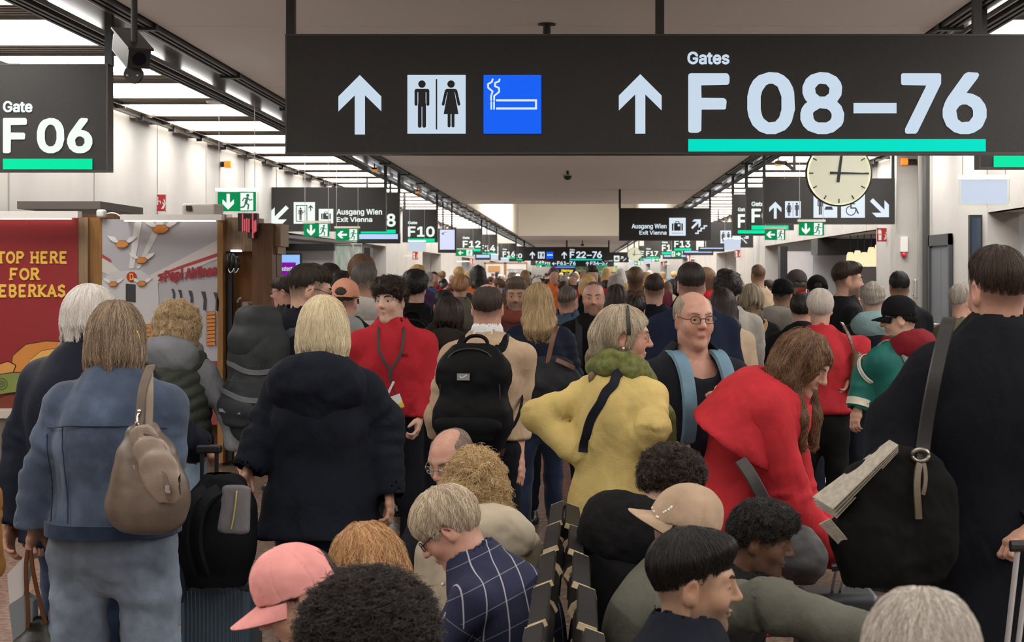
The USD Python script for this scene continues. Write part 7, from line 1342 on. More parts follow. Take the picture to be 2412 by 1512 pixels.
cap(J, S_(226, 154, 152), bl=.095)
J = person('person with a big dark curly afro at the bottom edge', 862, 1352, 1290, -70, dict(c=S_(176, 184, 192), kind='cotton', name='sweatshirt'), dict(c=S_(40, 44, 54)), dict(kind='afro', c=S_(40, 31, 29), c2=S_(70, 55, 50), t=.05, strands=5200, step=.006, sw=.0018), skin='brown', lean=18, hp=10, hair_h=.052, **SE)
J = person('woman with straight ginger hair seated behind the pink cap', 862, 1243, 950, -60, dict(c=S_(60, 60, 66), kind='wool'), dict(c=S_(36, 40, 54)), dict(kind='wavy', c=S_(162, 118, 76), c2=S_(216, 172, 122), L=.24, strands=2600, s0=(0, -.05, -.04), sway=(0, -.05, 0), step=.022, w=.004), sex='f', lean=16, hp=22, **SE)
J = person('grey-blond man in a navy checked shirt and glasses looking down', 1062, 1160, 850, -78, dict(c=S_(44, 46, 72), kind='plaid', collar='shirt', name='shirt', fold=1.2), dict(c=S_(40, 44, 58)), dict(kind='short', c=S_(168, 148, 124), c2=S_(228, 212, 190), t=.017, strands=3600, fall=1, nape=-.085, clump=.006), skin='pink', lean=24, hp=36, hy=-2, girth=1.1, hair_h=.02, armL=dict(el=(-.04, .09, -.14), wl=(.02, .13, .0)), armR=dict(el=(.04, .09, -.14), wl=(-.02, .13, .0)), **SE)
glasses(J, (.02, .018, .018))
for q in (.0, .055): obj('button', ball(J['C'] + J['fw'] * (.135 + q * .1) + J['up'] * (.10 + q), .006, 1), plain('button_white', (.75, .74, .72), .3), J['prim'])
J = person('woman with frizzy curly blond hair and beige jacket seated with her back turned', 1118, 1063, 752, -20, dict(c=S_(168, 156, 138), kind='cotton', collar='stand', t=.03, hood=dict(s=1.0, c=S_(176, 164, 146))), dict(c=S_(60, 66, 80), kind='denim'), dict(kind='curlybob', c=S_(162, 132, 92), c2=S_(226, 198, 150), L=.12, w=.01, strands=3000, step=.012), sex='f', lean=12, hp=14, **SE)
J = person('bald man with thin glasses reading behind the curly blond woman', 1063, 1008, 690, -142, dict(c=S_(40, 42, 48), kind='wool'), dict(c=S_(36, 38, 46)), dict(kind='ring', c=S_(112, 96, 86), t=.005, strands=500), skin='pink', lean=14, hp=22, hy=-6, fat=1.12, girth=1.1, armL=dict(el=(-.03, .08, -.15), wl=(.06, .12, .02)), armR=dict(el=(.03, .08, -.15), wl=(-.06, .12, .02)), **SE)
glasses(J, (.36, .3, .22), .0011)
J = person('person with dark brown curls in a black hoodie seated with head bowed', 1574, 1055, 762, 50, dict(c=S_(26, 26, 29), kind='fleece', t=.03, hood=dict(s=1.25, low=.0, pitch=20)), dict(c=S_(34, 36, 44)), dict(kind='curlytop', c=S_(50, 36, 30), c2=S_(84, 62, 50), t=.026, strands=2600, step=.006, nape=-.085), lean=18, hp=30, hair_h=.03, girth=1.1, **SE)
J = person('man in a backwards beige cap and olive sweatshirt, arm stretched along the seats', 1612, 1140, 905, 84, dict(c=S_(88, 88, 80), kind='fleece', t=.026, name='sweatshirt'), dict(c=S_(50, 56, 70), kind='denim'), dict(kind='buzz', c=S_(96, 74, 58), strands=300), skin='fair', lean=10, hp=16, hy=14, hair_h=.03, armR=dict(e=(1800, 1420, -.34), w=(2040, 1500, -.42), hd=(.1, 1, -.2)), **SE)
cp = cap(J, S_(176, 152, 130), brim=180, bl=.09); L = J['Lh']
cv_ = np.array(UsdGeom.Mesh(cp).GetPointsAttr().Get()); mbd = plain('bead_white', (.82, .8, .76), .25)
for q in [(1523, 1180), (1525, 1192), (1529, 1202), (1552, 1202), (1558, 1198), (1564, 1194), (1570, 1189), (1575, 1184), (1536, 1214), (1538, 1220)]:
    c_ = on_surface(J, cv_, q)
    if c_ is not None: obj('bead', ball(c_, .0036, 1), mbd, cp)
c_ = on_surface(J, cv_, (1539, 1246)); ax_ = J['Rw'].T @ V3(1, 0, 0)
if c_ is not None: obj('cross', cat_([bar(c_ + V3(0, 0, -.012), c_ + V3(0, 0, .012), .004, .004), bar(c_ - ax_ * .007 + V3(0, 0, .004), c_ + ax_ * .007 + V3(0, 0, .004), .004, .004)]), mbd, cp)
J = person('black-haired bearded young man in a navy coat seated in profile', 1634, 1240, 1105, 84, dict(c=S_(30, 34, 46), kind='wool', t=.034, collar='stand', name='coat'), dict(c=S_(34, 36, 46)), dict(kind='quiff', c=S_(24, 20, 19), c2=S_(48, 40, 36), t=.02, strands=3600, fall=1, sw=.0014), skin='tan', beard=.62, beardc=(.03, .022, .018), lean=8, hp=4, hy=6, scalp=.55, hair_h=.03, **SE)
J = person('young man with short black coils seated leaning forward and looking right', 1790, 1178, 853, 108, dict(c=S_(34, 34, 36), kind='cotton', t=.026), dict(c=S_(34, 36, 44)), dict(kind='curlytop', c=S_(24, 20, 20), c2=S_(40, 33, 31), t=.014, curl=.45, strands=2400, step=.004, fh=.11), skin='brown', lean=26, hp=12, hy=-6, beard=.35, beardc=(.02, .014, .012), hair_h=.02, **SE)
J = person('man with cropped grey hair and a bald patch at the bottom right', 2172, 1378, 1840, 12, dict(c=S_(120, 122, 126), kind='cotton', name='shirt', collar='shirt'), dict(c=S_(44, 46, 54)), dict(kind='buzz', c=S_(158, 148, 138), c2=S_(222, 214, 206), t=.0045, strands=7000, sw=.0010, fall=1, step=.0045, lift=.7, notaper=1, nape=-.07, cut=[((.0, .03, .132), (.058, .08, .034))]), skin='pink', lean=6, hp=16, hy=6, H=1.74, fit=1, hair_h=.008, girth=1.1, **SE)
# ------------------------------------------------------------------ bags, cases and other hand luggage
def bag_solid(t, name, fn, lo, hi, m, h=.008, fold=.007, smooth=True, sm=1):
    F = Field(lo, hi, h); fn(F); v, f = keep_big(*F.mesh()); v = smooth_q(v, f, sm); n = normals(v, f); v = v + n * ((fbm(v * 13, 3) - .5) * fold)[:, None]; return obj(name, (v, f), m, t, smooth=smooth)
m_lea = cloth(S_(146, 130, 118), 'leather'); m_lead = cloth(S_(104, 90, 80), 'leather'); m_st = plain('buckle_steel', (.75, .73, .70), .2, 1.)
# leather rucksack-style handbag of the woman in denim: front face towards the camera
d = FPX / 700 - .30; A = lambda u, v, dd=0.: at(u, v, d + dd); base = A(352, 1225); t = thing('handbag', 'taupe leather flap bag hanging from the denim woman’s right shoulder', 'handbag', tuple(base)); B = lambda u, v, dd=0.: A(u, v, dd) - base
def f(F):
    F.loft([B(350, 1212), B(352, 1150), B(345, 1080), B(336, 1020)], (.112, .108, .085, .055), (.062, .065, .058, .035), (1, .25, 0), .04, 2.6); F.ell(B(345, 1190), (.118, .07, .06), None, .05)
bag_solid(t, 'body', f, B(250, 1240) - .08, B(450, 1000) + .1, m_lead)
fl = [B(330, 1026, -.075), B(352, 1060, -.088), B(372, 1105, -.096), B(388, 1150, -.098), B(396, 1175, -.092)]
def g(F): F.chain([B(330, 1018, -.02), B(338, 1035, -.055), B(356, 1070, -.072), B(374, 1110, -.082), B(388, 1145, -.085), B(392, 1168, -.083)], (.03, .05, .062, .066, .060, .035), .02, flat=(unit((.15, 1, .25)), 4.2))
bag_solid(t, 'flap', g, B(280, 1190, -.2), B(450, 990, .1), m_lea, .006, .006)
obj('flap_strap', ribbon([B(386, 1105, -.10), B(392, 1140, -.107), B(398, 1170, -.105), B(402, 1182, -.10)], [(0, -1, .1)] * 4, .017, .005, 14), m_lead, t, smooth=50); obj('buckle', cat_([bar(B(390, 1150, -.112), B(400, 1150, -.112), .012, .02), bar(B(392, 1158, -.112), B(402, 1158, -.112), .008, .008)]), m_st, t)
obj('zipper', tube([B(300, 1040, -.04), B(304, 1075, -.06), B(318, 1125, -.062), B(322, 1175, -.06)], .004, 6, 16), m_st, t, smooth=True); obj('zip_puller', bar(B(316, 1095, -.07), B(318, 1118, -.07), .009, .004), m_st, t)
obj('top_handle', tube([B(334, 1030, -.05), B(352, 1022, -.075), B(378, 1040, -.085), B(398, 1075, -.09), B(396, 1095, -.09)], .008, 7, 24), m_lead, t, smooth=True)
obj('shoulder_strap', ribbon([B(326, 1006, -.03), B(331, 965, -.02), B(336, 920, -.01), B(346, 885, .02), B(352, 868, .12)], [(0, -1, .05), (0, -1, .05), (0, -1, .1), (0, -.7, .7), (0, .1, 1)], .030, .006, 26), m_lead, t, smooth=50)
obj('shoulder_strap', ribbon([B(350, 1018, -.02), B(352, 965, -.01), B(353, 920, -.0), B(352, 885, .03), B(352, 870, .12)], [(.3, -1, .05), (.3, -1, .05), (.2, -1, .1), (.1, -.7, .7), (0, .1, 1)], .024, .006, 26), m_lea, t, smooth=50)
obj('clasp', cat_([tube([B(322 + 5 * math.cos(a), 1004 + 10 * math.sin(a), -.04) for a in np.linspace(0, 6.28, 12)], .003, 6, raw=True), tube([B(328, 972, -.03), B(323, 985, -.036), B(324, 996, -.04)], .004, 6, 8), ball(B(328, 968, -.032), .007, 1)]), m_st, t, smooth=True)
# cabin case and backpack pulled by the white haired person
d = 5.75; C_ = lambda u, v, dd=0.: at(u, v, d + dd); x0, x1 = C_(424, 0)[0], C_(590, 0)[0]; zt = C_(0, 1362)[2]; cx0 = (x0 + x1) / 2; base = V3(cx0, d, 0); t = thing('suitcase', 'ribbed blue-grey cabin suitcase with a black pull handle', 'suitcase', tuple(base)); w = (x1 - x0) / 2
sh = cat_([rbox(-w, w, -.02, .24, .05, zt, .03)] + [rbox(-w + .02 + i * (2 * w - .04) / 15 - .004, -w + .02 + i * (2 * w - .04) / 15 + .004, -.025, .0, .09, zt - .04, .0035) for i in range(16)]); obj('shell', sh, noisy('case_blue', S_(70, 88, 104), S_(84, 102, 118), 8, .35), t, smooth=35)
obj('corner_guard', cat_([rbox(-w - .004, -w + .05, -.024, .245, zt - .05, zt + .004, .02), rbox(w - .05, w + .004, -.024, .245, zt - .05, zt + .004, .02)]), plain('case_dark', S_(50, 54, 60), .4), t, smooth=35)
for sx in (-1, 1):
    for sy in (.02, .2): obj('wheel', rod([sx * (w - .04) - .012, sy, .025], [sx * (w - .04) + .012, sy, .025], .025, 14), m_black, t)
hx = [C_(u, 0)[0] - cx0 for u in (456, 491)]; zh = C_(0, 1070)[2]
obj('pull_handle', cat_([box(x - .006, x + .006, .12, .135, zt - .02, zh) for x in hx] + [rbox(hx[0] - .02, hx[1] + .02, .112, .143, zh - .01, zh + .02, .008)]), m_black, t)
base = C_(515, 1362, .06); t = thing('backpack', 'black and grey backpack strapped on top of the suitcase', 'backpack', tuple(base)); B = lambda u, v, dd=0.: C_(u, v, dd) - base + V3(0, -.06, 0)
bag_solid(t, 'shell', lambda F: F.loft([B(515, 1345), B(520, 1270), B(530, 1190), B(535, 1140)], (.118, .125, .112, .08), (.075, .085, .075, .05), (1, 0, 0), .04, 2.9), B(420, 1380, -.15), B(640, 1100, .25), cloth(S_(27, 28, 33), 'nylon'))
bag_solid(t, 'grey_panel', lambda F: F.loft([B(558, 1238, -.068), B(565, 1150, -.055)], (.058, .05), (.022, .02), (1, .2, 0), .02, 3.), B(500, 1260, -.15), B(620, 1120, .1), cloth(S_(112, 110, 114), 'wool'), .006, .006)
obj('zipper', tube([B(553, 1240, -.096), B(562, 1190, -.088), B(566, 1150, -.08)], .0035, 6, 12), plain('zip_brass', S_(196, 178, 120), .4, .4), t, smooth=True)
for u0 in (470, 500): obj('shoulder_strap', ribbon([B(u0 + 25, 1150, -.06), B(u0 - 15, 1190, -.10), B(u0 - 28, 1250, -.11), B(u0 - 20, 1310, -.09), B(u0 - 6, 1345, -.06)], [(-.4, -1, .1)] * 5, .05, .014, 26), cloth(S_(34, 35, 40), 'nylon'), t, smooth=50)
obj('webbing', cat_([ribbon([B(438, 1280, -.06), B(434, 1320, -.07), B(440, 1370, -.07), B(436, 1410, -.06)], [(0, -1, 0)] * 4, .016, .003, 14)]), cloth(S_(44, 52, 70), 'nylon'), t, smooth=50)
# bags in the denim woman's left hand
J = JT['denim']; hb = J['root'] + J['Rw'] @ J['WL']; d = hb[1] - .02; E_ = lambda u, v, dd=0.: at(u, v, d + dd)
base = E_(70, 1400); t = thing('shopping_bag', 'white and grey paper carrier held in the denim woman’s left hand', 'bag', tuple(base)); B = lambda u, v, dd=0.: E_(u, v, dd) - base
def sheet(pts, m, name, th=.02):
    p = np.array([B(*q) for q in pts]); v = np.vstack([p + [0, -th, 0], p + [0, th, 0]]); n = len(p); from manifold3d import Manifold as M_; obj(name, tri(M_.hull_points(v)), m, t)
sheet([(62, 1308), (22, 1350), (28, 1420), (60, 1400), (78, 1312)], plain('paper_white', S_(214, 212, 212), .6), 'upper_sheet'); sheet([(28, 1422), (62, 1398), (84, 1412), (82, 1500), (40, 1520)], plain('paper_grey', S_(132, 140, 146), .6), 'lower_sheet', .03)
base = E_(100, 1512); t = thing('tote_bag', 'black bag with brown leather handles in the denim woman’s left hand', 'bag', tuple(base)); B = lambda u, v, dd=0.: E_(u, v, dd) - base
bag_solid(t, 'body', lambda F: (F.loft([B(100, 1620, .0), B(98, 1540), B(92, 1475)], (.09, .10, .05), (.06, .065, .035), (1, 0, 0), .04, 2.6),), B(0, 1640, -.12), B(190, 1440, .12), cloth(S_(26, 25, 25), 'leather'))
for q in ([(66, 1478), (64, 1400), (62, 1330), (66, 1295)], [(108, 1468), (90, 1400), (76, 1330), (72, 1295)]): obj('handle', ribbon([B(u, v, -.03) for u, v in q], [(0, -1, 0)] * 4, .014, .006, 20), cloth(S_(104, 66, 44), 'leather'), t, smooth=50)
# grey shoulder bag of the long-haired blond woman
J = JT['longblond']; d = J['d'] - .30; E_ = lambda u, v, dd=0.: at(u, v, d + dd); base = E_(1298, 965); t = thing('shoulder_bag', 'large charcoal shoulder bag with a brown strap on the blond woman walking away', 'bag', tuple(base)); B = lambda u, v, dd=0.: E_(u, v, dd) - base
bag_solid(t, 'body', lambda F: F.loft([B(1300, 958), B(1300, 905), B(1305, 850)], (.15, .17, .12), (.055, .07, .03), (1, 0, 0), .04, 2.5), B(1200, 1010, -.16), B(1400, 800, .2), cloth(S_(52, 53, 58), 'nylon'), .01, .03)
obj('strap', ribbon([B(1290, 860, -.03), B(1297, 820, -.02), B(1306, 785, .0), B(1312, 772, .12)], [(0, -1, .1), (0, -1, .1), (0, -.7, .6), (0, 0, 1)], .03, .006, 20), cloth(S_(110, 72, 56), 'leather'), t, smooth=50); obj('leather_trim', ribbon([B(1310, 848, -.06), B(1330, 856, -.06), B(1352, 868, -.04)], [(0, -1, .3)] * 3, .03, .006, 14), cloth(S_(110, 72, 56), 'leather'), t, smooth=50)
# messenger bag and newspapers of the tall man
J = JT['tall']; d = J['d'] - .34; E_ = lambda u, v, dd=0.: at(u, v, d + dd); base = E_(2110, 1350); t = thing('messenger_bag', 'large black leather bag slung on the tall man’s left side', 'bag', tuple(base)); B = lambda u, v, dd=0.: E_(u, v, dd) - base; ml = cloth(S_(24, 23, 24), 'cotton')
bag_solid(t, 'body', lambda F: (F.loft([B(2112, 1345), B(2105, 1260), B(2118, 1150), B(2140, 1070)], (.150, .150, .128, .085), (.055, .06, .05, .022), (1, .1, .12), .05, 3.0), F.ell(B(2070, 1300), (.09, .07, .085), None, .06), F.loft([B(2125, 1240, -.04), B(2140, 1085, -.02)], (.12, .085), (.028, .02), (1, .1, .12), .02, 3.)), B(1950, 1400, -.2), B(2300, 1020, .2), ml, .008, .02)
obj('shoulder_strap', ribbon([B(2172, 1085, -.03), B(2182, 1000, -.02), B(2200, 900, -.02), B(2222, 800, .02), B(2236, 752, .12)], [(0, -1, 0), (0, -1, .05), (0, -1, .15), (0, -.8, .6), (0, -.2, 1)], .04, .007, 30), cloth(S_(34, 32, 31), 'leather'), t, smooth=50)
obj('buckle', cat_([tube([B(2168 + 20 * math.cos(a), 1072 + 14 * math.sin(a), -.05) for a in np.linspace(0, 6.28, 16)], .006, 6, raw=True)]), plain('buckle_dull', (.32, .29, .25), .35, .9), t, smooth=True)
obj('hanging_strap', cat_([ribbon([B(2166, 1092, -.06), B(2160, 1140, -.08), B(2162, 1190, -.085), B(2164, 1222, -.085)], [(0, -1, 0)] * 4, .02, .005, 16), ribbon([B(2176, 1092, -.06), B(2180, 1130, -.08), B(2174, 1165, -.085)], [(0, -1, 0)] * 3, .012, .004, 12)]), cloth(S_(92, 80, 64), 'leather'), t, smooth=50)
base = E_(2015, 1180); t = thing('newspaper', 'folded beige newspapers sticking out of the tall man’s bag', 'newspaper', tuple(base)); B = lambda u, v, dd=0.: E_(u, v, dd) - base; mp = noisy('newsprint', S_(150, 142, 130), S_(176, 168, 156), 60, .8)
for k in range(4):
    q = [B(1914 + 3 * k, 1172 + 7 * k, -.02 + .012 * k), B(1962 + 3 * k, 1200 + 7 * k, -.10 + .012 * k), B(2116, 1050 + 5 * k, -.09 + .012 * k), B(2095, 1038 + 5 * k, -.02 + .012 * k)]; obj('sheet', tri(manifold3d.Manifold.hull_points(np.vstack([q, np.array(q) + [0, 0, .003]]))), mp, t)
sh = [B(1930, 1236, -.06), B(1955, 1222, -.08), B(1996, 1270, -.07), B(1980, 1288, -.05)]; obj('sheet', tri(manifold3d.Manifold.hull_points(np.vstack([sh, np.array(sh) + [0, .004, .002]]))), mp, t)
# trolley case in the red coat woman's hand, and one at the right edge
def trolley(label, tops, bot, d, col, w=.34):
    c = (at(tops[0][0], tops[0][1], d) + at(tops[1][0], tops[1][1], d)) / 2; base = V3(at(bot, 0, d)[0], d + .1, 0); t = thing('trolley_case', label, 'suitcase', tuple(base)); rb = lambda p: np.asarray(p) - base
    obj('shell', rbox(-w / 2, w / 2, -.02, .2, .06, .56, .035), noisy('case_' + label[:4], S_(*[x * .9 for x in col]), S_(*col), 8, .4), t, smooth=35)
    for u, v in tops: p = rb(at(u, v, d)); q = V3(p[0] * .8 + (base[0] - base[0]), .06, .55); obj('handle_tube', rod(q, p, .0075, 10), plain('tube_steel', (.62, .62, .64), .3, .3), t)
    a, b = rb(at(*tops[0], d)), rb(at(*tops[1], d)); u_ = unit(b - a) * .02; obj('grip', rod(a - u_, b + u_, .015, 10), m_black, t)
    for sx in (-1, 1):
        for y in (.0, .17): obj('wheel', rod([sx * (w / 2 - .05) - .012, y, .03], [sx * (w / 2 - .05) + .012, y, .03], .03, 14), m_black, t)
    return t
trolley('dark grey trolley case with twin steel tubes held by the woman in the red coat', ((1972, 1335), (1996, 1332)), 1990, 5.75, (74, 72, 74), .30)
trolley('trolley case with one long steel tube at the right edge', ((2398, 1286), (2428, 1286)), 2366, 4.12, (60, 70, 78), .36)
# ------------------------------------------------------------------ the crowd further down the hall
def mid(label, u, v, s, face, c, hairc, kind='short', sex='m', tk='wool', c2=None, hk=None, skin='fair', **o):
    hk = dict(dict(kind=kind, c=S_(*hairc), strands=int(s * 1.2)), **(hk or {})); 
    if c2: hk['c2'] = S_(*c2)
    top = dict(c=S_(*c), kind=tk, hem=o.pop('hem', .86), t=o.pop('t', .026), collar=o.pop('collar', 'crew'), name=o.pop('tname', 'jacket'))
    for k in ('hood', 'quilt', 'flare'):
        if k in o: top[k] = o.pop(k)
    if 'flare' in o: top['flare'] = o.pop('flare')
    return person(label, u, v, s, face, top, dict(c=o.pop('legs', S_(34, 38, 50))), hk, sex=sex, skin=skin, **o)
J = mid('broad man with dark cropped hair and navy jacket behind the bald man with glasses', 1628, 619, 412, -3, (28, 36, 58), (46, 36, 31), 'crop', t=.034, girth=1.1, skin='pink', hk=dict(fade=1, t=.012))
J = mid('man in a peach baseball cap worn forwards and a grey hood', 812, 655, 392, 6, (132, 136, 138), (56, 40, 32), 'crop', hood=dict(s=.95), skin='pink', hair_h=.03, hp=8); cap(J, S_(206, 146, 122), back=True)
vest(J, cloth(S_(24, 25, 28), 'nylon'), .038, .9, None)
mid('man with short dark grey hair in a light grey hooded sweatshirt', 858, 617, 402, 8, (176, 172, 168), (82, 76, 74), 'crop', skin='tan', hood=dict(s=1.0), tk='cotton', hp=4)
mid('tall person with tousled brown hair behind the grey haired man', 852, 601, 340, 0, (60, 58, 60), (102, 72, 50), 'short', hk=dict(t=.018))
mid('person with a round dark haircut right of the purple screen', 776, 623, 300, 10, (34, 34, 38), (48, 34, 28), 'short', hk=dict(t=.02))
mid('man with cropped black hair beside the grey cropped man', 806, 638, 325, 20, (40, 40, 46), (40, 34, 34), 'crop', skin='pale')
J = mid('man with black curls in a black jacket and backpack behind the red polo man', 977, 637, 348, 0, (26, 26, 30), (34, 30, 30), 'curlytop', hk=dict(t=.016, curl=.4, nape=-.08)); backpack('black backpack on the curly haired man behind the red polo shirt', J, S_(30, 30, 34), w=.30, h=.44, dp=.13)
J = mid('man in dark glasses facing left beside the stall', 670, 650, 300, -82, (38, 38, 44), (52, 40, 34), 'short', skin='pink', hk=dict(t=.012), hp=6); glasses(J, (.015, .014, .014), .0024)
mid('person with a black cap and dark fur collar left of the beige sweater man', 1046, 683, 345, -12, (58, 54, 52), (24, 22, 22), 'crop', hood=dict(s=.9, c=S_(44, 40, 38)), skin='tan')
mid('woman with dark brown hair over a fur collar in front of the black cap', 1058, 700, 372, 8, (64, 60, 58), (50, 36, 32), 'bob', 'f', hk=dict(L=.08), hood=dict(s=.9, c=S_(52, 46, 44)))
mid('woman with pinned up blond hair in a grey-green sweater', 1084, 644, 240, 4, (104, 100, 90), (160, 120, 82), 'updo', 'f', 'knit')
mid('man in a red jersey facing the camera under the Gate F 12 sign', 1022, 638, 150, 170, (196, 30, 42), (30, 26, 26), 'buzz', skin='pink', beard=.5)
J = mid('man with a grey moustache and plaid scarf facing the camera', 1218, 654, 338, 184, (86, 44, 46), (104, 88, 76), 'quiff', skin='tan', hk=dict(t=.016), beard=.45, beardc=(.10, .085, .075), hp=6); scarf(J, cloth(S_(120, 62, 52), 'wool'), .034)
J = mid('bald bearded man in a black shirt facing the camera', 1398, 659, 345, 181, (24, 24, 27), (96, 78, 66), 'buzz', skin='pink', hk=dict(t=.0015, strands=0), beard=.55, beardc=(.09, .06, .045), tk='cotton', t=.022, girth=1.08, scalp=.12); pts, nn = shoulder_path(J, 'R', .13, .15, .2, .28, .1); obj('bag_strap', ribbon(pts, nn, .05, .012, 26), cloth(S_(52, 52, 56), 'nylon'), J['prim'], smooth=50)
mid('man with grey cropped hair in a blue jacket turned right', 1338, 671, 322, 22, (66, 86, 108), (92, 80, 74), 'buzz', collar='stand', skin='pink', hk=dict(t=.006))
mid('woman with long dark brown hair right of the bald bearded man', 1452, 671, 342, 2, (30, 30, 34), (54, 36, 30), 'long', 'f', hk=dict(L=.17))
mid('person with short dark hair above the yellow sweater woman', 1497, 695, 340, 14, (30, 30, 34), (40, 32, 30), 'short', skin='tan')
mid('man in a navy suit jacket with short brown hair', 1541, 646, 312, 2, (30, 34, 48), (66, 50, 40), 'crop')
mid('woman with very long dark brown hair and a beige coat', 1702, 680, 352, -2, (178, 158, 134), (46, 32, 30), 'long', 'f', hk=dict(L=.26), hem=.6, flare=.03)
mid('person with a dark curly mop and pale top right of the buzz-cut man', 1714, 643, 330, 3, (170, 164, 156), (38, 30, 28), 'curlytop', tk='cotton', hk=dict(t=.03))
J = mid('woman with an ash blond bob in a black top with a tan strap', 1770, 670, 335, 8, (28, 28, 32), (136, 122, 102), 'bob', 'f', 'cotton', (206, 194, 170), dict(L=.045, w=-.002), 'tan', collar='scoop', t=.02)
strap_part(J['prim'], 'bag_strap', [J['N'] + J['rt'] * .09 + J['up'] * .0, J['N'] + J['rt'] * .07 - J['up'] * .1 - J['fw'] * .14, J['C'] - J['rt'] * .05 - J['fw'] * .15, J['P'] - J['rt'] * .16 - J['fw'] * .06], [J['up'], -J['fw'], -J['fw'], -J['fw']], .05, .008, cloth(S_(186, 150, 104), 'leather'))
J = mid('man in a dark grey cap with a red face mask', 1876, 634, 258, 158, (40, 40, 44), (70, 60, 54), 'crop', skin='tan', hair_h=.03, hy=-10); cap(J, S_(74, 68, 68)); L = J['Lh']; obj('face_mask', ball((0, 0, 0), 1., 2).apply_scale([.054 * J['hs'], .05 * J['hs'], .05 * J['hs']]).apply_transform(np.vstack([np.hstack([J['Rh'], L((0, .062, -.058))[:, None]]), [0, 0, 0, 1]])), cloth(S_(206, 36, 44), 'cotton'), J['prim'], smooth=True)
J = mid('person in a black cap left of the quiff-haired man', 1925, 647, 290, 4, (30, 30, 34), (40, 34, 30), 'crop', hair_h=.03, skin='pink'); cap(J, S_(30, 28, 30), back=True)
J = mid('person in a black cap and pale grey hooded jacket', 1844, 655, 305, 24, (148, 142, 136), (36, 30, 28), 'crop', hair_h=.03, hood=dict(s=1.2, low=.02), t=.034, girth=1.1, skin='tan'); cap(J, S_(24, 24, 28))
mid('short person with a black beanie-like haircut in a black jacket beside the red sweater', 1888, 691, 345, 6, (24, 24, 28), (26, 24, 24), 'short', hk=dict(t=.016), hood=dict(s=.9))
mid('tall bearded man with a brown quiff looking right', 1996, 618, 318, 84, (34, 34, 38), (62, 44, 34), 'quiff', skin='fair', beard=.8, beardc=(.055, .032, .02), hk=dict(t=.018))
J = mid('woman with ginger-blond hair tied back and sunglasses on her head', 1998, 676, 322, 76, (204, 190, 158), (184, 142, 94), 'updo', 'f', 'cotton', skin='pink', hy=8); L = J['Lh']; obj('sunglasses', cat_([ball(L((s * .035, .065, .105)), 1, 2).apply_translation(-L((s * .035, .065, .105))).apply_scale([.026, .016, .016]).apply_translation(L((s * .035, .065, .105))) for s in (-1, 1)]), plain('sunglass_dark', (.03, .03, .035), .1), J['prim'], smooth=True)
J = mid('person with wavy grey hair and a pale teal hood', 2056, 667, 338, 4, (34, 36, 42), (146, 136, 128), 'short', 'f', hk=dict(t=.02, wave=.003), c2=(196, 188, 178), hood=dict(c=S_(128, 156, 158), kind='cotton', s=1.05)); pts, nn = shoulder_path(J, 'R', .15, .14, .3, .2, .08); obj('bag_strap', ribbon(pts, nn, .05, .012, 26), cloth(S_(26, 26, 30), 'nylon'), J['prim'], smooth=50)
mid('young man with straight black hair in a black jacket by the right column', 2118, 640, 305, 2, (24, 25, 28), (28, 25, 26), 'crop', skin='tan', hk=dict(t=.014), girth=1.15)
mid('older man with short grey hair and an olive jacket turned right', 2268, 667, 345, 58, (88, 84, 64), (140, 132, 122), 'short', skin='pink', c2=(190, 184, 176))
mid('person with dark hair cut off by the right picture edge', 2424, 668, 520, 10, (34, 33, 36), (44, 35, 32), 'short', hk=dict(t=.02))
mid('person at the far right edge pulling a trolley case', 2990, 600, 800, -10, (30, 36, 44), (50, 40, 34), 'short', armL=dict(e=(2640, 1070, -.05), w=(2428, 1235, -.16), grip=.9), legs=S_(60, 90, 104))
mid('person in a camel coat just entering at the left edge', -286, 640, 790, 0, (150, 108, 60), (60, 44, 36), 'short', hem=.6, flare=.05, armR=dict(el=(.06, .02, -.165), wl=(.0, .05, -.14)))

# far people: every one built on its own, coarse but whole
rng = random.Random(11); HAIRS = [('black', (30, 26, 25)), ('dark brown', (52, 38, 31)), ('brown', (92, 68, 50)), ('light brown', (132, 100, 70)), ('blond', (190, 156, 104)), ('grey', (140, 134, 128)), ('white', (206, 200, 194)), ('auburn', (116, 64, 40))]
TOPS = [('black', (24, 24, 27)), ('navy', (30, 36, 56)), ('charcoal', (58, 58, 62)), ('grey', (120, 120, 122)), ('beige', (176, 156, 130)), ('white', (208, 206, 200)), ('olive', (78, 80, 58)), ('brown', (92, 66, 48)), ('red', (176, 30, 38)), ('blue', (60, 88, 130)), ('teal', (40, 104, 106)), ('pink', (200, 140, 146)), ('purple', (78, 56, 96)), ('orange', (206, 104, 52)), ('burgundy', (88, 32, 42))]
KINDS = [('cropped', 'crop', 'm'), ('short', 'short', 'm'), ('thinning', 'ring', 'm'), ('bobbed', 'bob', 'f'), ('long', 'long', 'f'), ('pinned-up', 'updo', 'f'), ('curly', 'curlytop', 'm'), ('shaven', 'buzz', 'm')]
MARKS = [(1030, 'left of the lavender screen'), (1090, 'under the lavender screen'), (1160, 'by the menu board'), (1225, 'by the salad board'), (1290, 'left of the neon'), (1350, 'under the neon'), (1405, 'under the mural'), (1455, 'right of the mural'), (1510, 'under the small clock'), (1570, 'beyond the small clock'), (1660, 'under the stairs sign'), (1760, 'near the toilet sign'), (9999, 'by the pendant lamps')]
lab_used = set(); far_n = 0; taken = []
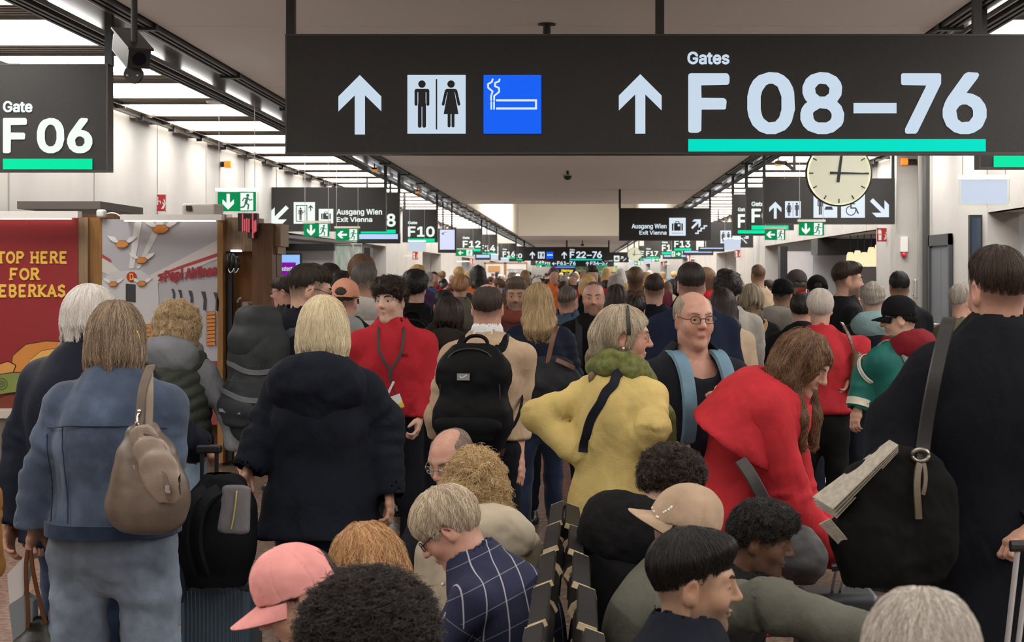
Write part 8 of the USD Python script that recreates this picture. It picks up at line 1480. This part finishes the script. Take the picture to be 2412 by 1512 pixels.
def far_person(u, v, s, face, hair_i, top_i, kind_i, row):
    global far_n
    hn, hc = HAIRS[hair_i]; tn, tc = TOPS[top_i]; kn, kk, sx = KINDS[kind_i]; where = next(w for x, w in MARKS if u < x)
    look = 'facing us' if 120 < face % 360 < 240 else 'turned left' if 230 < face % 360 < 300 else 'turned right' if 60 < face % 360 < 130 else 'from behind'
    base = f'{row} with {kn} {hn} hair and {tn} top, {look}, {where}'; lb = base; gr = None
    for ex in ('', ', beyond'):
        if base + ex not in lab_used: lb = base + ex; break
    else: gr = 'far travellers in the crowd'
    if len(lb.replace('-', ' ').split()) > 16: lb = lb.replace(' traveller', '', 1).replace('mid-distance', 'traveller').replace('standing with', 'traveller with').replace(' top,', ',')
    lab_used.add(lb); far_n += 1
    top = dict(c=S_(*tc), kind='wool', hem=.84, t=.03, collar='crew')
    person(lb, u, v, s, face, top, dict(c=S_(*rng.choice([(34, 40, 58), (26, 26, 30), (60, 74, 100), (90, 84, 76)]))), dict(kind=kk, c=S_(*hc), L=.17 if kk == 'long' else .08), sex=sx, skin=rng.choice(['fair', 'pink', 'fair', 'tan', 'olive', 'brown']), d=None, group=gr, detail=False, stride=rng.choice([0, 6, 10]), hp=rng.choice([0, 4, 10]), hy=rng.choice([-20, 0, 0, 25]))
spots = []
for s, n, lo, hi in ((235, 9, 985, 1850), (190, 12, 990, 1860), (150, 20, 1000, 1800), (118, 24, 1010, 1740), (92, 28, 1040, 1690), (70, 30, 1080, 1620), (52, 26, 1140, 1560), (40, 22, 1190, 1520)):
    X = np.linspace(lo, hi, n)
    for i in range(n):
        u = X[i] + rng.uniform(-.35, .35) * (hi - lo) / n; s1 = s * rng.uniform(.93, 1.07); h = rng.choice([1.58, 1.63, 1.66, 1.7, 1.72, 1.76, 1.8, 1.84]); v = VY + (EYE - h) * s1
        if any(abs(u - a) < .5 * s1 and abs(FPX / s1 - FPX / b) < .42 for a, b in spots): continue
        spots.append((u, s1)); face = rng.choice([0, 0, 0, 5, -8, 12, 20, -25, 180, 172, 190, 85, -85, 40, -40])
        far_person(u, v, s1, face, rng.choice([0, 1, 1, 1, 2, 2, 3, 4, 4, 5, 5, 6, 7]), rng.choice([0, 0, 0, 1, 1, 2, 2, 3, 3, 4, 5, 6, 7, 8, 9, 9, 10, 11, 12, 13, 14]), rng.choice([0, 1, 1, 2, 3, 4, 4, 5, 6, 7]), 'far traveller' if s1 < 80 else 'mid-distance traveller' if s1 < 160 else 'standing traveller')
J = mid('far person in a mint green cap below the green mural', 1413, 637, 96, 180, (60, 62, 70), (60, 50, 44), 'crop', detail=False, hair_h=.03); cap(J, S_(150, 214, 196))
